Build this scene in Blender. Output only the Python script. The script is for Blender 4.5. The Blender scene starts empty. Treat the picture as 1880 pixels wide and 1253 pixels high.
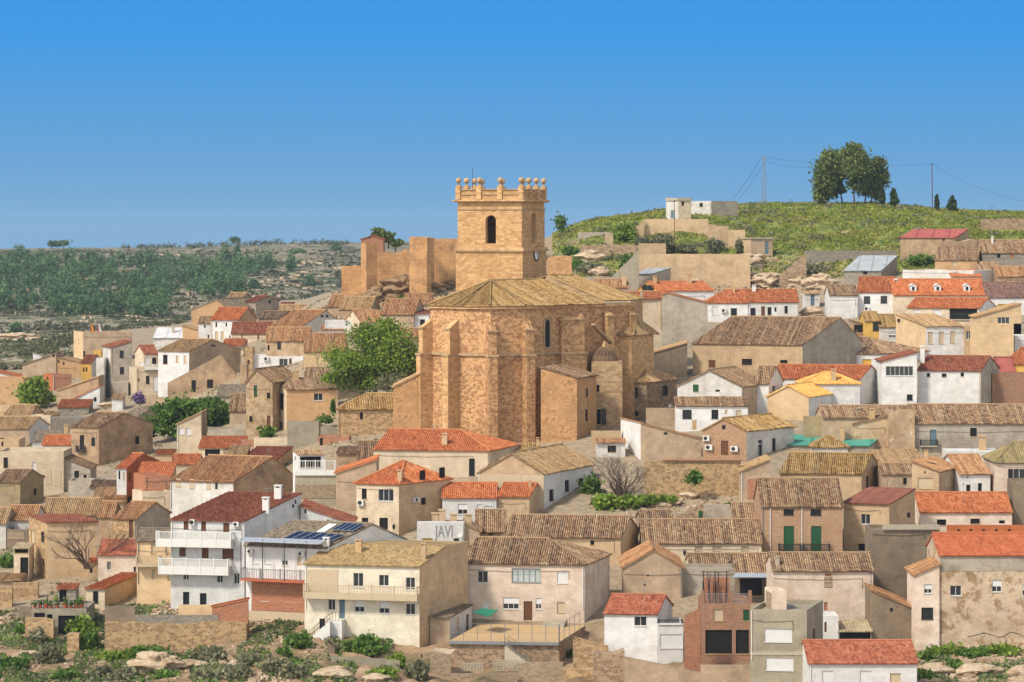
import bpy, math, random
import numpy as np
from mathutils import Vector, noise as mnoise
R = math.radians
random.seed(7); RNG = np.random.default_rng(7)
sc = bpy.context.scene
COL = sc.collection
# ------------------------------------------------------------------ camera, sky, sun, exposure
F = 5250.0          # focal length in photo pixels (photo 1880 px wide)
CX, YH = 940.0, 420.0   # column of the optical axis and row of the eye-level horizon
SD = 1.95
cam = bpy.data.cameras.new('camera'); camo = bpy.data.objects.new('camera', cam); COL.objects.link(camo)
cam.sensor_width = 36.0; cam.lens = 36.0*F/1880.0
cam.shift_y = -(626.5-YH)/1880.0
cam.clip_start = 1.0; cam.clip_end = 60000
camo.rotation_euler = (R(90), 0, 0); sc.camera = camo
SUN_TO = Vector((-0.70, -0.62, 1.0)).normalized()
w = bpy.data.worlds.new('World'); sc.world = w; w.use_nodes = True
nt = w.node_tree; nt.nodes.clear()
sky = nt.nodes.new('ShaderNodeTexSky'); sky.sky_type = 'NISHITA'; sky.sun_disc = False
sky.sun_elevation = math.asin(SUN_TO.z); sky.sun_rotation = math.atan2(SUN_TO.x, SUN_TO.y)
sky.altitude = 600; sky.air_density = 0.7; sky.dust_density = 0.6; sky.ozone_density = 3.0
def wn_(t, **k):
    n = nt.nodes.new(t)
    for a, v in k.items(): setattr(n, a, v)
    return n
tc = wn_('ShaderNodeTexCoord'); sp = wn_('ShaderNodeSeparateXYZ'); nt.links.new(tc.outputs['Generated'], sp.inputs[0])
bg = wn_('ShaderNodeBackground'); SKY_K = 0.15; bg.inputs['Strength'].default_value = SKY_K
def wr(sock, stops):
    r = wn_('ShaderNodeValToRGB'); e = r.color_ramp.elements
    while len(e) < len(stops): e.new(.5)
    for q, (p, c) in zip(e, stops): q.position = p; q.color = (*c, 1)
    nt.links.new(sock, r.inputs[0]); return r.outputs[0]
# the clean polarised blue of the sky on the side away from the sun, low over the horizon
blue = wr(sp.outputs[2], [(0.0, (.104, .216, .345)), (.03, (.066, .192, .362)), (.07, (.025, .172, .412)), (.3, (.022, .115, .35))])
sc_ = wn_('ShaderNodeMix', data_type='RGBA', blend_type='MULTIPLY'); sc_.inputs[0].default_value = 1; nt.links.new(blue, sc_.inputs[6]); sc_.inputs[7].default_value = (1/SKY_K, 1/SKY_K, 1/SKY_K, 1)
front = wr(sp.outputs[1], [(.35, (0, 0, 0)), (.8, (1, 1, 1))])
mx = wn_('ShaderNodeMix', data_type='RGBA'); nt.links.new(front, mx.inputs[0]); hs = wn_('ShaderNodeHueSaturation'); hs.inputs['Saturation'].default_value = .45; nt.links.new(sky.outputs[0], hs.inputs['Color'])   # thinly clouded sky on the sun's side, desaturated and warmed as added fill
warm_fill = wn_('ShaderNodeMix', data_type='RGBA', blend_type='MULTIPLY'); warm_fill.inputs[0].default_value = 1; nt.links.new(hs.outputs[0], warm_fill.inputs[6]); warm_fill.inputs[7].default_value = (1.12, 1.05, .93, 1)
nt.links.new(warm_fill.outputs[2], mx.inputs[6]); nt.links.new(sc_.outputs[2], mx.inputs[7])
wo = wn_('ShaderNodeOutputWorld'); nt.links.new(mx.outputs[2], bg.inputs['Color']); nt.links.new(bg.outputs[0], wo.inputs[0])
sl = bpy.data.lights.new('sun', 'SUN'); sl.energy = 2.25; sl.angle = R(8.0); sl.color = (1.0, 0.92, 0.80)
so = bpy.data.objects.new('sun', sl); COL.objects.link(so); so.rotation_euler = SUN_TO.to_track_quat('Z', 'Y').to_euler()
sc.view_settings.view_transform = 'Standard'; sc.view_settings.look = 'None'
sc.view_settings.exposure = 0.92; sc.view_settings.gamma = 1.0
sc.render.engine = 'CYCLES'
sc.cycles.max_bounces = 5; sc.cycles.diffuse_bounces = 3; sc.cycles.transparent_max_bounces = 4
try: sc.cycles.use_denoising = True
except Exception: pass

# ------------------------------------------------------------------ helpers
def lin(c):
    return tuple(((x/255.0)/12.92 if x/255.0 <= 0.04045 else ((x/255.0+0.055)/1.055)**2.4) for x in c)
GAIN = 0.80
SAT = 1.0
def C4(c, g=None):
    g = GAIN if g is None else g
    m = .3*c[0]+.59*c[1]+.11*c[2]; l = lin([m+(x-m)*SAT for x in c]); return (l[0]*g, l[1]*g, l[2]*g, 1.0)
MATS = {}
class NT:
    def __init__(s, name):
        s.m = bpy.data.materials.new(name); s.m.use_nodes = True; s.t = s.m.node_tree; s.t.nodes.clear()
        s.out = s.n('ShaderNodeOutputMaterial'); s.b = s.n('ShaderNodeBsdfPrincipled')
        s.l(s.b.outputs[0], s.out.inputs[0]); s.b.inputs['Roughness'].default_value = 0.9
        s.b.inputs['Specular IOR Level'].default_value = 0.2
    def n(s, t, **k):
        x = s.t.nodes.new(t)
        for a, v in k.items(): setattr(x, a, v)
        return x
    def l(s, a, b): s.t.links.new(a, b)
    def uv(s): return s.n('ShaderNodeUVMap').outputs[0]
    def pos(s): return s.n('ShaderNodeNewGeometry').outputs['Position']
    def scale(s, v, x, y, z=1.0):
        m = s.n('ShaderNodeVectorMath', operation='MULTIPLY'); s.l(v, m.inputs[0]); m.inputs[1].default_value = (x, y, z); return m.outputs[0]
    def noise(s, v, sc_, det=4, rough=0.6):
        x = s.n('ShaderNodeTexNoise'); x.inputs['Scale'].default_value = sc_; x.inputs['Detail'].default_value = det; x.inputs['Roughness'].default_value = rough
        if v is not None: s.l(v, x.inputs['Vector'])
        return x.outputs[0]
    def ramp(s, f, stops, interp='LINEAR'):
        x = s.n('ShaderNodeValToRGB'); cr = x.color_ramp; cr.interpolation = interp
        while len(cr.elements) < len(stops): cr.elements.new(0.5)
        for e, (p, c) in zip(cr.elements, stops):
            e.position = p; e.color = c if len(c) == 4 else (*c, 1)
        s.l(f, x.inputs[0]); return x.outputs[0]
    def step(s, f, a, b): return s.ramp(f, [(a, (0, 0, 0, 1)), (b, (1, 1, 1, 1))])
    def mix(s, f, a, b, mode='MIX'):
        x = s.n('ShaderNodeMix', data_type='RGBA', blend_type=mode)
        for sock, v in ((0, f), (6, a), (7, b)):
            if isinstance(v, (int, float)): x.inputs[sock].default_value = v
            elif isinstance(v, tuple): x.inputs[sock].default_value = v
            else: s.l(v, x.inputs[sock])
        return x.outputs[2]
    def math(s, op, a, b=None):
        x = s.n('ShaderNodeMath', operation=op)
        for i, v in ((0, a), (1, b)):
            if v is None: continue
            if isinstance(v, (int, float)): x.inputs[i].default_value = v
            else: s.l(v, x.inputs[i])
        return x.outputs[0]
    def rnd(s): return s.n('ShaderNodeObjectInfo').outputs['Random']
    def val(s, col, f, lo, hi, full=False):       # multiply colour by lo..hi over the noise's range
        g = s.ramp(f, [(0 if full else .28, (lo, lo, lo, 1)), (1 if full else .72, (hi, hi, hi, 1))]); return s.mix(1.0, col, g, 'MULTIPLY')
    def bump(s, h, st, d=0.05):
        x = s.n('ShaderNodeBump'); x.inputs['Strength'].default_value = st; x.inputs['Distance'].default_value = d
        s.l(h, x.inputs['Height']); s.l(x.outputs[0], s.b.inputs['Normal'])
    def color(s, c):
        if isinstance(c, tuple): s.b.inputs['Base Color'].default_value = c
        else: s.l(c, s.b.inputs['Base Color'])

def wall_mat(key, base, alt=None, amt=0.45, kind='stucco', stain=0.35):
    t = NT('wall_'+key); uv = t.uv(); pos = t.pos()
    alt = alt or tuple(int(x*0.78) for x in base); ma = sum(alt)/3; alt = tuple((x*.95+ma*.05)*.93 for x in alt); amt = min(.95, amt*1.3); stain = min(.9, stain*1.35) if stain <= .5 else stain
    b, a2 = C4(base), C4(alt)
    if kind in ('rubble', 'ashlar', 'brick', 'block'):
        if kind == 'rubble':
            v = t.n('ShaderNodeTexVoronoi', feature='F1'); v.inputs['Scale'].default_value = 2.3
            wv = t.mix(0.12, uv, t.n('ShaderNodeTexNoise').outputs[1]); t.l(t.scale(wv, 1.0, 1.5), v.inputs['Vector'])
            e = t.n('ShaderNodeTexVoronoi', feature='DISTANCE_TO_EDGE'); e.inputs['Scale'].default_value = 3.1; t.l(t.scale(wv, 1.0, 1.5), e.inputs['Vector'])
            sep = t.n('ShaderNodeSeparateColor'); t.l(v.outputs['Color'], sep.inputs[0])
            st = t.ramp(sep.outputs[0], [(0, tuple(x*0.5 for x in b[:3])), (0.3, a2), (0.6, b), (1, tuple(min(1, x*1.12) for x in b[:3]))])
            mort = t.step(e.outputs[0], 0.02, 0.11); h = mort
            mc = tuple(x*0.95 for x in b[:3]) + (1,)
            col = t.mix(mort, mc, st)
            if stain > .5: col = t.mix(t.math('MULTIPLY', t.step(t.noise(pos, .5, 7, .7), .40, .58), .9), col, t.val(b, t.noise(pos, 1.4, 7, .7), .8, 1.12))
        else:
            br = t.n('ShaderNodeTexBrick'); t.l(uv, br.inputs['Vector']); br.inputs['Scale'].default_value = 1.0
            bw, bh, mo = {'ashlar': (0.75, 0.38, 0.022), 'brick': (0.30, 0.10, 0.014), 'block': (0.42, 0.21, 0.016)}[kind]
            br.inputs['Brick Width'].default_value = bw; br.inputs['Row Height'].default_value = bh; br.inputs['Mortar Size'].default_value = mo
            br.inputs['Mortar Smooth'].default_value = 0.4
            br.inputs['Color1'].default_value = b; br.inputs['Color2'].default_value = a2
            br.inputs['Mortar'].default_value = tuple(x*0.72 for x in b[:3])+(1,) if kind != 'brick' else C4((196, 178, 155))
            col = br.outputs[0]; h = t.math('SUBTRACT', 1.0, br.outputs[1])
        n0 = t.noise(pos, 0.25, 5); col = t.mix(t.math('MULTIPLY', t.step(n0, 0.5, 0.72), amt), col, a2)
        col = t.val(col, t.noise(t.scale(uv, 1.2, 1.2), 3.0, 5), 0.82, 1.15)
        t.bump(h, 0.6, 0.04)
    else:
        n1 = t.noise(pos, 0.35, 6, 0.62); n2 = t.noise(t.scale(uv, 1.3, 0.16), 1.0, 5, 0.65); n3 = t.noise(uv, 5.0, 4)
        col = t.mix(t.math('MULTIPLY', t.step(n1, 0.42, 0.68), amt), b, a2)
        col = t.mix(t.math('MULTIPLY', t.step(n2, 0.52, 0.78), stain), col, tuple(x*0.55 for x in b[:3])+(1,))
        if kind == 'peel':
            np_ = t.noise(pos, 0.55, 8, 0.7)
            col = t.mix(t.step(np_, 0.53, 0.56), col, C4((176, 146, 110))); col = t.mix(t.step(np_, 0.63, 0.65), col, C4((138, 118, 98)))
            col = t.mix(t.step(t.noise(pos, 0.8, 7, 0.68), 0.60, 0.64), col, C4((222, 208, 188)))
        if kind == 'tapial':
            sepz = t.n('ShaderNodeSeparateXYZ'); t.l(uv, sepz.inputs[0])
            fr = t.math('FRACT', t.math('MULTIPLY', sepz.outputs[1], 1.15))
            col = t.mix(t.math('MULTIPLY', t.math('LESS_THAN', fr, 0.12), 0.45), col, tuple(x*0.55 for x in b[:3])+(1,))
        n5 = t.noise(t.scale(pos, 1, 1, 1.6), 0.9, 8, .72)
        col = t.mix(t.math('MULTIPLY', t.step(n5, 0.555, 0.585), amt*.55), col, tuple(min(1, x*1.18) for x in b[:3])+(1,))
        col = t.mix(t.math('MULTIPLY', t.step(t.noise(t.scale(pos, 1, 1, 2.2), 1.7, 8, .75), 0.58, 0.64), stain*.8), col, tuple(x*0.6 for x in a2[:3])+(1,))
        if kind != 'tapial' and amt > .4:      # faint day-work joints in the render
            sj = t.n('ShaderNodeSeparateXYZ'); t.l(uv, sj.inputs[0]); fj = t.math('FRACT', t.math('MULTIPLY', sj.outputs[1], .9))
            col = t.mix(t.math('MULTIPLY', t.math('LESS_THAN', fj, .05), .16), col, tuple(x*.6 for x in b[:3])+(1,))
        col = t.val(t.val(col, n3, 0.88, 1.08), t.noise(t.scale(pos, 1, 1, 1.3), .75, 6, .6), .84, 1.1)
        t.bump(t.noise(uv, 9.0, 6), 0.4, 0.04)
    col = t.val(col, t.rnd(), 0.86, 1.06, True)
    t.color(col); MATS[key] = t.m

def tile_mat(key, cols, grid=0.0, old=True, spec=0.2, seam=None, vivid=None):
    t = NT('roof_'+key); uv = t.uv(); pos = t.pos()
    fl = t.n('ShaderNodeVectorMath', operation='FLOOR'); t.l(uv, fl.inputs[0])
    wn = t.n('ShaderNodeTexWhiteNoise', noise_dimensions='2D'); t.l(fl.outputs[0], wn.inputs['Vector'])
    n = len(cols); stops = [(i/max(1, n-1), C4(c)) for i, c in enumerate(cols)]
    col = t.ramp(wn.outputs['Value'], stops)
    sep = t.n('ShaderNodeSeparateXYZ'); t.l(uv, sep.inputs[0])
    if old or key == 'olv':   # darker channel tiles, with the shade of the grooves painted into their colour
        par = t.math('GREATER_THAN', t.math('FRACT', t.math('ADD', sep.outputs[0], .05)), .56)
    if old:
        w2 = t.n('ShaderNodeTexWhiteNoise', noise_dimensions='1D'); t.l(t.math('FLOOR', sep.outputs[0]), w2.inputs['W'])
        col = t.mix(.45, col, t.ramp(w2.outputs['Value'], stops)); col = t.mix(.08, col, C4(cols[n//2]))
    if old:
        big = t.noise(pos, 0.45, 5, 0.6)
        mid = C4(cols[n//2]); dark = C4(cols[0])
        col = t.mix(t.math('MULTIPLY', t.step(big, 0.55, 0.72), 0.45), col, dark)
        col = t.mix(t.math('MULTIPLY', t.step(t.noise(pos, 0.9, 5), 0.56, 0.70), 0.5), col, C4(cols[-1]))
    else:
        col = t.val(col, t.noise(pos, 0.5, 5), 0.80, 1.12)
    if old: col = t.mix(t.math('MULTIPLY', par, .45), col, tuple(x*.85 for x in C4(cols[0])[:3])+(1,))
    # tile row ends: a darker line at every tile lip
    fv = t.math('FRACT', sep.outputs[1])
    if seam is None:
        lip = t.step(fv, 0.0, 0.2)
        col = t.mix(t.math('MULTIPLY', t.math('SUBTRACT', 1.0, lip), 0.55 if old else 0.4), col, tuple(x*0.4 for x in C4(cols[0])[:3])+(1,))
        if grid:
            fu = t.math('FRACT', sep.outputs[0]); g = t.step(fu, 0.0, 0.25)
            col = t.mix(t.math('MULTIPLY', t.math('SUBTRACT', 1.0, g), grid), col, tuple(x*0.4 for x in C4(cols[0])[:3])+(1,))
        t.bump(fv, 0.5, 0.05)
    else:
        fu = t.math('FRACT', t.math('MULTIPLY', sep.outputs[0], seam))
        col = t.mix(t.math('MULTIPLY', t.math('LESS_THAN', fu, 0.12), 0.5), col, tuple(x*0.5 for x in C4(cols[0])[:3])+(1,))
    col = t.val(col, t.rnd(), 0.86, 1.08, True)
    t.b.inputs['Specular IOR Level'].default_value = spec
    t.color(col); MATS['r_'+key] = t.m

def plain_mat(key, c, rough=0.8, var=0.15, metal=0.0, spec=0.3, sc_=3.0):
    t = NT(key); p = t.pos(); col = t.val(t.mix(0.0, C4(c), C4(c)), t.noise(p, sc_, 4), 1-var, 1+var*0.6)
    t.color(col); t.b.inputs['Roughness'].default_value = rough; t.b.inputs['Metallic'].default_value = metal; t.b.inputs['Specular IOR Level'].default_value = spec
    MATS[key] = t.m

for k, b, a_, am, kd, stn in [
    ('white', (240, 238, 234), (222, 214, 202), .35, 'stucco', .18), ('white2', (230, 226, 218), (205, 192, 172), .5, 'stucco', .28),
    ('cream', (234, 214, 184), (216, 192, 156), .5, 'stucco', .22), ('tan', (216, 186, 148), (194, 162, 124), .5, 'stucco', .25),
    ('tan2', (204, 178, 148), (178, 152, 124), .6, 'stucco', .35), ('orangetan', (216, 176, 130), (200, 158, 112), .4, 'stucco', .2),
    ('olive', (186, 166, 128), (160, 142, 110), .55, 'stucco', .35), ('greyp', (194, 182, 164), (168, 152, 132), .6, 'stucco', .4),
    ('darkp', (150, 132, 110), (122, 108, 92), .6, 'stucco', .45), ('concrete', (176, 166, 144), (158, 146, 122), .5, 'stucco', .35),
    ('pink', (240, 220, 200), (226, 190, 156), .5, 'stucco', .2), ('ivory', (238, 228, 206), (224, 206, 174), .5, 'stucco', .25), ('cracked', (228, 202, 172), (204, 172, 138), .6, 'peel', .3), ('peach', (236, 204, 160), (220, 184, 140), .4, 'stucco', .18),
    ('yellow', (234, 188, 98), (214, 168, 88), .4, 'stucco', .18), ('terracotta', (206, 122, 76), (186, 104, 64), .4, 'stucco', .2),
    ('old', (196, 166, 132), (160, 132, 104), .75, 'stucco', .5), ('peel', (206, 178, 142), (180, 150, 118), .6, 'peel', .4),
    ('tapial', (224, 166, 96), (200, 142, 84), .6, 'tapial', .4), ('stuccostone', (214, 166, 116), (184, 136, 92), .6, 'rubble', .6),
    ('rubble', (206, 158, 108), (168, 122, 82), .3, 'rubble', .3), ('rubbley', (208, 174, 130), (170, 138, 104), .3, 'rubble', .3),
    ('rubblegrey', (186, 158, 128), (150, 124, 100), .3, 'rubble', .3), ('church', (218, 172, 124), (172, 120, 80), .35, 'rubble', .3),
    ('ashlar', (230, 188, 136), (208, 158, 104), .45, 'ashlar', .3), ('ashlargrey', (204, 172, 132), (176, 142, 106), .4, 'ashlar', .3),
    ('brick', (206, 124, 80), (180, 98, 62), .2, 'brick', .3), ('brickold', (184, 122, 86), (150, 100, 74), .4, 'brick', .3), ('brickpale', (212, 164, 122), (190, 142, 104), .4, 'brick', .3),
    ('block', (172, 162, 146), (150, 140, 126), .4, 'block', .3), ('blocktan', (190, 168, 138), (166, 146, 120), .4, 'block', .3)]:
    wall_mat(k, b, a_, am, kd, stn)
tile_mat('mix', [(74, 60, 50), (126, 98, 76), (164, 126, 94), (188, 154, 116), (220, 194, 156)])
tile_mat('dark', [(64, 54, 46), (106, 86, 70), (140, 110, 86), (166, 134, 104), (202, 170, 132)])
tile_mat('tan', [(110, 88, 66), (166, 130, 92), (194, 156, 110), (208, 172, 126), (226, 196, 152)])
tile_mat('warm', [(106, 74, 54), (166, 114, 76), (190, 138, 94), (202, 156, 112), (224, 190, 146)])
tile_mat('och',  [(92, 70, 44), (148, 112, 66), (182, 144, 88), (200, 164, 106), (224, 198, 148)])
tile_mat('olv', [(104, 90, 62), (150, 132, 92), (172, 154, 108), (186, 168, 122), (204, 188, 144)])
tile_mat('ora', [(170, 92, 56), (196, 114, 70), (208, 128, 82), (216, 148, 104)], old=False)
tile_mat('red', [(142, 82, 54), (170, 98, 62), (188, 114, 74), (202, 134, 94)], old=False)
tile_mat('rb', [(122, 72, 54), (148, 88, 66), (164, 102, 76), (176, 118, 90)], old=False)
tile_mat('brf', [(146, 82, 58), (170, 98, 70), (184, 112, 82), (192, 128, 98)], grid=0.5, old=False)
tile_mat('terr', [(186, 98, 62), (200, 110, 72), (208, 120, 80), (214, 130, 90)], grid=0.55, old=False)
tile_mat('gold', [(214, 152, 78), (236, 178, 96), (242, 190, 108), (246, 202, 126)], old=False)
tile_mat('gry', [(104, 92, 76), (132, 116, 96), (148, 132, 110), (158, 144, 122)], old=False)
tile_mat('tflat', [(150, 124, 84), (176, 146, 100), (188, 158, 110), (198, 172, 124)], old=False)
tile_mat('purp', [(100, 76, 68), (122, 92, 82), (136, 104, 92), (146, 116, 104)], old=False)
tile_mat('mgrn', [(84, 158, 138), (92, 166, 146), (96, 170, 150)], old=False, seam=0.2)
tile_mat('mred', [(172, 92, 84), (182, 102, 92), (188, 108, 98)], old=False, seam=0.25)
tile_mat('mgry', [(164, 170, 172), (172, 178, 180), (178, 184, 186)], old=False, seam=0.3)
tile_mat('mwht', [(228, 228, 226), (236, 236, 234), (240, 240, 238)], old=False, seam=0.3)
tile_mat('mbrn', [(142, 88, 70), (152, 96, 76), (160, 104, 84)], old=False, seam=0.5)
tile_mat('corr', [(170, 152, 120), (190, 172, 138), (204, 188, 154)], old=False, seam=1.0)
FLAT = {'mgrn', 'mred', 'mgry', 'mwht', 'mbrn'}
LOW = {'brf', 'terr', 'tflat', 'purp', 'gry'}
OLD = {'mix', 'dark', 'tan', 'warm', 'och'}
plain_mat('darkhole', (34, 32, 32), 0.9, .3)
plain_mat('frame_white', (226, 224, 218), .5, .06); plain_mat('shutter_white', (232, 231, 228), .5, .06, sc_=1.0)
plain_mat('shutter_beige', (206, 186, 154), .6, .08); plain_mat('wood', (112, 72, 46), .7, .2); plain_mat('blue', (104, 128, 140), .5, .12)
plain_mat('green', (42, 92, 58), .5, .12); plain_mat('iron', (52, 50, 48), .6, .2); plain_mat('grey_metal', (150, 152, 152), .45, .12, .3)
plain_mat('steel', (196, 198, 198), .4, .1, .2); plain_mat('plaster_white', (234, 232, 226), .85, .08); plain_mat('stone', (206, 172, 126), .9, .2)
plain_mat('concrete_plain', (186, 174, 152), .9, .18); plain_mat('terra', (196, 104, 66), .8, .15); plain_mat('bark', (88, 72, 58), .95, .25); plain_mat('greybark', (126, 112, 100), .95, .25)
plain_mat('yellow_paint', (226, 178, 70), .6, .1); plain_mat('red_cloth', (196, 44, 38), .8, .1); plain_mat('yellow_cloth', (240, 190, 50), .8, .1); plain_mat('white_cloth', (236, 234, 232), .8, .06)
plain_mat('green_net', (44, 132, 98), .8, .2); plain_mat('curtain', (190, 200, 196), .4, .12); plain_mat('graffiti', (150, 150, 152), .8, .08); plain_mat('purple_flower', (118, 92, 138), .8, .3)
g = NT('glass'); g.color((0.025, 0.03, 0.035, 1)); g.b.inputs['Roughness'].default_value = 0.12; g.b.inputs['Specular IOR Level'].default_value = 0.6; MATS['glass'] = g.m
g = NT('solar'); fu = g.uv(); col = g.mix(0.0, (0.012, 0.014, 0.03, 1), (0, 0, 0, 1)); g.color(col); g.b.inputs['Roughness'].default_value = 0.25; g.b.inputs['Specular IOR Level'].default_value = 0.6; MATS['solar'] = g.m
def leaf_mat(key, cols):
    t = NT(key); r = t.n('ShaderNodeNewGeometry').outputs['Random Per Island']; n = len(cols)
    col = t.ramp(r, [(i/(n-1), C4(c, 1.0)) for i, c in enumerate(cols)])
    col = t.val(t.val(col, t.noise(t.pos(), 0.5, 4), .74, 1.22), t.noise(t.pos(), .07, 3), .72, 1.28)
    if key == 'grass': col = t.mix(t.math('MULTIPLY', t.step(t.noise(t.pos(), .06, 5, .65), .48, .62), .75), col, C4((168, 158, 84))); col = t.mix(t.math('MULTIPLY', t.step(t.noise(t.pos(), .11, 5, .65), .56, .66), .7), col, C4((104, 96, 66)))
    t.color(col); t.b.inputs['Roughness'].default_value = .8
    tr = t.n('ShaderNodeBsdfTranslucent'); t.l(col, tr.inputs[0]); mx_ = t.n('ShaderNodeMixShader'); mx_.inputs[0].default_value = .42; t.l(t.b.outputs[0], mx_.inputs[1]); t.l(tr.outputs[0], mx_.inputs[2]); t.l(mx_.outputs[0], t.out.inputs[0]); MATS[key] = t.m
leaf_mat('leaf_spring', [(84, 112, 38), (112, 138, 50), (134, 156, 62), (160, 176, 84)])
leaf_mat('leaf_green', [(66, 98, 44), (86, 118, 50), (108, 136, 60), (128, 150, 76)])
leaf_mat('leaf_pine', [(80, 96, 52), (100, 116, 62), (120, 132, 74), (136, 144, 88)])
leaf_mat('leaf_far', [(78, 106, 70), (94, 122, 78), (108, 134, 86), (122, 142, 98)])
leaf_mat('leaf_grey', [(98, 104, 76), (120, 122, 90), (140, 138, 106), (158, 150, 122)])
leaf_mat('leaf_cypress', [(52, 70, 44), (68, 86, 52), (80, 98, 60), (100, 106, 66)])
leaf_mat('grass', [(84, 108, 36), (118, 136, 50), (150, 156, 66), (176, 172, 84)])
leaf_mat('scrub', [(74, 84, 58), (94, 100, 70), (112, 112, 82), (128, 124, 94)])
leaf_mat('twig', [(92, 80, 70), (116, 102, 90), (136, 122, 108), (148, 134, 118)])

def mk(name, V, Fc, mat, parent=None, uv=None, smooth=False):
    me = bpy.data.meshes.new(name)
    if isinstance(V, np.ndarray):
        nv = len(V); Fc = np.asarray(Fc, np.int32); k = Fc.shape[1]; nf = len(Fc)
        me.vertices.add(nv); me.vertices.foreach_set('co', V.astype(np.float32).ravel())
        me.loops.add(nf*k); me.loops.foreach_set('vertex_index', Fc.ravel())
        me.polygons.add(nf); me.polygons.foreach_set('loop_start', np.arange(0, nf*k, k, dtype=np.int32)); me.polygons.foreach_set('loop_total', np.full(nf, k, np.int32))
        me.update(calc_edges=True)
        if uv is not None:
            l = me.uv_layers.new(name='UVMap'); l.data.foreach_set('uv', np.asarray(uv, np.float32)[Fc.ravel()].ravel())
    else:
        me.from_pydata([tuple(v) for v in V], [], Fc); me.update()
        if uv is not None:
            l = me.uv_layers.new(name='UVMap'); lv = np.empty(len(me.loops), np.int32); me.loops.foreach_get('vertex_index', lv)
            l.data.foreach_set('uv', np.asarray(uv, np.float32)[lv].ravel())
    if isinstance(mat, (list, tuple)):  # several slots
        for m in mat: me.materials.append(MATS[m])
    elif mat: me.materials.append(MATS[mat])
    if smooth: me.polygons.foreach_set('use_smooth', [True]*len(me.polygons))
    o = bpy.data.objects.new(name, me); COL.objects.link(o)
    if parent is not None:
        o.parent = parent; o.matrix_parent_inverse = parent.matrix_basis.inverted()
    return o
class MB:
    """collects vertices, faces and uvs of one mesh"""
    def __init__(s): s.v = []; s.f = []; s.u = []
    def face(s, pts, uvs=None):
        i = len(s.v); s.v += [tuple(p) for p in pts]; s.u += list(uvs) if uvs else [(p[0]+p[1], p[2]) for p in pts]
        s.f.append(list(range(i, i+len(pts))))
    def box(s, o, ex, ey, ez):      # corner + three edge vectors
        o, ex, ey, ez = Vector(o), Vector(ex), Vector(ey), Vector(ez); a, b, c = ex.length, ey.length, ez.length
        q = [(o, ex, ey, a, b), (o+ez, ex, ey, a, b), (o, ex, ez, a, c), (o+ey, ex, ez, a, c), (o, ey, ez, b, c), (o+ex, ey, ez, b, c)]
        for p, d1, d2, l1, l2 in q: s.face([p, p+d1, p+d1+d2, p+d2], [(0, 0), (l1, 0), (l1, l2), (0, l2)])
    def cbox(s, c, hx, hy, z0, z1, ang=0.0):
        ca, sa = math.cos(ang), math.sin(ang); ex = Vector((ca, sa, 0))*2*hx; ey = Vector((-sa, ca, 0))*2*hy
        s.box(Vector((c[0], c[1], z0))-ex/2-ey/2, ex, ey, (0, 0, z1-z0))
    def tube(s, p, q, r0, r1=None, n=5):
        r1 = r0 if r1 is None else r1; p, q = Vector(p), Vector(q); d = (q-p)
        if d.length < 1e-6: return
        d.normalize(); a = d.orthogonal().normalized(); b = d.cross(a); i = len(s.v)
        for k in range(n):
            t = 2*math.pi*k/n; e = a*math.cos(t)+b*math.sin(t)
            s.v += [tuple(p+e*r0), tuple(q+e*r1)]; s.u += [(k/n, 0), (k/n, (q-p).length)]
        for k in range(n):
            k2 = (k+1) % n; s.f.append([i+2*k, i+2*k2, i+2*k2+1, i+2*k+1])
        s.f.append([i+2*k for k in range(n)]); s.f.append([i+2*k+1 for k in range(n)])
    def lathe(s, c, prof, n=10):    # prof: (radius, z)
        i = len(s.v)
        for r, z in prof:
            for k in range(n):
                t = 2*math.pi*k/n; s.v.append((c[0]+r*math.cos(t), c[1]+r*math.sin(t), c[2]+z)); s.u.append((k/n, z))
        for j in range(len(prof)-1):
            for k in range(n):
                k2 = (k+1) % n; s.f.append([i+j*n+k, i+j*n+k2, i+(j+1)*n+k2, i+(j+1)*n+k])
    def build(s, name, mat, parent=None, smooth=False): return mk(name, s.v, s.f, mat, parent, s.u, smooth) if s.f else None
def thing(name, label, cat, loc=(0, 0, 0), group=None, kind=None):
    o = bpy.data.objects.new(name, None); COL.objects.link(o); o.location = loc; o.empty_display_size = .5
    o['label'] = label; o['category'] = cat
    if group: o['group'] = group
    if kind: o['kind'] = kind
    return o
def tag(o, label=None, cat=None, group=None, kind=None):
    for k, v in (('label', label), ('category', cat), ('group', group), ('kind', kind)):
        if v: o[k] = v
    return o
ORG = [0.0, 0.0, 4.1775]
def K(x0, y0, s=4.1775): ORG[0], ORG[1], ORG[2] = x0, y0, s      # sheet the following measurements are read from
def X(x): return ORG[0]+x/ORG[2]
def Y(y): return ORG[1]+y/ORG[2]
def PT(px, py, D): return Vector(((px-CX)*D/F, D, (YH-py)*D/F))

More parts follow.
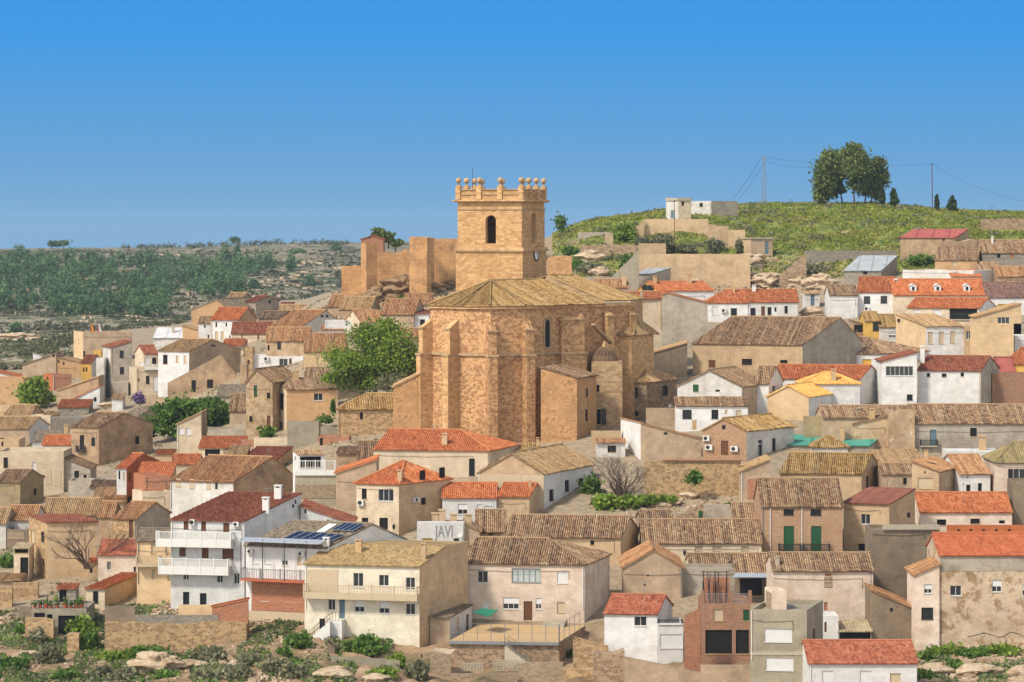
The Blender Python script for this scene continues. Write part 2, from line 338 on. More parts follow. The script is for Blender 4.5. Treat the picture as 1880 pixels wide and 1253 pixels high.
# ------------------------------------------------------------------ the ground: survey profiles (distance, row) per column
lo = [(120, 1600)]
far = lambda a, b, c: [(760, a), (900, b), (1050, c), (1200, c+1), (1500, c+8), (3500, 520)]
TER = {
 0: lo+[(160, 1290), (172, 1205), (185, 1120), (205, 1010), (235, 930), (262, 860), (300, 770), (330, 710), (380, 650), (430, 632), (520, 660), (600, 640)]+far(545, 480, 458),
 300: lo+[(160, 1280), (172, 1195), (183, 1115), (205, 1000), (232, 900), (258, 830), (290, 750), (315, 700), (350, 650), (400, 600), (430, 600), (520, 640), (600, 625)]+far(545, 480, 456),
 500: lo+[(160, 1270), (170, 1185), (180, 1115), (198, 1020), (220, 900), (242, 830), (268, 740), (295, 670), (325, 620), (360, 575), (400, 552), (430, 560), (520, 610), (620, 590)]+far(540, 475, 448),
 640: lo+[(160, 1270), (170, 1195), (180, 1115), (196, 1030), (215, 900), (232, 840), (255, 740), (280, 670), (305, 600), (325, 552), (345, 530), (380, 530), (430, 570), (600, 590)]+far(540, 475, 447),
 800: lo+[(160, 1275), (168, 1230), (178, 1140), (192, 1040), (207, 930), (222, 840), (228, 815), (250, 760), (275, 660), (300, 585), (320, 535), (335, 505), (350, 492), (400, 510), (600, 600)]+far(540, 475, 446),
 950: lo+[(160, 1275), (168, 1240), (178, 1140), (192, 1040), (206, 930), (220, 840), (226, 815), (245, 790), (265, 700), (290, 600), (315, 540), (335, 500), (350, 475), (380, 455), (400, 452), (600, 520), (900, 480), (3500, 520)],
 1100: lo+[(160, 1275), (168, 1240), (178, 1140), (190, 1050), (203, 950), (216, 860), (226, 800), (242, 760), (262, 690), (285, 610), (310, 545), (328, 500), (340, 465), (360, 432), (378, 408), (400, 402), (430, 410), (600, 520), (1000, 490), (3500, 520)],
 1250: lo+[(160, 1270), (168, 1225), (178, 1135), (188, 1060), (201, 960), (214, 870), (226, 800), (240, 750), (258, 690), (280, 630), (305, 570), (320, 540), (328, 520), (334, 480), (348, 450), (356, 412), (368, 398), (385, 383), (430, 390), (600, 520), (1000, 490), (3500, 520)],
 1400: lo+[(160, 1260), (168, 1215), (177, 1140), (186, 1080), (198, 980), (211, 880), (224, 800), (240, 740), (260, 680), (284, 620), (310, 575), (325, 540), (335, 500), (345, 470), (360, 430), (375, 400), (390, 380), (410, 375), (440, 378), (600, 500), (1000, 490), (3500, 520)],
 1600: lo+[(160, 1260), (168, 1215), (177, 1150), (186, 1080), (197, 1000), (210, 900), (223, 820), (238, 750), (258, 690), (282, 620), (305, 560), (320, 520), (335, 480), (350, 440), (365, 410), (385, 382), (405, 375), (440, 378), (600, 500), (1000, 490), (3500, 520)],
 1750: lo+[(160, 1265), (170, 1200), (180, 1110), (197, 1000), (211, 900), (224, 820), (240, 750), (260, 680), (282, 615), (302, 560), (318, 510), (332, 470), (350, 430), (365, 405), (385, 391), (405, 388), (440, 392), (600, 500), (1000, 490), (3500, 520)],
 1880: lo+[(160, 1265), (170, 1195), (180, 1110), (197, 1000), (211, 900), (224, 820), (240, 750), (260, 680), (282, 615), (302, 560), (318, 510), (332, 470), (350, 430), (375, 405), (400, 391), (440, 395), (600, 500), (1000, 490), (3500, 520)]}
TK = np.array(sorted(TER)); TPX = TK.astype(float)
DG = np.concatenate([np.linspace(5, 225, 23), np.arange(228, 920, 2.0), np.geomspace(922, 5000, 110)])
ZC = np.array([np.interp(DG, [d*SD for d, _ in TER[k]], [(YH-py)*d*SD/F for d, py in TER[k]]) for k in TK])
def zrowcol(px):
    px = min(max(px, TPX[0]), TPX[-1]); i = min(len(TPX)-2, max(0, int(np.searchsorted(TPX, px)-1))); t = (px-TPX[i])/(TPX[i+1]-TPX[i])
    t = t*t*(3-2*t)*0.5+t*0.5
    return ZC[i]*(1-t)+ZC[i+1]*t
def gz(x, y): return float(np.interp(y, DG, zrowcol(CX+F*x/max(y, 1))))
def D_at(px, py, dmax=880):
    z = zrowcol(px); r = YH-z*F/DG; ok = np.where((r <= py) & (DG > 150) & (DG < dmax))[0]
    if not len(ok): return dmax
    i = ok[0]
    if i == 0: return DG[0]
    a, b = r[i-1], r[i]; t = (a-py)/(a-b) if a != b else 0
    return float(DG[i-1]+(DG[i]-DG[i-1])*t)
def terrain():
    px = np.concatenate([np.linspace(-6000, -300, 20)[:-1], np.arange(-300, 2190, 12), np.linspace(2190, 8000, 20)[1:]])
    Z = np.array([zrowcol(p) for p in px]); n, m = Z.shape
    PX, DD = np.meshgrid(px, DG, indexing='ij'); XX = (PX-CX)*DD/F
    row = YH-Z*F/DD
    V = np.stack([XX, DD, Z], -1).reshape(-1, 3)
    grass = np.clip((PX-1000)/60, 0, 1)*np.clip((515-row)/25, 0, 1)*(DD < 936)*np.clip((DD-620)/20, 0, 1)
    low = np.clip((352-DD)/12, 0, 1); rock = np.maximum.reduce([np.clip((DD-832)/40, 0, 1)*np.clip((1050-PX)/60, 0, 1), np.clip((DD-690)/20, 0, 1)*np.clip((150-PX)/30, 0, 1), np.clip((DD-775)/30, 0, 1)*np.clip((330-PX)/60, 0, 1)])
    knoll = np.clip((DD-585)/20, 0, 1)*np.clip((PX-600)/30, 0, 1)*np.clip((1020-PX)/30, 0, 1)*(DD < 728)
    g_, l_, r_, k_ = grass.ravel(), low.ravel(), rock.ravel(), knoll.ravel()
    for i in np.where((g_+l_+r_+k_ > 0.05) & (V[:, 1] < 2300) & (np.abs(V[:, 0]) < 800))[0]:
        x, y, z = V[i]; a = max(g_[i]*1.7, l_[i]*1.1, r_[i]*2.2, k_[i]*1.2)
        s = 0.13 if r_[i] > .3 else 0.35
        V[i, 2] += a*(mnoise.fractal(Vector((x*s, y*s*0.6, 0)), 0.9, 2.1, 4)*0.55)
        if r_[i] > .3:           # eroded limestone benches
            st = 4.5; f = (V[i, 2]/st) % 1.0; V[i, 2] += r_[i]*st*0.38*(1/(1+math.exp(-(f-.5)*14))-f)
        if l_[i] > .3:
            st = 2.6; f = ((V[i, 2]+x*0.05)/st) % 1.0; V[i, 2] += l_[i]*st*0.3*(1/(1+math.exp(-(f-.5)*14))-f)
    idx = np.arange(n*m).reshape(n, m); Fc = np.stack([idx[:-1, :-1], idx[1:, :-1], idx[1:, 1:], idx[:-1, 1:]], -1).reshape(-1, 4)
    o = mk('ground', V, Fc, 'ground', None, V[:, :2])
    for nm, arr in (('grassy', g_), ('scree', l_), ('farrock', r_), ('knoll', k_)):
        at = o.data.attributes.new(nm, 'FLOAT', 'POINT'); at.data.foreach_set('value', arr.astype(np.float32))
    o['kind'] = 'structure'; return o
def ground_mat():
    t = NT('ground'); p = t.pos()
    def at(n): x = t.n('ShaderNodeAttribute'); x.attribute_name = n; return x.outputs['Fac']
    n1 = t.noise(p, 0.22, 6, .65); n2 = t.noise(p, 1.1, 5, .7); n3 = t.noise(t.scale(p, .03, .03, 1.0), 0.8, 6, .7)
    dirt = t.ramp(n2, [(.3, C4((132, 116, 94))), (.5, C4((166, 148, 122))), (.7, C4((188, 172, 148)))])
    grass = t.ramp(n1, [(.3, C4((76, 92, 42), .8)), (.45, C4((104, 120, 54), .8)), (.58, C4((150, 150, 76), .8)), (.7, C4((120, 108, 76), .8))])
    grass = t.mix(t.math('MULTIPLY', t.step(t.noise(p, .09, 6, .7), .55, .63), .8), grass, C4((150, 130, 98)))
    scree = t.ramp(n1, [(.3, C4((92, 92, 58))), (.45, C4((140, 118, 90))), (.6, C4((176, 148, 116))), (.75, C4((206, 186, 158)))])
    nb = t.mix(.5, t.noise(t.scale(p, .02, .02, 1.0), .55, 7, .72), t.noise(p, .05, 5, .7))
    nb = t.mix(.35, nb, t.noise(t.scale(p, .09, .09, .9), 1.0, 8, .78))
    rock = t.ramp(nb, [(.40, C4((62, 74, 48))), (.47, C4((86, 92, 62))), (.505, C4((116, 110, 82))), (.522, C4((190, 176, 150))), (.545, C4((98, 98, 70))), (.60, C4((170, 132, 102))), (.64, C4((90, 96, 66)))])
    sepz = t.n('ShaderNodeSeparateXYZ'); t.l(p, sepz.inputs[0])
    plate = t.math('MULTIPLY', t.step(t.math('ADD', sepz.outputs[2], 0), 0, 1), 1.0)
    kn = t.ramp(n2, [(.3, C4((110, 92, 66))), (.5, C4((164, 134, 100))), (.7, C4((196, 170, 134)))])
    col = t.mix(at('grassy'), dirt, grass); col = t.mix(at('scree'), col, scree); col = t.mix(at('farrock'), col, rock); col = t.mix(at('knoll'), col, kn)
    t.color(col); t.bump(n2, .5, .3); MATS['ground'] = t.m
ground_mat()
# ------------------------------------------------------------------ tiled roof planes
def tileplane(mb, poly, tile, pitch=0.28):
    """poly: 3-D points, first two are the eave (left to right seen from outside); adds a corrugated tile sheet with thickness to mb"""
    P0, P1 = Vector(poly[0]), Vector(poly[1]); e = (P1-P0).normalized()
    m = sum((Vector(p) for p in poly[2:]), Vector())/(len(poly)-2)
    d = m-P0; d = (d-e*d.dot(e)).normalized(); n = e.cross(d).normalized()
    if n.z < 0: n = -n
    q = [((Vector(p)-P0).dot(e), (Vector(p)-P0).dot(d)) for p in poly]
    off = [(Vector(p)-P0).dot(n) for p in poly]
    if max(off) < 0.02 and min(off) > -0.02: off = None
    cmin, cmax = min(c for c, _ in q), max(c for c, _ in q)
    if tile in FLAT: pitch, amp, sub = 0.9, 0.02, 2
    elif tile in LOW: amp, sub = 0.045, 4
    else: amp, sub = 0.105, 6
    if tile == 'corr': pitch, amp = 0.4, .06
    nC = max(2, int((cmax-cmin)/pitch*sub)); sag = 0.05 if tile in OLD else (0.03 if tile == 'olv' else 0.0)
    ph = random.random()*9; rows = 6 if sag else 2
    i0 = len(mb.v); cols = 0
    for j in range(nC+1):
        c = cmin+(cmax-cmin)*min(max(j/nC, 1e-4), 1-1e-4); rs = []
        for k in range(len(q)):
            (c0, r0), (c1, r1) = q[k], q[(k+1) % len(q)]
            if (c0-c)*(c1-c) <= 0 and abs(c1-c0) > 1e-7:
                t_ = (c-c0)/(c1-c0); rs.append((r0+(r1-r0)*t_, (off[k]+(off[(k+1) % len(q)]-off[k])*t_) if off else 0.0))
        if not rs: continue
        (rmin, o0), (rmax, o1) = min(rs), max(rs)
        fr = (c/pitch) % 1.0
        h = amp*(math.sin(fr*2*math.pi)*0.6+0.4*math.cos(4*math.pi*fr+1.0)*0.5) if amp > .04 else amp*math.sin(fr*2*math.pi)
        col = int(c/pitch)
        jit = (random.random()-.5)*0.05 if sag and (j % sub == 0) else 0
        for k in range(rows+1):
            t_ = max(0, k-1)/(rows-1); r = rmin+(rmax-rmin)*t_
            sg = sag*(math.sin(c*0.7+ph)*math.sin(r*0.9+ph*2)+0.6*math.sin(c*1.9+r*1.3+ph)) if sag else 0
            p = P0+e*c+d*(r+(jit if k <= 1 else 0))+n*(h+sg+o0+(o1-o0)*t_-(0.13 if k == 0 else 0))
            mb.v.append(tuple(p)); mb.u.append((c/pitch, (r+4)/0.38 if k else (r+4)/.38+.3))
        cols += 1
    w_ = rows+1
    for j in range(cols-1):
        for k in range(rows): a = i0+j*w_+k; mb.f.append([a, a+w_, a+w_+1, a+1])
    th = n*0.15
    pl = [Vector(p)-n*0.02 for p in poly]
    for k in range(1, len(pl)):
        a, b = pl[k], pl[(k+1) % len(pl)]; mb.face([a, b, b-th, a-th], [(.5, .5), (.5, .6), (.6, .6), (.6, .5)])
    mb.face([p-th for p in pl], [(.5, .5)]*len(pl))
    return (P0, n)
def ridge(mb, p, q, r=0.14):
    p, q = Vector(p), Vector(q); L = (q-p).length
    if L < .3: return
    k = max(1, int(L/0.42)); d = (q-p)/k
    for i in range(k): mb.tube(p+d*i+Vector((0, 0, .02)), p+d*(i+1)+Vector((0, 0, .02)), r, r*0.86, 6)

# ------------------------------------------------------------------ walls with real openings
def wallface(mb, o, d, L, zb, prof, holes, n, rec=0.2):
    """vertical wall from o (x,y) along unit d; prof = top outline [(s,z)]; holes = [(s0,s1,z0,z1)]; n = outward normal"""
    zt = min(z for _, z in prof); hs_ = [h for h in holes if h[3] < zt-.02 and h[0] > .02 and h[1] < L-.02]
    S = sorted({0.0, L, *[h[0] for h in hs_], *[h[1] for h in hs_]}); Zs = sorted({zb, zt, *[h[2] for h in hs_], *[h[3] for h in hs_]})
    W3 = lambda s, z: Vector((o[0]+d[0]*s, o[1]+d[1]*s, z))
    for a, b in zip(S[:-1], S[1:]):
        z0 = None
        for c, e in zip(Zs[:-1], Zs[1:]):
            inside = any(h[0]-1e-5 <= a and b <= h[1]+1e-5 and h[2]-1e-5 <= c and e <= h[3]+1e-5 for h in hs_)
            if inside:
                if z0 is not None: mb.face([W3(a, z0), W3(b, z0), W3(b, c), W3(a, c)], [(a, z0), (b, z0), (b, c), (a, c)]); z0 = None
            elif z0 is None: z0 = c
        if z0 is not None: mb.face([W3(a, z0), W3(b, z0), W3(b, zt), W3(a, zt)], [(a, z0), (b, z0), (b, zt), (a, zt)])
    top = [(s, z) for s, z in prof if z > zt+1e-3]
    if top:
        pts = [(0.0, zt)]+[(s, z) for s, z in prof if z > zt+1e-3]+[(L, zt)]
        pts = [p for i, p in enumerate(pts) if i == 0 or (abs(p[0]-pts[i-1][0])+abs(p[1]-pts[i-1][1])) > 1e-4]
        mb.face([W3(*p) for p in pts[::-1]], pts[::-1])
    rv = -n*rec
    for s0, s1, z0, z1 in hs_:
        q = [W3(s0, z0), W3(s1, z0), W3(s1, z1), W3(s0, z1)]
        for k in range(4):
            a, b = q[k], q[(k+1) % 4]; mb.face([a, b, b+rv, a+rv], [(0, 0), (1, 0), (1, .2), (0, .2)])
    return hs_
ZERO = Vector((0, 0, 0))
WT = {'d': ('window', 'glass', 'frame_white'), 'g': ('window', 'glass', 'iron'), 'w': ('window', 'shutter_white', 'frame_white'), 'b': ('window', 'shutter_beige', None),
      'o': ('window', 'darkhole', None), 'D': ('door', 'wood', None), 'B': ('door', 'blue', None), 'G': ('window', 'green', None), 'k': ('window', 'brick', None),
      'W': ('window', 'shutter_white', 'frame_white'), 'h': ('window', 'glass', 'frame_white'), 'c': ('window', 'curtain', 'grey_metal'), 'y': ('window', 'yellow_paint', None), 'P': ('panel', 'shutter_beige', None), 'R': ('panel', 'brick', None), 'S': ('panel', 'blocktan', None), 'V': ('vent', 'darkhole', None)}
def opening(root, o, d, n, hole, ty, recessed):
    s0, s1, z0, z1 = hole; name, pane, fr = WT[ty]; dep = 0.0 if not recessed else (0.2 if ty not in 'oV' else 0.2)
    w_, h_ = s1-s0, z1-z0
    B = lambda s, z, k: Vector((o[0]+d[0]*s, o[1]+d[1]*s, z))+n*k
    D3 = Vector((d[0], d[1], 0)); U = Vector((0, 0, 1))
    base = -dep+0.012 if recessed else 0.03
    pm = MB(); a = 0.0
    uvq = [(0, 0), (w_, 0), (w_, h_), (0, h_)]
    if ty in 'wWbGkDBP' or ty in 'RS': base2 = base+(0.06 if recessed else 0.02)
    else: base2 = base
    pm.face([B(s0, z0, base2), B(s1, z0, base2), B(s1, z1, base2), B(s0, z1, base2)], uvq)
    if ty in 'wWG' and h_ > .5:          # roller slats
        k = max(3, int(h_/0.12)); k = min(k, 16)
        for i in range(k):
            zz = z0+h_*i/k; pm.box(B(s0+.01, zz, base2), D3*(w_-.02), U*(h_/k*.7), n*0.018)
    if ty in 'DB':
        pm.box(B(s0+w_*.12, z0+h_*.1, base2), D3*w_*.3, U*h_*.75, n*.03); pm.box(B(s0+w_*.58, z0+h_*.1, base2), D3*w_*.3, U*h_*.75, n*.03)
    if not recessed:
        for sa, sb, za, zb_ in ((s0, s1, z0-.04, z0), (s0, s1, z1, z1+.04), (s0-.04, s0, z0, z1), (s1, s1+.04, z0, z1)): pm.box(B(sa, za, -.02), D3*(sb-sa), U*(zb_-za), n*.06)
    if ty == 'h':   # roller blind half down over the glass
        pm = pm
    big = w_ > .45 and h_ > .45
    if fr and big:
        fm = MB(); t = 0.06; b0 = base+.004
        for sa, sb, za, zb_ in ((s0, s1, z0, z0+t), (s0, s1, z1-t, z1), (s0, s0+t, z0+t, z1-t), (s1-t, s1, z0+t, z1-t)): fm.box(B(sa, za, b0), D3*(sb-sa), U*(zb_-za), n*.09)
        k = max(1, round(w_/0.7)) if ty in 'dghWc' else 1
        for i in range(1, max(2, k)):
            if ty in 'dghWc': fm.box(B(s0+w_*i/max(2, k)-.03, z0+t, b0), D3*.06, U*(h_-2*t), n*.07)
        fm.box(B(s0-.06, z0-.07, -.05), D3*(w_+.12), U*.07, n*.13)        # sill
        win = fm.build(name, fr, root); pm.build('pane' if ty in 'dgc' else 'shutter', pane, win) if ty != 'h' else pm.build('pane', pane, win)
        if ty == 'h':
            sm = MB(); sm.box(B(s0+.05, z0+h_*.45, base+.03), D3*(w_-.1), U*(h_*.53), n*.04); sm.build('roller_shutter', 'shutter_white', win)
        if ty == 'g':
            gm = MB(); nb = max(2, int(w_/.2))
            for i in range(nb+1): gm.box(B(s0+w_*i/nb-.012, z0, .03), D3*.025, U*h_, n*.025)
            gm.build('grille', 'iron', win)
        return win
    if ty in 'bGkDB' or ty == 'o' or True:
        if big and ty not in 'PRSV':
            pm2 = MB(); pm2.box(B(s0-.06, z0-.08, -.05), D3*(w_+.12), U*.08, n*.12)
            win = pm.build(name, pane, root)
            if ty not in 'DB': pm2.build('sill', 'stone', win)
            return win
        return pm.build(name, pane, root)

LAST = {}
HOUSES = []
def xs_(s): return [[float(q) if k < 4 else q for k, q in enumerate(r.replace(' ', '').split(','))] for r in s.split(';') if r.strip()]
def H(name, label, x0, x1, ye, yb, yr=None, roof='g', wall='tan', tile='mix', a=None, xs=None, dp=8.0, rp=.5, w='', ws=None, ch='', ax=None, on=None, ov=.3, cat='house', D=None, group=None, ac='', dish='', ant='', chm=None):
    k0, k1 = (X(x0)-CX)/F, (X(x1)-CX)/F; ks = None if xs is None else (X(xs)-CX)/F
    right = (ks is not None and ks > k1) or (ks is None and a is not None and a < 0)
    kn = k1 if right else k0
    if D is None: D = LAST['D']+on if on is not None else D_at(CX+F*kn, Y(yb))
    Cn = Vector((kn*D, D)); th = None
    if ks is not None:
        for _ in range(30):
            qv = (ks*Cn.y-Cn.x)/dp; Am = math.sqrt(1+ks*ks)
            if abs(qv/Am) < .93: break
            dp *= 1.1
        th = math.asin(max(-1, min(1, qv/Am)))+math.atan(ks)
    if a is None: a = 0.0 if th is None else -0.42*th
    else: a = R(a)
    u = Vector((math.cos(a), math.sin(a)))
    if right: B = Cn; Wd = (B.x-k0*B.y)/(u.x-k0*u.y); A = B-u*Wd
    else: A = Cn; Wd = (k1*A.y-A.x)/(u.x-k1*u.y); B = A+u*Wd
    v = Vector((math.sin(th), math.cos(th)))*dp if th is not None else Vector((-u.y, u.x))*dp
    vh = v.normalized(); Lv = v.length
    pt = lambda s, t, z: Vector((A.x+u.x*s+v.x*t, A.y+u.y*s+v.y*t, z))
    zrow = lambda s, t, row: (YH-row)*(A.y+u.y*s+v.y*t)/F
    gzn = gz(Cn.x, Cn.y); zb = min(gzn, gz(pt(0, 0, 0).x, pt(0, 0, 0).y), gz(pt(Wd, 0, 0).x, pt(Wd, 0, 0).y))-1.5
    re_, rr = Y(ye), (Y(yr) if yr is not None else None)
    sA = Wd if right else 0.0
    ze = zrow(sA, 0, re_)
    if roof == 'l': ze = zrow(0, 0, re_); zr = zrow(Wd, 0, rr)
    elif roof == 'r': ze = zrow(Wd, 0, re_); zr = zrow(0, 0, rr)
    elif roof == 'p':
        sax = Wd/2
        if ax is not None: k = (X(ax)-CX)/F; sax = (k*A.y-A.x)/(u.x-k*u.y)
        zr = zrow(sax, 0, rr)
    elif roof in 'sq' or roof in ('g', 'h', 'hl', 'hr'): zr = zrow(Wd/2, 1.0 if roof == 's' else rp, rr) if roof != 'h' else zrow(Wd/2, .5, rr)
    else: zr = ze
    zb = min(zb, ze-2.0)
    if roof not in ('f', 'b', 'j') and roof not in 'lrp' and zr < ze+.25: zr = ze+.25
    jag = None
    if roof == 'j':
        nj = max(3, int(Wd/1.1)); sj = random.random()*50; jag = [(Wd*i/nj, ze-.25+.75*mnoise.fractal(Vector((Wd*i/nj*.35+sj, sj, 0)), .8, 2.1, 4)*min(1.2, max(.35, (ze-gzn)/6))) for i in range(nj+1)]
    fp = jag or {'p': [(0, ze), ((sax if roof == 'p' else 0), zr), (Wd, ze)], 'l': [(0, ze), (Wd, zr)], 'r': [(0, zr), (Wd, ze)]}.get(roof, [(0, ze), (Wd, ze)])
    bz = zr if roof in 'sq' else ze
    bp = fp if roof in 'plrj' else [(0, bz), (Wd, bz)]
    hipL, hipR = roof in ('h', 'hl'), roof in ('h', 'hr')
    gp = [(0, ze), (rp*Lv, zr), (Lv, ze)]
    sp = {'g': gp, 's': [(0, ze), (Lv, zr)], 'q': [(0, ze), (rp*Lv, zr), (Lv, zr)]}.get(roof)
    if jag: sp = None
    lp = [(0, jag[0][1]), (Lv, jag[0][1])] if jag else sp or (gp if roof == 'hr' else [(0, zr if roof == 'r' else ze), (Lv, zr if roof == 'r' else ze)])
    rpz = [(0, jag[-1][1]), (Lv, jag[-1][1])] if jag else sp or (gp if roof == 'hl' else [(0, zr if roof == 'l' else ze), (Lv, zr if roof == 'l' else ze)])
    root = thing(name, label, cat, (Cn.x, Cn.y, gzn), group)
    n_f = Vector((u.y, -u.x, 0)); n_r = Vector((vh.y, -vh.x, 0)); n_l = -n_r; n_b = -n_f
    faces = {'F': (A, u, Wd, fp, n_f), 'R': (B, vh, Lv, rpz, n_r), 'L': (A, vh, Lv, lp, n_l)}
    wins = {'F': [], 'R': [], 'L': []}
    for x0_, y0_, x1_, y1_, ty in xs_(w):
        ka, kb = (X(x0_)-CX)/F, (X(x1_)-CX)/F; km = (ka+kb)/2
        f = 'F' if k0-1e-6 <= km <= k1+1e-6 else ('R' if km > k1 else 'L')
        o, d, L, _, n = faces[f]
        sol = lambda k: (k*o.y-o.x)/(d.x-k*d.y)
        sa, sb = sorted((sol(ka), sol(kb))); dm = o.y+d.y*(sa+sb)/2
        za, zb2 = (YH-Y(y1_))*dm/F, (YH-Y(y0_))*dm/F
        sa, sb = max(sa, .06), min(sb, L-.06)
        if sb-sa > .05 and zb2-za > .05: wins[f].append(((sa, sb, za, zb2), ty))
    mb = MB(); slot = []
    for fs in ('FB', 'RL'):
        for f in fs:
            if f == 'B': wallface(mb, A+v, u, Wd, zb, bp, [], n_b); continue
            o, d, L, pr, n = faces[f]
            hl = wallface(mb, o, d, L, zb, pr, [h for h, ty in wins[f] if ty not in 'PRSV'], n)
            for h, ty in wins[f]: opening(root, o, d, n, h, ty, h in hl)
        if fs == 'FB':
            if roof == 'f':
                ins = .22; zi = ze-.45; it = ins/Lv
                c = [pt(0, 0, ze), pt(Wd, 0, ze), pt(Wd, 1, ze), pt(0, 1, ze)]; i_ = [pt(ins, it, ze), pt(Wd-ins, it, ze), pt(Wd-ins, 1-it, ze), pt(ins, 1-it, ze)]
                for k in range(4):
                    k2 = (k+1) % 4; mb.face([c[k], c[k2], i_[k2], i_[k]])
                    lo_ = [Vector((p.x, p.y, zi)) for p in (i_[k], i_[k2])]; mb.face([i_[k], i_[k2], lo_[1], lo_[0]])
                mb.face([Vector((p.x, p.y, zi)) for p in i_], [(p.x, p.y) for p in i_])
            if jag:
                for (s0, z0), (s1, z1) in zip(jag[:-1], jag[1:]): mb.face([pt(s0, 0, z0), pt(s1, 0, z1), pt(s1, 1, z1), pt(s0, 1, z0)], [(s0, 0), (s1, 0), (s1, Lv), (s0, Lv)])
            if roof == 'b': mb.face([pt(0, 0, ze), pt(Wd, 0, ze), pt(Wd, 1, ze), pt(0, 1, ze)], [(0, 0), (Wd, 0), (Wd, Lv), (0, Lv)])
            slot = [0]*len(mb.f)
    slot += [1]*(len(mb.f)-len(slot))
    wo_ = mb.build('wall', [wall, ws or wall] if ws and ws != wall else wall, root)
    if ws and ws != wall: wo_.data.polygons.foreach_set('material_index', slot)
    planes = []
    if roof not in 'fbj' and tile:
        rb = MB(); up = Vector((0, 0, .05)); tv = ov/Lv
        def plane(*pts): planes.append((Vector(pts[0])+up, tileplane(rb, [Vector(p)+up for p in pts], tile)[1], [Vector(p) for p in pts]))
        if roof in ('g', 's', 'q', 'h', 'hl', 'hr'):
            rt = {'s': 1.0, 'h': .5}.get(roof, rp); sl_ = (zr-ze)/(rt*Lv); zo = ze-sl_*ov; so = ov*.5
            inL = min(Wd*.48, rt*Lv) if hipL else -so; inR = min(Wd*.48, rt*Lv) if hipR else -so
            eL = -ov if hipL else -so; eR = -ov if hipR else -so
            plane(pt(eL, -tv, zo), pt(Wd-eR, -tv, zo), pt(Wd-inR, rt, zr), pt(inL, rt, zr))
            if roof == 'q': rb.face([pt(-.1, rt, zr-.02), pt(Wd+.1, rt, zr-.02), pt(Wd+.1, 1, zr-.02), pt(-.1, 1, zr-.02)])
            elif roof != 's':
                plane(pt(Wd-eR, 1+tv, zo), pt(eL, 1+tv, zo), pt(inL, rt, zr), pt(Wd-inR, rt, zr)); ridge(rb, pt(inL, rt, zr+.06), pt(Wd-inR, rt, zr+.06))
            if hipR: plane(pt(Wd-eR, -tv, zo), pt(Wd-eR, 1+tv, zo), pt(Wd-inR, rt, zr)); ridge(rb, pt(Wd-eR, -tv, zo+.06), pt(Wd-inR, rt, zr+.06))
            if hipL: plane(pt(eL, 1+tv, zo), pt(eL, -tv, zo), pt(inL, rt, zr)); ridge(rb, pt(eL, -tv, zo+.06), pt(inL, rt, zr+.06))
        elif roof == 'p':
            for s_, sg in ((0, -1), (Wd, 1)):
                run = abs(s_-sax); sl_ = (zr-ze)/max(run, .1); zo = ze-sl_*ov; se = s_+sg*ov
                q = [pt(se, -tv*.6, zo), pt(se, 1+tv, zo), pt(sax, 1+tv, zr), pt(sax, -tv*.6, zr)]
                if sg < 0: q = [q[1], q[0], q[3], q[2]]
                plane(*q)
            ridge(rb, pt(sax, -tv*.6, zr+.06), pt(sax, 1+tv, zr+.06))
        elif roof == 'l':
            sl_ = (zr-ze)/Wd; plane(pt(-ov, 1+tv, ze-sl_*ov), pt(-ov, -tv*.6, ze-sl_*ov), pt(Wd+.1, -tv*.6, zr+sl_*.1), pt(Wd+.1, 1+tv, zr+sl_*.1))
        elif roof == 'r':
            sl_ = (zr-ze)/Wd; plane(pt(Wd+ov, -tv*.6, ze-sl_*ov), pt(Wd+ov, 1+tv, ze-sl_*ov), pt(-.1, 1+tv, zr+sl_*.1), pt(-.1, -tv*.6, zr+sl_*.1))
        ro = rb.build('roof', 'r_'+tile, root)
    else: ro = None
    LAST.update(D=D, A=A, B=B, u=u, v=v, vh=vh, W=Wd, L=Lv, ze=ze, zr=zr, zb=zb, faces=faces, root=root, planes=planes, pt=pt, k0=k0, k1=k1, Cn=Cn, gz=gzn, roofobj=ro)
    HOUSES.append((label, round(Wd, 1), round(Lv, 1), round(ze-gzn, 1), round(D)))
    if cat == 'house' and Wd > 3 and ze-gzn > 2:
        rs = random.random(); nf = n_f; U = Vector((0, 0, 1))
        if rs < .45:      # cable strung under the eave
            cb = MB(); zc = ze-.45-random.random()*.8; pv = None; k = 10; s1 = Wd*random.uniform(.75, 1)
            for i in range(k+1): c_ = pt(.1+(s1-.1)*i/k, 0, zc-.18*math.sin(math.pi*i/k)*random.uniform(.6, 1.2))+nf*.06; (cb.tube(pv, c_, .022, n=4) if pv is not None else None); pv = c_
            cb.tube(pv, Vector((pv.x, pv.y, pv.z-random.uniform(.6, 1.6))), .022, n=4); cb.build('cable', 'iron', root)
        if .3 < rs < .62:   # downpipe
            dpm = MB(); sx_ = .18 if random.random() < .5 else Wd-.18; c_ = pt(sx_, 0, ze-.1)+nf*.08; dpm.tube(c_, Vector((c_.x, c_.y, max(gzn, ze-5.5))), .05, n=6); dpm.build('drainpipe', random.choice(['grey_metal', 'plaster_white', 'stone']), root)
    if ro is not None and not ant and cat == 'house' and random.random() < .38 and planes:
        p_, n__, poly_ = planes[0]; c_ = sum(poly_, Vector())/len(poly_); c_ = c_.lerp(poly_[2], random.uniform(0, .7)); px_, py_ = c_.x*F/c_.y+CX, YH-c_.z*F/c_.y; h_ = random.uniform(1.6, 2.8)*F/c_.y
        ox_ = list(ORG); ORG[:] = [0, 0, 1]; LAST['planes'] = planes; antenna(px_, py_-h_, py_); ORG[:] = ox_
    for x0_, y0_, x1_, y1_ in xs_(ch): chimney(X(x0_), Y(y0_), X(x1_), Y(y1_), ro or root, chm)
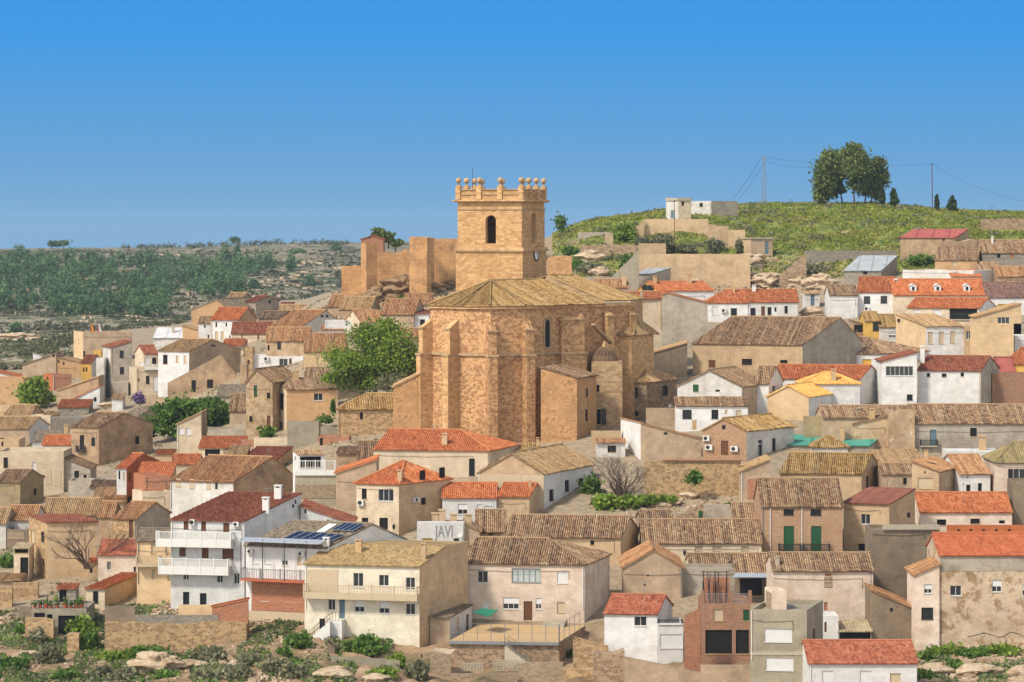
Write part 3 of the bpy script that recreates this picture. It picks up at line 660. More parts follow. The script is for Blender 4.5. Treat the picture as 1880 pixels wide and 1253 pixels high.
    for x0_, y0_, x1_, y1_ in xs_(ac): ac_unit(x0_, y0_, x1_, y1_)
    for x_, y_, r_ in xs_(dish): dish_(x_, y_, r_)
    for x_, y0_, y1_ in xs_(ant): antenna(x_, y0_, y1_)
    return root
def hit_roof(px, py):
    d = PT(px, py, 1.0); best = None
    for P0, n, poly in LAST['planes']:
        den = n.dot(d)
        if abs(den) < 1e-6: continue
        t = n.dot(P0)/den
        if t <= 0: continue
        pr = [((p.x*F/p.y)+CX, YH-p.z*F/p.y) for p in poly]; ins = False; j = len(pr)-1
        for i in range(len(pr)):
            (xi, yi), (xj, yj) = pr[i], pr[j]
            if (yi > py) != (yj > py) and px < (xj-xi)*(py-yi)/(yj-yi)+xi: ins = not ins
            j = i
        if ins and (best is None or t < best[0]): best = (t, d*t, n)
    if best: return best[1], best[2]
    t = LAST['D']+3.0; return d*t, Vector((0, 0, 1))
def chimney(xa, ya, xb, yb, parent, mat=None):
    p, n = hit_roof((xa+xb)/2, yb); h = (yb-ya)*p.y/F; w_ = max(.4, (xb-xa)*p.y/F*.85); mb = MB(); u = LAST['u']; an = math.atan2(u.y, u.x)
    mb.cbox((p.x, p.y), w_/2, w_*.42, p.z-.5, p.z+h*.78, an); mb.cbox((p.x, p.y), w_/2+.06, w_*.42+.06, p.z+h*.92, p.z+h, an)
    for sx in (-1, 1): mb.cbox((p.x+u.x*sx*w_*.4, p.y+u.y*sx*w_*.4), w_*.1, w_*.4, p.z+h*.78, p.z+h*.92, an)
    return mb.build('chimney', mat or random.choice(['plaster_white', 'stone', 'stone', 'concrete_plain', 'wall_c']), parent)
MATS['wall_c'] = MATS['tan']
def onface(px, py):
    k = (px-CX)/F; f = 'F' if LAST['k0']-1e-6 <= k <= LAST['k1']+1e-6 else ('R' if k > LAST['k1'] else 'L'); o, d, L, _, n = LAST['faces'][f]
    s = (k*o.y-o.x)/(d.x-k*d.y); yy = o.y+d.y*s
    return Vector((o.x+d.x*s, yy, (YH-py)*yy/F)), Vector((d.x, d.y, 0)), n
def ac_unit(x0, y0, x1, y1):
    p, d, n = onface(X(x0), Y(y1)); w_ = (x1-x0)/ORG[2]*p.y/F/max(.3, abs(d.x)); h = (y1-y0)/ORG[2]*p.y/F; w_, h = max(.6, min(w_, 1.1)), max(.5, min(h, .8)); U = Vector((0, 0, 1))
    mb = MB(); mb.box(p+n*.1, d*w_, n*.32, U*h); o = mb.build('air_conditioner', 'frame_white', LAST['root'])
    m2 = MB(); c = p+n*.43+d*w_*.4+U*h*.5; k = 12; r = h*.38
    m2.face([c+d*r*math.cos(2*math.pi*i/k)+U*r*math.sin(2*math.pi*i/k) for i in range(k)]); m2.build('fan', 'iron', o)
def dish_(x, y, r):
    p, d, n = onface(X(x), Y(y)); rr = r/ORG[2]*p.y/F; U = Vector((0, 0, 1)); mb = MB(); c = p+n*.6+U*.1; t = (n+U*.35+d*.2).normalized(); a = t.orthogonal().normalized(); b = t.cross(a); k = 14; i = len(mb.v)
    rings = [(0, -.16), (.5, -.11), (1, 0)]
    for q, dz in rings:
        for j in range(k): e = a*math.cos(2*math.pi*j/k)+b*math.sin(2*math.pi*j/k); mb.v.append(tuple(c+e*rr*q+t*dz*rr*1.4)); mb.u.append((0, 0))
    for q in range(2):
        for j in range(k): j2 = (j+1) % k; mb.f.append([q*k+j, q*k+j2, (q+1)*k+j2, (q+1)*k+j])
    mb.tube(c-t*.1, p, .03); mb.tube(c-t*.1, c+t*rr*.9, .015); mb.build('satellite_dish', 'plaster_white', LAST['root'])
def antenna(x, y0, y1):
    p, n = hit_roof(X(x), Y(y1)); h = (y1-y0)/ORG[2]*p.y/F; mb = MB(); mb.tube(p-Vector((0, 0, .3)), p+Vector((0, 0, h)), .025); u = LAST['u']; an = random.random()*3
    d = Vector((math.cos(an), math.sin(an), 0)); q = p+Vector((0, 0, h*.92)); mb.tube(q-d*.5, q+d*.5, .015); e = Vector((-d.y, d.x, 0))
    for i in range(-3, 4): mb.tube(q+d*i*.15-e*.22, q+d*i*.15+e*.22, .01, n=3)
    mb.build('antenna', 'grey_metal', LAST['root'])
def FP(px, py, off=0.0):       # point on the front face of the last building
    o, d, L, _, n = LAST['faces']['F']; k = (X(px)-CX)/F; s = (k*o.y-o.x)/(d.x-k*d.y); yy = o.y+d.y*s
    return Vector((o.x+d.x*s, yy, (YH-Y(py))*yy/F))+n*off
def balcony(xa, xb, yt, ysl, dep=1.2, solid=.45, rail='plaster_white', slab='plaster_white', posts=5, bar=.16, roofposts=None):
    """balcony on the last building's front between columns xa..xb; rail top row yt, slab underside row ysl"""
    p, q = FP(xa, ysl), FP(xb, ysl); n = LAST['faces']['F'][4]; d = (q-p); d.z = 0; L = d.length; d.normalize(); U = Vector((0, 0, 1)); z1 = FP(xa, yt).z; H_ = z1-p.z
    mb = MB(); mb.box(p, d*L, n*dep, U*.2); so_ = mb.build('balcony', slab, LAST['root'])
    r = MB(); t = .09
    for a_, e, l in ((p+n*(dep-t), d, L), (p, n, dep-t), (p+d*(L-t), n, dep-t)):
        sd_ = n*t if e is d else d*t
        if solid > 0: r.box(a_+U*.2, e*l, sd_, U*(H_-.2)*solid)
        r.box(a_+U*(H_-.09), e*l, sd_, U*.09)
        k = max(2, int(l/bar))
        for i in range(k+1): c = a_+e*(l*i/k); r.box(c+U*(.2+(H_-.2)*solid)+sd_*.25, e*.05, sd_*.5, U*((H_-.2)*(1-solid)-.09))
    for i in range(posts+1): r.box(p+n*(dep-t-.02)+d*((L-.16)*i/posts)+U*.2, d*.16, n*(t+.05), U*(H_-.12))
    r.build('railing', rail, so_)
    return p, d, n, L
terrain()
# ------------------------------------------------------------------ houses: measured on sheets of the photograph, set out on the survey ground
# ---- upper left quarter
K(350, 500)
H('village_house', 'large tan house with grey-brown roof at the far edge of the left quarter', 5, 300, 288, 440, 207, 'p', 'orangetan', 'gry', ax=200, xs=540, dp=16)
H('village_house', 'small tan-roofed house peeking over the grey-roofed house on the far left', 270, 390, 200, 330, 158, 'g', 'tan', 'tan', xs=470, on=14)
H('village_house', 'pale gabled house with brown roof below the terraced rocky slope', 422, 500, 225, 345, 182, 'g', 'greyp', 'rb', xs=680, w='600,215,612,240,o', dp=9)
H('village_house', 'tiny white house with a flat dark-red roof beside the pale gable', 690, 785, 246, 310, 230, 's', 'white2', 'rb', dp=5)
H('village_house', 'low house with a long tan roof under the rock terraces', 680, 885, 292, 350, 250, 'g', 'tan2', 'tan')
H('village_house', 'low house under grey-brown tiles between the orange roof and white gable', 520, 700, 352, 420, 300, 'g', 'tan2', 'dark', xs=790)
H('white_house', 'tall white house with a bright orange roof above the left quarter', 155, 370, 362, 545, 272, 'g', 'white', 'ora', xs=505, ws='tan', w='190,385,203,422,o;268,388,280,418,o;330,388,340,418,o;188,455,212,520,b;232,455,255,520,b;296,485,306,520,o', dp=9)
H('white_house', 'narrow white house with old tiles left of the bright orange roof', 60, 158, 388, 545, 338, 'g', 'white', 'mix', w='103,405,115,430,o;130,480,142,512,o', on=2)
H('village_house', 'cream house under a wide plain brown-red roof', 312, 615, 470, 590, 385, 'g', 'cream', 'rb', w='388,483,400,524,D;512,483,524,526,D', dp=9)
H('village_house', 'house with broad old tile roof and white gable wall facing right', 615, 850, 418, 530, 290, 'g', 'white2', 'warm', xs=1180, rp=.55, w='650,432,680,472,o;1000,330,1015,345,o;1040,330,1055,345,o', dp=11)
H('village_house', 'house with grey tiles and white chimney behind the white gable', 1000, 1190, 345, 420, 272, 'g', 'white2', 'dark', ch='1097,258,1130,330', on=12)
H('village_house', 'white house with stepped walls left of the spring-green tree', 1030, 1300, 372, 530, None, 'f', 'white', None, dp=6)
H('village_house', 'small tiled lean-to against the stepped white walls', 1000, 1170, 440, 545, 402, 's', 'white', 'warm', dp=5)
H('village_house', 'cream gabled house with orange-red tiles above the spring-green tree', 1305, 1490, 378, 490, 292, 'g', 'cream', 'warm', xs=1185, dp=9)
H('village_house', 'long low tan-roofed house right below the castle tower', 1050, 1262, 262, 320, 175, 'g', 'tan2', 'warm', dp=7, a=-14)
H('village_house', 'low house with pale ribbed roof at the foot of the castle rock', 1140, 1380, 282, 330, 188, 'g', 'old', 'tan', dp=7, a=-14)
H('village_house', 'grey-sided house with small white window below the castle rock', 1575, 1700, 325, 450, 240, 'g', 'tan2', 'mix', xs=1490, w='1525,350,1553,392,w', dp=8)
H('village_house', 'dilapidated house with sagging orange-tan roof and stained plaster', 578, 905, 524, 735, 425, 'g', 'peel', 'warm', w='665,532,692,590,g;590,560,605,600,o', dp=10)
H('white_house', 'white flat-roofed annex with air conditioner below the sagging roof', 475, 865, 645, 745, None, 'f', 'white', None, w='680,665,745,722,d;755,662,775,730,D', ac='560,640,600,680', on=-3)
H('stone_tower_house', 'square yellow stone corner tower left of the white annex', 415, 475, 575, 760, None, 'f', 'rubbley', None, w='435,675,452,705,o', on=-1, dp=4)
H('village_house', 'cream house with orange-brown roof half hidden by the spring-green tree', 870, 1180, 605, 760, 472, 'g', 'peach', 'warm', w='970,645,990,708,b;1025,655,1045,715,b', dp=10)
H('village_house', 'tall house with peeling plaster gable and green-framed window', 425, 628, 840, 1240, 745, 'p', 'peel', 'mix', ax=500, xs=830, w='485,868,510,958,G;585,925,610,970,o;450,1105,475,1150,o;585,1100,612,1190,D', dp=12)
H('village_house', 'tan modern house with chimney beside the spring-green tree', 735, 1132, 898, 1215, 810, 's', 'orangetan', 'mix', xs=630, ws='cream', w='945,930,1015,985,d;645,925,668,1045,g;688,930,712,1050,g;675,1150,703,1235,g', ch='780,755,832,818', dp=8)
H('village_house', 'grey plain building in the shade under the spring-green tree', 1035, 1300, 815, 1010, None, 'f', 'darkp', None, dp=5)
H('stone_house', 'low stone house with mossy tiles beside the church annex', 1130, 1565, 1047, 1275, 930, 'hl', 'rubbley', 'och', w='1298,1075,1322,1130,o', dp=10)
H('village_house', 'small rust-roofed house right of the dark green bush', 300, 425, 1060, 1180, 935, 'g', 'tan2', 'mix', dp=7)
H('village_house', 'grey concrete-roofed shed behind the dark green bush', 200, 420, 952, 1040, 862, 's', 'greyp', 'gry', dp=7)
H('garden_wall', 'pale garden wall under the dark green bush', 130, 445, 1190, 1265, None, 'f', 'concrete', None, dp=1.0, cat='wall')
K(0, 500)
H('village_house', 'long grey-tan house with rising roofline at the left edge', 172, 430, 710, 860, 620, 'l', 'tan2', 'mix', dp=9, w='405,632,417,650,o')
H('village_house', 'tan house with roofline falling right next to the terracotta block', 430, 620, 692, 850, 652, 'r', 'orangetan', 'mix', dp=9, w='445,675,453,693,o;484,690,493,710,o', on=.3)
H('village_house', 'small white wall end rising behind the long grey-tan house', 252, 335, 672, 800, 622, 'r', 'white', None, dp=3, on=8)
H('town_hall', 'plain flat-topped tan block with two flags on its roof', 637, 1012, 460, 720, None, 'f', 'tan2', None, xs=565, ws='peach', w='638,605,653,652,o;575,510,583,545,b;600,510,608,545,b', dp=9)
TOWNHALL = dict(LAST)
H('village_house', 'tall grey-white house with sunlit left wall and small brown-red roof', 850, 1010, 574, 960, 530, 'l', 'greyp', 'rb', xs=788, ws='white2', w='918,602,948,655,g;920,728,950,780,g', dp=8)
H('white_house', 'low white block against the tall grey-white house', 738, 800, 660, 975, None, 'f', 'white2', None, dp=5, on=-1)
H('yellow_house', 'small bright yellow house with brown-red roof', 622, 702, 692, 830, 637, 'g', 'yellow', 'rb', xs=785, ws='white', w='635,730,648,765,o;657,730,670,765,o', dp=7)
H('village_house', 'little yellow rooftop room against the town hall wall', 716, 776, 602, 760, None, 'f', 'yellow', None, dp=3)
H('brick_building', 'terracotta brick block with chimney at the left edge', 405, 548, 785, 910, None, 'f', 'brick', None, xs=335, ws='terracotta', dp=6, ch='475,755,505,850')
H('village_house', 'narrow tan house with tiles sloping down left beside the round tree', 440, 755, 905, 1060, 800, 'l', 'tan', 'tan', dp=7)
H('white_house', 'white house with red roof sloping down left', 548, 765, 978, 1070, 872, 'l', 'white', 'red', w='722,960,738,990,o;688,1000,698,1020,o', dp=7)
H('village_house', 'grey house with striped red and white tin roof', 442, 680, 1032, 1130, 975, 's', 'block', 'red', w='537,1055,560,1083,d', dp=6)
H('village_house', 'slender cream house with brown-red roof beside the terrace', 1105, 1212, 622, 800, 562, 'g', 'cream', 'rb', xs=1035, w='1110,655,1152,702,w;1167,655,1200,706,o', dp=6)
H('village_house', 'cream terrace house with blue door under the balustrade', 1047, 1300, 735, 960, None, 'f', 'cream', None, xs=990, w='1120,795,1145,855,g;1175,800,1215,912,w;1245,805,1270,940,B;1060,815,1070,840,o', dish='1083,705,16', dp=7)
balcony(1105, 1298, 705, 748, .8, .35, posts=3)
H('village_house', 'house with white front and wide grey-tan gable facing right', 1212, 1450, 604, 960, 514, 'g', 'white', 'tan', xs=1847, ws='tan2', rp=.45, w='1250,635,1285,705,o;1350,640,1370,690,b;1408,640,1430,700,b;1620,558,1630,572,o;1638,558,1648,572,o', ch='1300,600,1325,716', dp=13)
H('ruined_house', 'roofless ruin with crumbling stained walls above the dark green bush', 1285, 1850, 850, 1010, 640, 'p', 'old', None, ax=1680, w='1470,830,1500,920,o;1590,825,1632,890,o', dp=4, cat='ruin')
H('village_house', 'tan house with white metal roof and chimney at the back of the left quarter', 1175, 1402, 502, 640, 425, 's', 'white2', 'mwht', ch='1316,395,1342,462', dp=8, w='1185,520,1225,570,w')
H('village_house', 'tan flat-sided house right of the white metal roof', 1400, 1575, 460, 620, 410, 'r', 'orangetan', 'tan', dp=8)
H('white_house', 'white house cut by the left edge above the round tree', -40, 150, 802, 880, 762, 'r', 'white2', 'red', dp=7)
H('village_house', 'orange-tan walled house at the left edge behind the round tree', -60, 180, 815, 1015, None, 'f', 'orangetan', None, dp=8)
H('village_house', 'small house with tan tiles in front of the orange-tan wall', 35, 232, 1097, 1165, 1020, 'g', 'tan', 'tan', xs=335, dp=8)
H('village_house', 'house with broad grey-tan roof and white side at the left edge', -70, 225, 1197, 1330, 1110, 'g', 'tan2', 'tan', xs=375, ws='white', w='265,1215,280,1250,b;300,1210,318,1250,b', dp=10)
H('village_house', 'low house with flat grey roof right of the rubble heap', 930, 1050, 1108, 1190, 1025, 's', 'greyp', 'gry', xs=1200, dp=7)
H('village_house', 'big weathered plaster house with tiny iron balcony', 547, 757, 1187, 1490, 1078, 'g', 'old', 'mix', xs=1172, rp=.47, w='612,1250,645,1365,o;703,1268,728,1330,g;1038,1258,1072,1320,o', dp=12)
balcony(590, 655, 1330, 1378, .5, 0, 'iron', 'iron', 1)
# ---- left, middle height
K(0, 780)
H('white_house', 'white house with clean orange roof beside the weathered plaster house', 325, 552, 152, 300, 82, 'g', 'white2', 'ora', w='420,183,465,230,d;490,205,515,250,o', dp=8)
H('village_house', 'cream flat block at the left edge above the long cream building', -30, 150, 112, 260, None, 'f', 'tan', None, w='10,130,25,165,o', dp=6)
H('village_house', 'long cream building with two blind windows at the left edge', -20, 488, 205, 580, None, 'f', 'cream', None, w='28,252,60,328,g;250,288,275,350,w;355,345,395,460,P;415,348,467,470,P', dp=9)
H('village_house', 'grey-white house with roofline falling right beside the long cream building', 488, 692, 332, 585, 252, 'r', 'greyp', 'dark', w='570,355,605,410,o;640,385,665,430,o', dp=7, on=1)
H('village_house', 'squat olive-tan house with brown tiles at the left edge', -40, 155, 435, 640, 345, 'g', 'olive', 'mix', xs=335, w='258,490,285,540,o', dp=9)
H('village_house', 'low plastered yard building below the grey-white house', 525, 700, 430, 600, None, 'f', 'greyp', None, dp=5)
H('ruined_house', 'collapsed tile roof beside the orange corner house', 700, 955, 592, 660, 480, 's', 'tan2', 'tan', dp=7, cat='ruin')
H('village_house', 'three-storey white house with terracotta side and orange roof', 895, 970, 327, 610, 222, 'g', 'white', 'ora', xs=1215, rp=.5, ws='terracotta', w='908,355,922,420,o;945,365,960,430,b;985,370,1005,440,D;980,550,1010,600,o', dp=13)
H('village_house', 'house with faded orange lean-to roof behind the brick terrace', 1052, 1310, 392, 440, 285, 's', 'tan2', 'ora', dp=7, on=-5)
H('brick_terrace_house', 'cream house with a brick-walled roof terrace', 1110, 1305, 392, 640, None, 'f', 'brick', None, xs=1025, dp=6, on=-6)
H('village_house', 'low cream wall house below the brick terrace', 1090, 1310, 512, 640, None, 'f', 'cream', None, xs=1015, dp=4, on=-2.2)
H('village_house', 'small house with red-brown roof beside the cream shed wall', 1318, 1520, 300, 420, 228, 'g', 'cream', 'red', dp=7)
H('village_house', 'tan-roofed house behind the tall plaster house with bare tree', 325, 735, 690, 800, 565, 'g', 'tan2', 'tan', dp=9)
H('village_house', 'tall plain plaster house behind the bare tree', 360, 745, 747, 1190, 690, 's', 'tan', 'rb', xs=220, ws='rubbley', w='318,820,338,895,g;238,815,262,905,b;240,1015,262,1095,g;322,1030,340,1085,o', dp=8)
H('village_house', 'house with yellow stone front and grey gable right of the bare tree', 868, 1048, 717, 900, 592, 'g', 'rubbley', 'warm', xs=1305, ws='greyp', rp=.55, w='990,730,1020,870,D', dp=9)
H('village_house', 'narrow tiled house behind the bare tree crown', 755, 866, 702, 900, 592, 'g', 'old', 'warm', on=1.0, dp=8)
H('white_house', 'pale pink house with ribbed brown roof', 752, 1052, 992, 1210, 885, 'g', 'pink', 'brf', w='820,1050,852,1115,d;1025,1090,1043,1130,o', dp=9)
H('village_house', 'tiny cream hut beside the pale pink house', 675, 752, 1050, 1190, 1035, 's', 'tan', 'red', w='688,1090,710,1138,d', dp=3)
H('village_house', 'beige house with side balcony left of the white balcony house', 1050, 1318, 887, 1380, 800, 'g', 'peach', 'gry', w='1160,910,1190,990,b;1268,920,1300,985,b;1165,1110,1188,1185,b;1285,1110,1310,1200,b', dp=8)
balcony(1048, 1230, 1000, 1085, 1.0, .2, 'shutter_beige', 'shutter_beige', 1)
H('white_house', 'white house with old tiles cut by the left edge', -60, 45, 752, 950, 640, 'g', 'white2', 'tan', dp=8)
H('village_house', 'low house with orange-mixed tiles and white front near the left edge', 45, 268, 727, 930, 622, 'g', 'white2', 'warm', dp=9)
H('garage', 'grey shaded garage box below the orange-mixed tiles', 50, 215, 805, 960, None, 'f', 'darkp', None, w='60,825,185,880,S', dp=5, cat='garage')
H('village_house', 'low sheds with red corrugated canopy near the left edge', 105, 222, 945, 1210, 925, 's', 'cream', 'corr', w='112,955,215,985,o;155,1018,218,1150,o', dp=4, dish='125,1070,10')
H('village_house', 'small tiled outhouse at the lower left edge', -40, 155, 1190, 1270, 1140, 's', 'tan2', 'tan', w='100,1200,155,1225,o', dp=5)
K(0, 953)
H('village_house', 'small cream house with clean orange shed roof above the retaining wall', 660, 803, 530, 700, 412, 's', 'cream', 'ora', xs=1080, ws='tan', w='715,555,752,645,g', dp=12)
# ---- lower middle left
K(350, 750)
H('white_house', 'big white house with two long balconies and dark red roof', -152, 412, 862, 1513, 645, 's', 'white', 'rb', xs=845, w='80,865,118,942,D;250,878,297,950,D;-54,860,-17,933,D;85,1068,138,1150,D;243,1078,330,1160,D;-87,1055,-37,1137,D;203,1266,247,1338,d;332,1268,376,1348,d;-57,1248,-14,1316,d;-57,1408,-12,1503,g;73,1418,120,1513,g;780,738,790,760,o;800,705,808,730,o', ch='549,680,607,778;640,588,703,690', chm='plaster_white', dp=14, ac='330,870,375,905;0,850,24,895', ant='585,610,665')
BALC = LAST['root']
balcony(-243, 332, 935, 1052, 1.3, .48, posts=5)
balcony(-225, 312, 1138, 1262, 1.3, .48, posts=5)
H('white_house', 'plain white back wing with roofline falling right behind the big white house', 845, 1240, 882, 1200, 748, 'r', 'white', 'rb', dp=8, D=LAST['D']+12, w='875,778,885,802,o', ac='1040,845,1080,880')
H('workshop', 'long building with solar panels on its ribbed roof and brick ground floor', 425, 1040, 1068, 1678, 876, 'g', 'white', 'gry', xs=1650, rp=.57, w='475,1115,520,1190,w;565,1120,615,1190,w;700,1125,745,1205,h;818,1130,850,1195,b;470,1318,1040,1560,R;428,1565,1040,1700,P;540,1383,597,1478,w;728,1323,855,1486,o', dp=13, ac='438,1080,485,1110;826,1095,880,1130', ant='1495,940,1010')
WORK = dict(LAST)
p_, d_, n_, L_ = balcony(420, 1035, 1215, 1310, 1.6, 0, 'grey_metal', 'terra', 4, bar=.3)
mb = MB()
for f_ in (.0, .27, .54, .81): mb.tube(p_+d_*(L_*f_+.1)+n_*1.5, p_+d_*(L_*f_+.1)+n_*1.5+Vector((0, 0, 5.2-.2)), .06)
mb.build('post', 'iron', LAST['root'])
mb = MB(); q_ = p_+Vector((0, 0, 5.0)); mb.box(q_-n_*.1, d_*L_, n_*2.0-Vector((0, 0, .25)), (0, 0, .06)); mb.build('awning', 'steel', LAST['root'])
def panels(corners, n):
    Q = []
    for x, y in corners: p, nn = hit_roof(X(x), Y(y)); Q.append(p+nn*.22)
    mb = MB(); fr = MB(); th = nn*.05
    for i in range(n):
        a, b = i/n+.012, (i+1)/n-.012; q = [Q[0].lerp(Q[1], a), Q[0].lerp(Q[1], b), Q[3].lerp(Q[2], b), Q[3].lerp(Q[2], a)]
        mb.face([p+th for p in q], [(0, 0), (1, 0), (1, 1), (0, 1)])
    q = [Q[0], Q[1], Q[2], Q[3]]
    for k in range(4): fr.face([q[k], q[(k+1) % 4], q[(k+1) % 4]+th*1.4, q[k]+th*1.4])
    fr.face(q)
    for i in range(n+1): a = Q[0].lerp(Q[1], i/n); b = Q[3].lerp(Q[2], i/n); fr.tube(a+th, b+th, .025, n=4)
    for c in q: fr.tube(c, c-nn*.3, .03, n=4)
    o = mb.build('solar_panel', 'solar', LAST['root']); fr.build('panel_frame', 'steel', o)
panels([(710, 1012), (1095, 1028), (1190, 985), (825, 957)], 6)
panels([(1080, 945), (1245, 955), (1338, 905), (1180, 892)], 4)
p1 = [hit_roof(X(x), Y(y)) for x, y in ((962, 955), (1025, 955), (1125, 893), (1060, 890))]
mb = MB(); mb.face([p+n*.1 for p, n in p1]); mb.build('skylight_sheet', 'plaster_white', LAST['root'])
K(350, 953)
H('village_house', 'long beige house with chimneys, continuous balcony and outside stair', 875, 1755, 360, 985, 200, 'q', 'ivory', 'tflat', xs=2126, ws='tan', rp=.5, w='1248,415,1325,525,d;1445,430,1520,515,d;1650,450,1722,545,d;900,392,1128,560,P;1258,628,1333,715,h;1447,640,1525,725,h;1650,650,1722,735,d;1140,605,1183,765,B;1055,615,1110,700,d;1108,862,1162,1015,B;990,765,1028,865,g', ch='1015,140,1068,240;1262,155,1318,250', dp=12)
LB = LAST['root']
chimney(X(1765), Y(180), X(1810), Y(305), LB)
balcony(885, 1757, 492, 600, 1.3, .40, 'shutter_beige', 'shutter_beige', 5, bar=.34)
chk = FP(1110, 770)
def stair(p, q, w_, n, name, label, mat='concrete_plain', rail=True, parent=None):
    p, q = Vector(p), Vector(q); d = q-p; h = Vector((d.x, d.y, 0)); s = Vector((-h.y, h.x, 0)).normalized()*w_; mb = MB()
    for i in range(n):
        a = p+h*(i/n); z1 = p.z+d.z*(i+1)/n; z0 = min(p.z, q.z)-.6; mb.box(Vector((a.x, a.y, z0)), h/n, s, (0, 0, max(.1, z1-z0)))
    t = None
    if parent is None: t = thing(name, label, 'stairs', p); parent = t
    mb.build('steps', mat, parent)
    if rail:
        r = MB()
        for sd in (Vector((0, 0, 0)), s):
            for i in range(5): c = p+d*(i/4)+sd; r.tube(c, c+Vector((0, 0, 1)), .025, n=4)
            for hh in (.5, 1.0): r.tube(p+sd+Vector((0, 0, hh)), q+sd+Vector((0, 0, hh)), .025, n=4)
        r.build('handrail', 'iron', parent)
    return t
stair(FP(955, 900, 1.4), FP(1110, 770, 1.4), -1.1, 12, '', '', 'plaster_white', True, LB)
mb = MB(); a = FP(1110, 768, .02); b = FP(1185, 768, .02); mb.box(a-Vector((0, 0, 3.9)), b-a, LAST['faces']['F'][4]*1.5, (0, 0, 3.9)); mb.build('stair_landing', 'plaster_white', LB)
mb = MB(); n = LAST['faces']['F'][4]
for f in (0, .33, .66, 1): c = a.lerp(b, f)+n*1.45; mb.tube(c, c+Vector((0, 0, 1)), .025)
mb.tube(a+n*1.45+Vector((0, 0, 1)), b+n*1.45+Vector((0, 0, 1)), .025); mb.build('handrail', 'iron', LB)
K(350, 750)
H('village_house', 'large house with wide orange hip roof behind the orange corner house', 1405, 2290, 320, 520, 166, 'hr', 'cream', 'ora', xs=2520, w='2136,386,2178,516,g', dp=13, ch='1925,190,1972,272')
H('village_house', 'two-storey tan corner house with orange hip roof and dark windows', 1272, 1597, 577, 985, 402, 'h', 'cream', 'ora', xs=1992, ws='tan', w='1312,618,1350,697,o;1440,622,1557,712,d;1312,840,1362,905,o;1447,840,1513,930,o;1758,478,1797,560,o;1908,455,1947,540,o;1768,685,1806,740,o', ac='1287,700,1332,745;1700,685,1746,720', ch='1586,470,1626,548', dp=11)
H('village_house', 'tan blank-walled house with orange verge rising right', 1115, 1425, 492, 800, 392, 'l', 'tan2', 'ora', dp=8)
H('village_house', 'beige house under a glazed roof terrace with white railings', 800, 1115, 512, 800, None, 'f', 'concrete', None, dp=7, w='803,590,1110,690,S')
LASTT = dict(LAST)
H('white_house', 'little white rooftop room with tiled roof beside the white terrace railings', 826, 1025, 352, 480, 318, 's', 'white', 'tan', xs=785, w='840,370,1000,450,o;795,370,808,400,o', dp=4, on=2)
H('village_house', 'low house with flat wide brown-red roof above the old white house', 375, 645, 397, 480, 292, 's', 'tan2', 'rb', xs=782, dp=10)
H('village_house', 'tan tile strip roof left of the flat brown-red roof', 275, 420, 375, 450, 280, 's', 'tan2', 'tan', on=1)
H('garage', 'cream open garage with red-brown roof near the dark green bush', 62, 408, 298, 410, 212, 's', 'cream', 'red', w='110,315,225,365,o;252,305,360,365,S', dp=7, cat='garage')
H('village_house', 'cream house end with shed roof left of the open garage', -105, 82, 95+25, 330, 30, 'l', 'cream', 'tan', xs=125, ws='tan2', w='-95,150,-50,200,w;-35,152,5,205,w', dp=7)
H('garden_wall', 'beige garden wall left of the tall retaining wall', 485, 745, 228, 320, None, 'f', 'cream', None, dp=1, cat='wall')
H('retaining_wall', 'tall plain beige retaining wall below the tan modern house', 742, 982, 100, 330, None, 'f', 'concrete', None, dp=1.5, cat='wall')
H('retaining_wall', 'beige sloping yard wall above the brick outbuilding', 980, 1217, 205, 260, 130, 'r', 'concrete', None, dp=1.5, cat='wall')
H('outbuilding', 'brick outbuilding with dark doorway under the yard wall', 985, 1217, 218, 330, None, 'f', 'brick', None, w='992,228,1014,285,o', dp=4, on=-4)
H('old_house', 'low house with rubbly brown tiles below the stone house', 1120, 1335, 345, 440, 292, 's', 'old', 'dark', dp=8)
H('old_house', 'old house with long dark tile roof behind the wide orange hip roof', 1280, 1660, 392, 460, 255, 'g', 'old', 'dark', dp=10)
H('white_house', 'old white house with long weathered orange-tan roof and four small windows', -157, 327, 562, 790, 368, 'g', 'white2', 'warm', xs=800, ws='old', rp=.62, w='-110,540,-77,600,b;-7,545,28,615,b;123,555,150,620,b;187,565,208,622,g', dp=12, ant='592,310,395')
# ---- middle
LAST.update(LASTT); balcony(802, 1112, 400, 514, .25, .3, posts=4, bar=.35)
K(720, 780)
H('village_house', 'low ruined roof of loose tiles at the foot of the church apse', -60, 500, 168, 215, 84, 's', 'old', 'tan', dp=8)
H('white_house', 'white house with neat orange roof and three shuttered windows', 385, 800, 557, 760, 447, 'g', 'white', 'ora', w='505,608,578,688,h;650,612,690,700,w;705,625,775,690,h', dp=9)
H('village_house', 'tan wing under the neat orange roof, chimney at its top', 806, 1052, 547, 760, 448, 'g', 'tan', 'ora', xs=1160, dp=8, on=.2, ch='1046,425,1066,468')
H('village_house', 'long white house with tan pediment gable and pale weathered roof', 660, 1165, 372, 650, 220, 'p', 'tan', 'tan', xs=1545, ws='white', ax=912, w='1205,497,1236,583,g;1325,425,1355,510,g;1430,410,1462,495,g;662,385,1163,700,Q'.replace(',Q', ',P'), dp=18)
PED = dict(LAST)
H('village_house', 'small ochre-tiled house behind the pediment gable, brick chimney beside', 810, 1130, 217, 280, 140, 's', 'white2', 'och', dp=6, ch='1103,98,1130,165')
H('village_house', 'grey-white wall with the painted word JAVI and a satellite dish', 190, 553, 750, 1020, None, 'b', 'white', None, w='228,872,312,925,y;472,872,510,904,g', dish='515,843,22', dp=1.6)
JAVI = dict(LAST)
H('village_house', 'tan plastered house side with falling roofline behind the painted word wall', 548, 672, 815, 960, 752, 'r', 'tan2', 'mix', dp=6, on=.6)
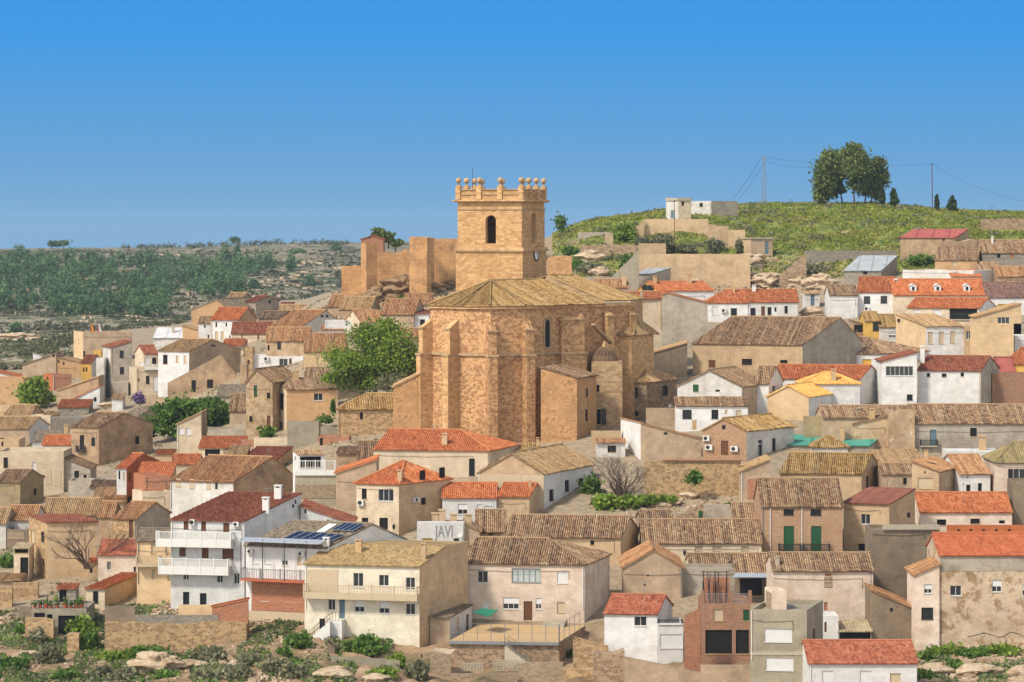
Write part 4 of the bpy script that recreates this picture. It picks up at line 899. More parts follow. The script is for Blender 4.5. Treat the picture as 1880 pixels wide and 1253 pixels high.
H('garden_wall', 'row of yellow-capped terrace piers above the painted word wall', 310, 615, 735, 800, None, 'b', 'tan', None, dp=.8, on=2.5, cat='wall')
mb = MB()
for x_, y_ in ((330, 683), (385, 657), (470, 690), (585, 692)): p_ = FP(x_, 740, .1); q_ = FP(x_, y_, .1); mb.box(p_-Vector((.45, .35, .5)), (.9, 0, 0), (0, .7, 0), (0, 0, q_.z-p_.z+.5)); mb.box(q_-Vector((.55, .45, 0)), (1.1, 0, 0), (0, .9, 0), (0, 0, .15))
mb.build('pier', 'tan', LAST['root'])
H('village_house', 'small house with dark mixed tiles left of the long dark roof', 640, 872, 817, 900, 655, 'g', 'tan2', 'mix', w='740,825,770,850,o', dp=9)
H('village_house', 'long low house with dark mixed roof and tan right gable', 850, 1752, 862, 1080, 698, 'g', 'tan', 'mix', xs=1887, w='1520,887,1550,924,o', dp=10, ch='955,815,1000,865')
K(720, 953)
H('village_house', 'wide pale pink house with mixed tile hip roof above the fenced yard', 543, 1475, 346, 800, 150, 'hr', 'pink', 'mix', xs=1668, w='655,400,735,490,d;917,380,1140,487,c;1265,402,1345,495,w;850,602,972,692,h;1100,607,1145,692,h;1265,640,1325,720,b;1008,632,1075,780,D;690,640,745,690,w;1563,360,1580,470,w', dp=12)
PALE = dict(LAST)
H('outbuilding', 'flat-roofed yard shed with white side wall and propped board', 290, 442, 752, 965, 655, 's', 'tan2', 'gry', xs=612, ws='white', w='495,755,518,840,b;568,730,590,880,D', dp=8, ch='285,658,326,720')
SHED = dict(LAST)
# ---- around the church right
K(1100, 520)
H('stone_house', 'rubble stone house with hipped old roof right of the church', 70, 365, 757, 1050, 622, 'h', 'rubblegrey', 'tan', xs=600, w='110,805,143,853,g;215,800,297,875,g;487,788,525,862,g;487,965,530,1005,o;215,985,300,1020,o', dp=11)
H('white_house', 'cream-white gabled house with green window and tiled porch', 600, 1095, 792, 1085, 668, 'p', 'white2', 'mix', ax=845, xs=1290, ws='tan2', w='722,780,760,835,G;892,818,925,835,o', dp=11, dish='570,948,18')
GAB = dict(LAST)
H('white_house', 'porch wing with tiled lean-to roof and barred windows', 590, 1140, 938, 1100, 872, 's', 'white', 'mix', w='640,972,708,1040,g;862,972,912,1040,g;965,975,985,1008,b;1048,975,1090,1020,b', dp=3.2, on=-3.4)
H('white_house', 'white wing with dark old tiles behind the cream-white gable', 1180, 1300, 768, 900, 638, 'g', 'white', 'mix', w='1330,790,1352,825,o', xs=1410, dp=9, on=9)
H('village_house', 'cream gabled house with golden-yellow roof', 1290, 1608, 868, 1060, 785, 'p', 'peach', 'gold', ax=1445, xs=1780, ws='white', dp=10, ant='1502,955,1000')
H('big_old_house', 'huge old tan house with wide mottled tile roof', 718, 1560, 470, 730, 262, 'g', 'tan', 'mix', xs=2018, rp=.62, ws='greyp', w='840,592,892,650,D;1095,582,1172,630,o;1388,590,1445,617,o', dp=18, ant='1155,500,560')
H('village_house', 'grey plastered gable block right of the church', 268, 832, 150, 500, 72, 'p', 'greyp', 'red', ax=520, dp=12)
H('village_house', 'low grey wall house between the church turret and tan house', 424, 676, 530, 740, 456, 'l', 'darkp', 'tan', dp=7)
H('village_house', 'red-tiled strip roof behind the grey plastered gable', 235, 480, 118, 220, 66, 's', 'cream', 'red', dp=8, on=9, ch='313,60,337,110')
K(1100, 300)
H('white_house', 'white cottage row left half with faded red hip roof', 832, 1140, 1068, 1215, 972, 'hl', 'white', 'red', w='865,1100,915,1165,w;1010,1112,1055,1175,g', ac='935,1100,980,1145', ch='1028,935,1040,992', dp=10)
H('white_house', 'white cottage row right half with ochre-painted base and brown door', 1140, 1530, 1062, 1200, 972, 'g', 'white', 'red', w='1160,1110,1198,1172,g;1243,1098,1272,1190,D;1292,1105,1322,1165,o;1345,1105,1360,1140,o;1422,1095,1447,1152,o', ch='1172,935,1203,978', dp=10, on=.2)
H('village_house', 'white house with bright orange roof and yellow gable', 452, 880, 977, 1060, 908, 'g', 'white', 'ora', xs=296, ws='yellow', w='330,935,420,975,o', ch='413,862,443,922;673,850,712,918', dp=11)
H('shed', 'grey metal shed with solar panels below the retaining wall', 258, 400, 848, 960, 803, 's', 'greyp', 'mgry', xs=548, dp=9, cat='shed')
H('village_house', 'pinkish tiled roof house with white chimney behind the church roof', -30, 225, 952, 1010, 893, 'g', 'tan2', 'warm', ch='172,848,210,932', dp=8)
H('white_house', 'tiny white house with blue door and yellow base', 1578, 1690, 1000, 1125, 982, 's', 'white', 'tan', w='1622,1006,1652,1112,B', dp=5)
# ---- upper right
K(1480, 500)
H('white_house', 'white house end with low mixed tiles left of the red tiles', 180, 395, 174, 365, 100, 'g', 'white', 'mix', dp=9)
H('white_house', 'white house with red tiles and two barred windows', 395, 668, 150, 330, 38, 'g', 'white', 'red', xs=692, w='443,185,490,240,g;572,182,620,238,g', ac='443,258,490,295', ch='672,52,703,150', dp=10)
H('village_house', 'long house with vivid orange roof and three white dormers', 672, 1380, 172, 340, 55, 'g', 'cream', 'ora', dp=11)
DORM = dict(LAST)
def dormer(x, y):
    p, n = hit_roof(X(x), Y(y)); u = Vector((1, 0, 0)); mb = MB(); w_ = 1.3; h = 1.2; z0 = p.z-.35
    o = Vector((p.x-w_/2, p.y-.3, z0)); mb.box(o, u*w_, (0, 2.2, 0), (0, 0, h)); t = mb.build('dormer', 'plaster_white', LAST['root'])
    r = MB(); a = o+Vector((-.15, -.15, h)); r.face([a, a+Vector((0, 2.6, 0)), a+Vector((w_/2+.15, 2.6, .5)), a+Vector((w_/2+.15, 0, .5))]); b = a+Vector((w_+.3, 0, 0)); r.face([b, b+Vector((0, 2.6, 0)), a+Vector((w_/2+.15, 2.6, .5)), a+Vector((w_/2+.15, 0, .5))])
    r.face([a+Vector((.1, .12, 0)), b+Vector((-.1, .12, 0)), a+Vector((w_/2+.15, .12, .48))]); r.build('dormer_roof', 'plaster_white', t)
    g = MB(); g.box(o+Vector((.4, -.03, .3)), u*.5, (0, .02, 0), (0, 0, .75)); g.build('dormer_window', 'darkhole', t)
for x in (820, 1008, 1232): dormer(x, 138)
H('village_house', 'cream house with orange roof and white right gable, shaded porch', 775, 1330, 272, 420, 200, 'g', 'cream', 'ora', xs=1455, ws='white', w='825,290,880,312,w;975,290,1040,332,w;1100,280,1312,362,o', dp=9)
balcony(1105, 1312, 318, 368, .3, 0, 'iron', 'concrete_plain', 2)
H('village_house', 'white house with dark purple-brown roof at the right edge', 1385, 1740, 190, 330, 82, 'g', 'white', 'purp', w='1470,245,1545,280,y', dp=10)
H('village_house', 'cream house with roofline rising right and white double window', 1310, 1650, 342, 560, 245, 'l', 'peach', 'tan', w='1468,345,1560,398,d', dp=8)
H('village_house', 'big blank cream wall block at the right below the rising roofline', 1268, 1592, 402, 670, None, 'f', 'peach', None, dp=7)
H('white_house', 'white house corner at the right edge beside the blank cream block', 1600, 1750, 487, 640, None, 'f', 'white', None, dp=7)
H('village_house', 'grey wall house at the right edge above the white corner', 1592, 1740, 395, 560, None, 'f', 'greyp', None, dp=6)
H('village_house', 'cream-white house with three framed windows and sloping tan roof', 918, 1215, 414, 660, 322, 's', 'white', 'tan', xs=688, ws='peach', w='935,458,972,550,b;1020,455,1057,548,b;1105,450,1142,545,b;702,360,720,385,o', dp=11)
H('village_house', 'narrow tan house strip with one glazed window right of the three framed windows', 1222, 1268, 415, 660, None, 'f', 'tan', None, w='1228,450,1262,515,d', dp=4)
H('yellow_house', 'bright yellow house with ochre tiles and covered terrace', 450, 560, 371, 535, 305, 'g', 'yellow', 'och', w='512,380,557,450,g', dp=8)
H('village_house', 'cream house with ochre tiles right of the yellow house', 562, 692, 417, 530, 325, 'g', 'white2', 'och', w='635,465,690,500,h', dp=8, on=-.5)
H('porch', 'shaded tiled porch left of the yellow house', 352, 450, 402, 520, 372, 'r', 'old', 'mix', w='368,405,446,462,o', dp=5)
H('white_house', 'white house with long tiled eave and hipped right roof', -10, 575, 624, 755, 500, 'hr', 'white', 'mix', xs=935, w='430,668,500,712,y;80,640,340,708,P', dp=16, rp=.5)
H('white_house', 'tall white house with glazed balcony window', 585, 850, 682, 1045, 615, 'l', 'white', 'rb', w='612,722,822,795,d;773,938,815,982,g', dp=8)
H('white_house', 'white house with smooth brown-red roof and three tiny windows', 856, 1340, 753, 1030, 645, 'g', 'white', 'rb', xs=1480, ws='greyp', w='925,775,950,803,o;1040,778,1077,805,o;1185,770,1210,800,o;1440,690,1452,740,b', ch='873,562,912,690', dp=10, on=.4)
H('outbuilding', 'tan flat shed in front of the smooth brown-red roofed house', 930, 1160, 922, 1040, None, 'f', 'tan2', None, xs=1252, dp=5)
H('village_house', 'dark brick wall house with stained base at the right edge', 1425, 1740, 780, 1030, None, 'f', 'brickold', None, dp=6)
H('yellow_house', 'pale yellow house with red roof cut by the right edge', 1605, 1760, 700, 850, 580, 'hl', 'yellow', 'red', dp=9)
H('village_house', 'low house with pink-red tiles left of the pale yellow house', 1470, 1605, 778, 860, 655, 'g', 'tan2', 'mred', dp=7)
H('white_house', 'white house with red and purple tiles and plain white gable', -297, 412, 817, 1030, 714, 'g', 'white', 'red', xs=582, w='510,830,520,870,o', dp=10)
H('white_house', 'white house with second golden-yellow hip roof and chimney', -40, 412, 852, 1060, 768, 'h', 'white', 'gold', w='88,995,108,1078,b', ch='190,742,230,828', dp=8, on=-5)
K(1480, 260)
H('barn', 'grey-tan barn with flat red metal roof below the grassy hill', 722, 1140, 737, 905, 672, 's', 'old', 'mred', xs=1245, w='1043,745,1065,780,g', dp=9, cat='barn')
H('village_house', 'small orange-tan house with old tiles below the red barn', 988, 1310, 907, 1010, 800, 's', 'orangetan', 'mix', xs=1342, w='1122,908,1157,960,b', dp=8)
H('ruined_house', 'roofless plaster walls between red barn and grey block house', 1080, 1400, 752, 900, None, 'j', 'old', None, dp=8, on=10, cat='ruin')
H('village_house', 'grey block house with old tiles at the upper right edge', 1350, 1740, 852, 985, 757, 'g', 'block', 'mix', w='1465,863,1490,895,o;1567,860,1597,897,k', ch='1420,725,1436,775', dp=9)
H('shed', 'low tiled shed below the grey block house', 1318, 1500, 992, 1040, 922, 's', 'old', 'mix', dp=6, cat='shed')
H('village_house', 'old house with curved tile roof and stone wall at the upper right edge', 1465, 1740, 1032, 1110, 960, 'g', 'rubblegrey', 'warm', dp=8)
H('shed', 'grey block shed with big pale metal roof', 290, 575, 990, 1085, 875, 's', 'block', 'mgry', xs=697, w='437,992,470,1020,o;437,1052,470,1080,o', dp=11, cat='shed')
H('garden_wall', 'long grey block wall on the hillside behind the metal-roofed shed', -10, 697, 838, 960, None, 'f', 'block', None, dp=.6, cat='wall')
H('white_house', 'flaking white wall house with small orange roof above the dormers', 740, 1290, 988, 1110, None, 'f', 'white2', None, xs=1455, dp=8)
H('village_house', 'small orange roof piece behind the flaking white wall', 1115, 1345, 1035, 1120, 985, 's', 'white2', 'ora', dp=6)
# ---- right, middle height
K(1100, 740)
H('village_house', 'ochre stone gable house with three air conditioners', 795, 1130, 212, 450, 120, 'p', 'brickpale', 'och', ax=950, xs=1492, ws='white2', w='935,290,990,402,D;945,172,967,200,o;1220,285,1248,418,g;1328,272,1352,405,g', ac='815,315,875,360;1010,322,1070,372;800,250,848,290', dp=13)
H('village_house', 'broad house with orange roof falling right and white left wall', 318, 785, 272, 440, 152, 'r', 'tan2', 'warm', xs=165, ws='white', dp=11, w='497,228,522,240,o', ch='712,130,748,180')
H('village_house', 'tan yard house with brick-filled gateway left of the olive roof', 1085, 1312, 522, 760, 432, 'l', 'tan2', 'tan', w='1140,585,1308,735,R', dp=7)
H('village_house', 'long low house with large mixed tile roof and beige shutters', 335, 1245, 1072, 1230, 895, 'g', 'cream', 'mix', w='735,1097,795,1165,b;870,1097,935,1165,b;1090,1097,1150,1165,b', dp=11)
H('old_house', 'small steep tile roof tucked left of the green shutter house', 1035, 1245, 887, 1000, 768, 'g', 'old', 'mix', dp=8)
H('old_house', 'small stone house with orange and grey tiles beside the yard ruins', 330, 572, 912, 1080, 828, 'g', 'rubblegrey', 'dark', xs=285, dp=8)
H('brick_house', 'brick house with two green shutters and iron balconies', 1245, 1867, 790, 1170, 583, 'g', 'brickpale', 'mix', w='1415,945,1495,1140,G;1625,945,1705,1140,G;1415,815,1490,860,g;1622,815,1700,862,g', dp=11)
for a_, b_ in ((1372, 1545), (1560, 1765)): balcony(a_, b_, 1078, 1150, .7, 0, 'iron', 'concrete_plain', 1, .12)
mb = MB()
for x_ in (1312, 1555): mb.tube(FP(x_, 795, .1), FP(x_, 1140, .1), .06)
mb.build('drainpipe', 'plaster_white', LAST['root'])
K(1480, 720)
H('village_house', 'tan house with olive tile roof behind the green shutter house', -197, 425, 624, 820, 470, 'g', 'tan', 'och', xs=573, w='462,643,485,760,o;527,622,538,680,o', dp=10)
H('village_house', 'tan house with falling roofline, big beige shutter and broad eaves', 810, 1018, 607, 850, 532, 'r', 'tan', 'warm', xs=1172, w='857,660,972,742,b;1068,650,1118,733,b;905,608,917,625,o', ch='903,445,940,482', dp=9)
H('village_house', 'recessed balcony house between the olive roof and the tan house', 580, 812, 627, 830, 550, 'g', 'tan2', 'mix', w='745,660,773,712,o;622,670,637,735,b;672,640,740,760,S', dp=7, on=1)
balcony(672, 808, 742, 790, .5, 0, 'iron', 'concrete_plain', 1)
H('old_house', 'sprawl of messy tan tiles above the recessed balcony', 560, 905, 547, 640, 440, 's', 'old', 'tan', dp=9)
H('white_house', 'low white house with broad tan roof and two dark doors', 1178, 1412, 627, 800, 482, 'g', 'white', 'warm', w='1228,712,1262,775,o;1318,700,1350,778,o;1232,650,1246,660,o', a=9, dp=11)
H('village_house', 'pinkish tan house with olive hip roof at the right edge', 1458, 1840, 537, 820, 385, 'hl', 'pink', 'olv', w='1550,590,1585,675,g;1590,590,1680,675,d', dish='1560,710,20', dp=11)
H('ruined_house', 'whitewashed roofless walls with a pale chimney stack', 1090, 1490, 440, 580, None, 'j', 'white', None, dp=6, cat='ruin')
mb = MB(); c_ = LAST['pt'](LAST['W']*.72, .5, 0); mb.cbox((c_.x, c_.y), .45, .4, LAST['ze']-.5, LAST['ze']+1.4); mb.cbox((c_.x, c_.y), .55, .5, LAST['ze']+1.7, LAST['ze']+1.9); mb.cbox((c_.x-.3, c_.y), .08, .35, LAST['ze']+1.4, LAST['ze']+1.7); mb.cbox((c_.x+.3, c_.y), .08, .35, LAST['ze']+1.4, LAST['ze']+1.7); mb.build('chimney', 'stone', LAST['root'])
H('outbuilding', 'grey-brown block with red coping at the right edge', 1590, 1740, 685, 1020, None, 'f', 'darkp', None, dp=5)
H('village_house', 'long grey house with mixed tile roof and small balcony door', 825, 1760, 237, 460, 97, 'g', 'greyp', 'mix', w='950,290,1000,418,B;1258,275,1310,342,o', dp=11)
balcony(870, 1003, 365, 420, .6, 0, 'iron', 'concrete_plain', 1)
H('village_house', 'house with long dark tile roof and white chimney left of the grey house', 130, 835, 195, 280, 106, 'g', 'tan2', 'mix', ch='383,120,413,222;482,125,530,195', dp=10, on=2)
H('old_house', 'crumbling tan plaster house with sloping top below the white chimney', 370, 642, 245, 420, 178, 'l', 'peel', 'mix', dp=6)
H('old_house', 'flaking white and brown wall block left of the long grey house', 640, 834, 150, 460, None, 'f', 'peel', None, dp=5)
H('garden_wall', 'long olive-beige wall behind the green metal roof', -15, 378, 187, 360, None, 'f', 'olive', None, dp=1.2, cat='wall')
H('village_house', 'low grey house with green metal roof', -192, 492, 410, 490, 330, 's', 'greyp', 'mgrn', xs=570, w='330,430,365,465,b;-45,428,10,460,b', dp=9, ch='255,258,297,372')
H('kiosk_turret', 'little white rooftop turret with pyramid of ochre tiles', 48, 322, 417, 490, 335, 'h', 'white2', 'och', dp=5, on=-2.5, cat='turret')
H('village_house', 'tan house with flat brown ribbed roof and double window', 288, 637, 858, 1240, 735, 's', 'tan', 'mbrn', xs=835, a=-24, w='420,937,492,1014,d;400,1165,492,1235,o;775,925,797,957,g', dp=9)
H('village_house', 'long pinkish house with orange roof and three dark openings', 875, 1580, 917, 1075, 772, 'g', 'pink', 'ora', w='1003,978,1075,1023,o;1260,972,1333,1012,o;1480,985,1525,1010,o', dp=10)
H('garden_wall', 'brown parapet wall with slits in front of the pinkish house', 1085, 1740, 1024, 1110, None, 'f', 'terracotta', None, dp=.8, cat='wall', w='1160,1055,1178,1062,V;1255,1055,1273,1062,V;1350,1055,1368,1062,V;1450,1055,1468,1062,V;1548,1055,1566,1062,V')
# ---- lower right
K(1480, 953)
H('old_house', 'tall stained grey wall building left of the large cracked house', 505, 1022, 88, 700, None, 'f', 'darkp', None, dp=7)
mb = MB(); mb.box(FP(585, 78, 0), FP(1022, 78, 0)-FP(585, 78, 0), LAST['faces']['F'][4]*.35, (0, 0, .55)); mb.build('ledge', 'concrete_plain', LAST['root'])
H('old_house', 'large cracked beige house with terracotta tile roof at the right edge', 1022, 1900, 272, 1000, 112, 'g', 'cracked', 'terr', w='1105,512,1192,590,d;1425,468,1500,560,h;1350,280,1415,350,b;1660,500,1740,590,h', dp=10)
mb = MB()
for tr in (((1240, 905), (1300, 892), (1362, 874), (1420, 890), (1475, 908), (1522, 898), (1538, 935), (1530, 975), (1548, 1005)), ((1522, 898), (1545, 880), (1575, 868), (1625, 880), (1671, 905))):
    q_ = [FP(x, y, .012) for x, y in tr]
    for a_, b_ in zip(q_[:-1], q_[1:]): mb.tube(a_, b_, .03, .035, 4)
mb.build('crack', 'darkhole', LAST['root'])
mb = MB(); q_ = [FP(x, y, .03) for x, y in ((1030, 276), (1899, 276), (1899, 395), (1700, 402), (1500, 398), (1300, 405), (1150, 396), (1030, 410))]; mb.face(q_, [((p.x), p.z) for p in q_]); mb.build('plaster_band', 'greyp', LAST['root'])
H('village_house', 'narrow whitewashed wing with little tiled slope on the cracked house', 838, 1022, 428, 980, 345, 'l', 'pink', 'warm', w='905,500,965,572,h;885,680,972,770,g', dp=7, on=-.3)
H('village_house', 'dark grey house with tile slope falling right', 503, 835, 687, 960, 545, 'r', 'darkp', 'warm', w='645,685,662,708,o', dp=8)
H('white_house', 'bottom row house with two-tone brown tiles and cream window surrounds', 20, 850, 1100, 1400, 935, 'g', 'white', 'brf', w='122,1165,207,1290,w;412,1165,500,1320,w;643,1185,727,1290,b', dp=10)
H('shed', 'open shed with corrugated roof behind the bottom row', 250, 500, 858, 960, 775, 's', 'greyp', 'corr', w='258,865,495,935,o', dp=5, cat='shed')
H('white_house', 'small white wall house with one brown door beside the corrugated shed', 120, 248, 745, 960, None, 'f', 'white', None, w='140,790,158,870,D', dp=4)
K(1100, 953)
H('village_house', 'tan gabled house with buttress strips and vent openings', 185, 640, 368, 620, 235, 'p', 'tan2', 'warm', ax=420, dp=11, w='370,428,380,437,V;345,500,353,508,V')
H('village_house', 'grey-tan wall block right of the buttressed gable', 640, 1062, 378, 640, None, 'f', 'greyp', None, dp=5, on=1.5)
H('village_house', 'long mixed tile roof behind the grey-tan wall block', 700, 1085, 374, 480, 268, 'g', 'cream', 'mix', dp=9, on=6)
H('village_house', 'house with sagging mixed roof over a dark cluttered terrace', 1055, 1335, 414, 640, 266, 'g', 'darkp', 'mix', w='1080,460,1250,590,o', dp=10)
CLUT = dict(LAST)
H('village_house', 'beige wall house with mixed roof and bricked-up window', 1335, 2102, 394, 830, 262, 'g', 'pink', 'mix', w='1732,418,1782,440,k;1728,445,1785,525,S;1726,640,1752,705,k', dp=9, ch='1345,290,1385,345')
H('brick_building', 'unfinished brick house with open ground floor and roof terrace', 793, 1160, 650, 1110, None, 'f', 'brickold', None, w='815,852,1020,1035,o;1048,852,1150,1035,o;878,693,950,782,b;1105,698,1152,782,G', dp=8)
BRK = dict(LAST)
r_ = MB(); c0_, n_ = FP(795, 652, -.12), LAST['faces']['F'][4]; c1_ = FP(1158, 652, -.12); zt_ = Vector((0, 0, 1.15))
for i_ in range(41): c = c0_.lerp(c1_, i_/40); r_.tube(c, c+zt_, .02, n=4)
r_.tube(c0_+zt_, c1_+zt_, .03); r_.build('railing', 'grey_metal', LAST['root'])
r_ = MB()
for f_ in (0, .6, 1): c = c0_.lerp(c1_, f_); r_.box(c-Vector((.2, .1, 0)), (.4, 0, 0), (0, .4, 0), (0, 0, 1.5))
r_.build('pier', 'brickold', LAST['root'])
t_ = thing('scaffold_poles', 'clutter of poles and boards on the roof terrace of the unfinished brick house', 'poles', c0_); r_ = MB()
for i_ in range(12): c = c0_.lerp(c1_, .04+.5*random.random())-n_*random.uniform(1.5, 4)-Vector((0, 0, .3)); r_.tube(c, c+Vector((random.uniform(-.3, .3), .2, random.uniform(2.2, 3.8))), .045, n=5)
for f_ in (.05, .3, .55): c = c0_.lerp(c1_, f_)-n_*3; r_.tube(c, c+Vector((0, 0, 3.4)), .06)
c = c0_-n_*3+Vector((0, 0, 3.3)); r_.tube(c, c+(c1_-c0_)*.6, .05); r_.build('pole', 'iron', t_)
r_ = MB(); c = c0_.lerp(c1_, .06)-n_*4.2-Vector((0, 0, .4)); r_.box(c, (c1_-c0_)*.56, n_*-.15, (0, 0, 2.9)); r_.build('board_wall', 'brick', t_)
H('village_house', 'olive-grey concrete house with white double shutters', 1158, 1592, 700, 1310, None, 'f', 'concrete', None, xs=1717, w='1268,843,1480,945,W;1278,1065,1490,1163,W;1640,840,1660,960,o', dp=9)
OLV = dict(LAST)
mb = MB(); a = FP(1158, 1045, 0); b = FP(1592, 1045, 0); mb.box(a, b-a, LAST['faces']['F'][4]*.08, (0, 0, .35)); mb.build('string_course', 'concrete_plain', LAST['root'])
H('rooftop_hut', 'pink rooftop stair hut on the olive-grey concrete house', 1325, 1437, 552, 760, None, 'f', 'pink', None, xs=1270, w='1280,560,1322,690,S', dp=3.5, D=OLV['D']+3.5)
H('white_house', 'white house with brown tile roof at the street corner', 40, 445, 724, 1090, 583, 'g', 'white', 'brf', xs=562, w='270,748,365,822,d', dp=8)
H('white_house', 'white roof-terrace wing with wide garage shutter', 447, 645, 808, 1170, None, 'f', 'white', None, w='465,885,638,992,W', dp=6, on=-.4)
balcony(450, 640, 772, 812, .15, 0, 'iron', 'plaster_white', 1)
H('party_wall', 'orange brick party wall panel beside the white terrace wing', 655, 775, 745, 1170, 690, 'l', 'brick', None, dp=.5, cat='wall')
H('garden_wall', 'tan yard wall in front of the unfinished brick house', 780, 1165, 1125, 1290, None, 'f', 'tan2', None, dp=.6, cat='wall')
H('garden_wall', 'long tan street wall falling right at the bottom', 195, 805, 1185, 1300, 1062, 'r', 'tan2', None, dp=.8, cat='wall')
H('stone_wall', 'grey rubble wall corner at the bottom left of the tan street wall', -40, 195, 1010, 1290, None, 'j', 'rubblegrey', None, dp=2.5, cat='wall')
K(1100, 740)
H('stone_wall', 'long rubble garden wall with tile coping below the air-conditioned house', 345, 1085, 447, 740, None, 'b', 'rubbley', None, dp=.8, cat='wall')
mb = MB(); A_, B_ = LAST['pt'](LAST['W']*.2, 0, LAST['ze']), LAST['pt'](LAST['W'], 0, LAST['ze'])
for i in range(60): c = A_.lerp(B_, i/59); mb.tube(c+Vector((0, -.25, .05)), c+Vector((0, .9, .2)), .13, .11, 6)
mb.build('coping', 'r_warm', LAST['root'])
H('stone_wall', 'ruined stone yard wall falling left with a green door post', 570, 800, 890, 960, 770, 'l', 'rubblegrey', None, dp=.8, cat='wall', w='765,830,790,960,G')
H('stone_wall', 'grey yard wall enclosing the ruins right of the green post', 800, 1260, 770, 920, None, 'j', 'greyp', None, dp=.8, cat='wall')

# ---- infill of the left quarter
K(0, 550, 3.581)
H('white_house', 'white house with grey sheet roof left of the weathered plaster house', 215, 415, 932, 1010, 862, 's', 'white', 'gry', dp=7, ch='420,825,450,880')
H('yard_wall', 'grey block yard under the striped tin roof', 330, 600, 778, 880, None, 'b', 'block', None, dp=4, cat='wall')
H('village_house', 'small cream box house between tan tiles and grey block yard', 200, 332, 762, 850, None, 'f', 'cream', None, dp=4)
H('outbuilding', 'tiny white shed with tan roof beside the rubble heap', 735, 806, 652, 740, 618, 's', 'white', 'tan', dp=4)
H('yard_wall', 'low tan wall in front of the cream terrace house', 960, 1096, 642, 720, None, 'b', 'tan2', None, dp=.8, cat='wall')
H('yard_wall', 'grey stepped block beside the tall grey-white house', 735, 842, 545, 650, None, 'b', 'greyp', None, dp=3, cat='wall')
H('village_house', 'narrow grey alley house right of the weathered plaster house', 655, 772, 1188, 1275, None, 'f', 'greyp', None, dp=4, w='690,1225,705,1245,o')
H('village_house', 'tan house with orange roof edge behind the three-storey white house', 1020, 1130, 1012, 1075, 985, 's', 'tan', 'red', dp=5)
H('garden_wall', 'pale wall below the roofless ruin and the thicket', 1090, 1500, 690, 760, None, 'j', 'old', None, dp=1, cat='wall')
H('village_house', 'low tan yard house left of the round fresh-green tree', -60, 150, 700, 800, None, 'f', 'tan', None, dp=4)
H('village_house', 'small house with tan tiles beneath the round fresh-green tree', 290, 375, 760, 830, 735, 's', 'tan', 'tan', dp=4)
K(422, 550, 3.581)
H('village_house', 'house with wide mottled roof behind the tan modern house', 490, 640, 512, 600, 448, 'g', 'tan', 'mix', dp=8)
H('village_house', 'low tan house with tiles between terracotta-roofed house and stone corner tower', -40, 90, 300, 420, 262, 'g', 'cream', 'red', dp=7)
H('garden_wall', 'beige sloping yard wall right of the tall retaining wall', 575, 790, 870, 935, 812, 'r', 'concrete', None, dp=.8, cat='wall')

K(0, 780)
H('village_house', 'alley house with brown tile slope beside the orange corner house', 690, 885, 480, 600, 425, 's', 'greyp', 'dark', dp=6)
H('outbuilding', 'small tiled porch roofs in front of the alley house', 800, 960, 560, 640, 515, 's', 'tan2', 'warm', dp=4)
K(350, 750)
H('garden_wall', 'grey yard wall right of the cream house end', 135, 450, 165, 310, None, 'b', 'greyp', None, dp=2, cat='wall')
H('garden_wall', 'short red brick wall beside the open garage', 388, 485, 242, 315, None, 'b', 'brick', None, dp=.6, cat='wall')
K(350, 500)
H('village_house', 'small house with tan tiles under the cream house with brown-red roof', 245, 420, 560, 680, 520, 's', 'cream', 'red', dp=5)
H('yard_wall', 'pale wall closing the lane left of the tall house with peeling gable', 380, 430, 700, 900, None, 'b', 'old', None, dp=4, cat='wall')
K(720, 540)
H('garden_wall', 'low rubble terrace wall at the foot of the apse', 500, 1130, 1155, 1230, None, 'j', 'rubbley', None, dp=1, cat='wall')
K(1100, 520)
H('yard_wall', 'tan yard wall between stone house and cream-white gabled house', 360, 610, 960, 1100, None, 'b', 'tan2', None, dp=.8, cat='wall')
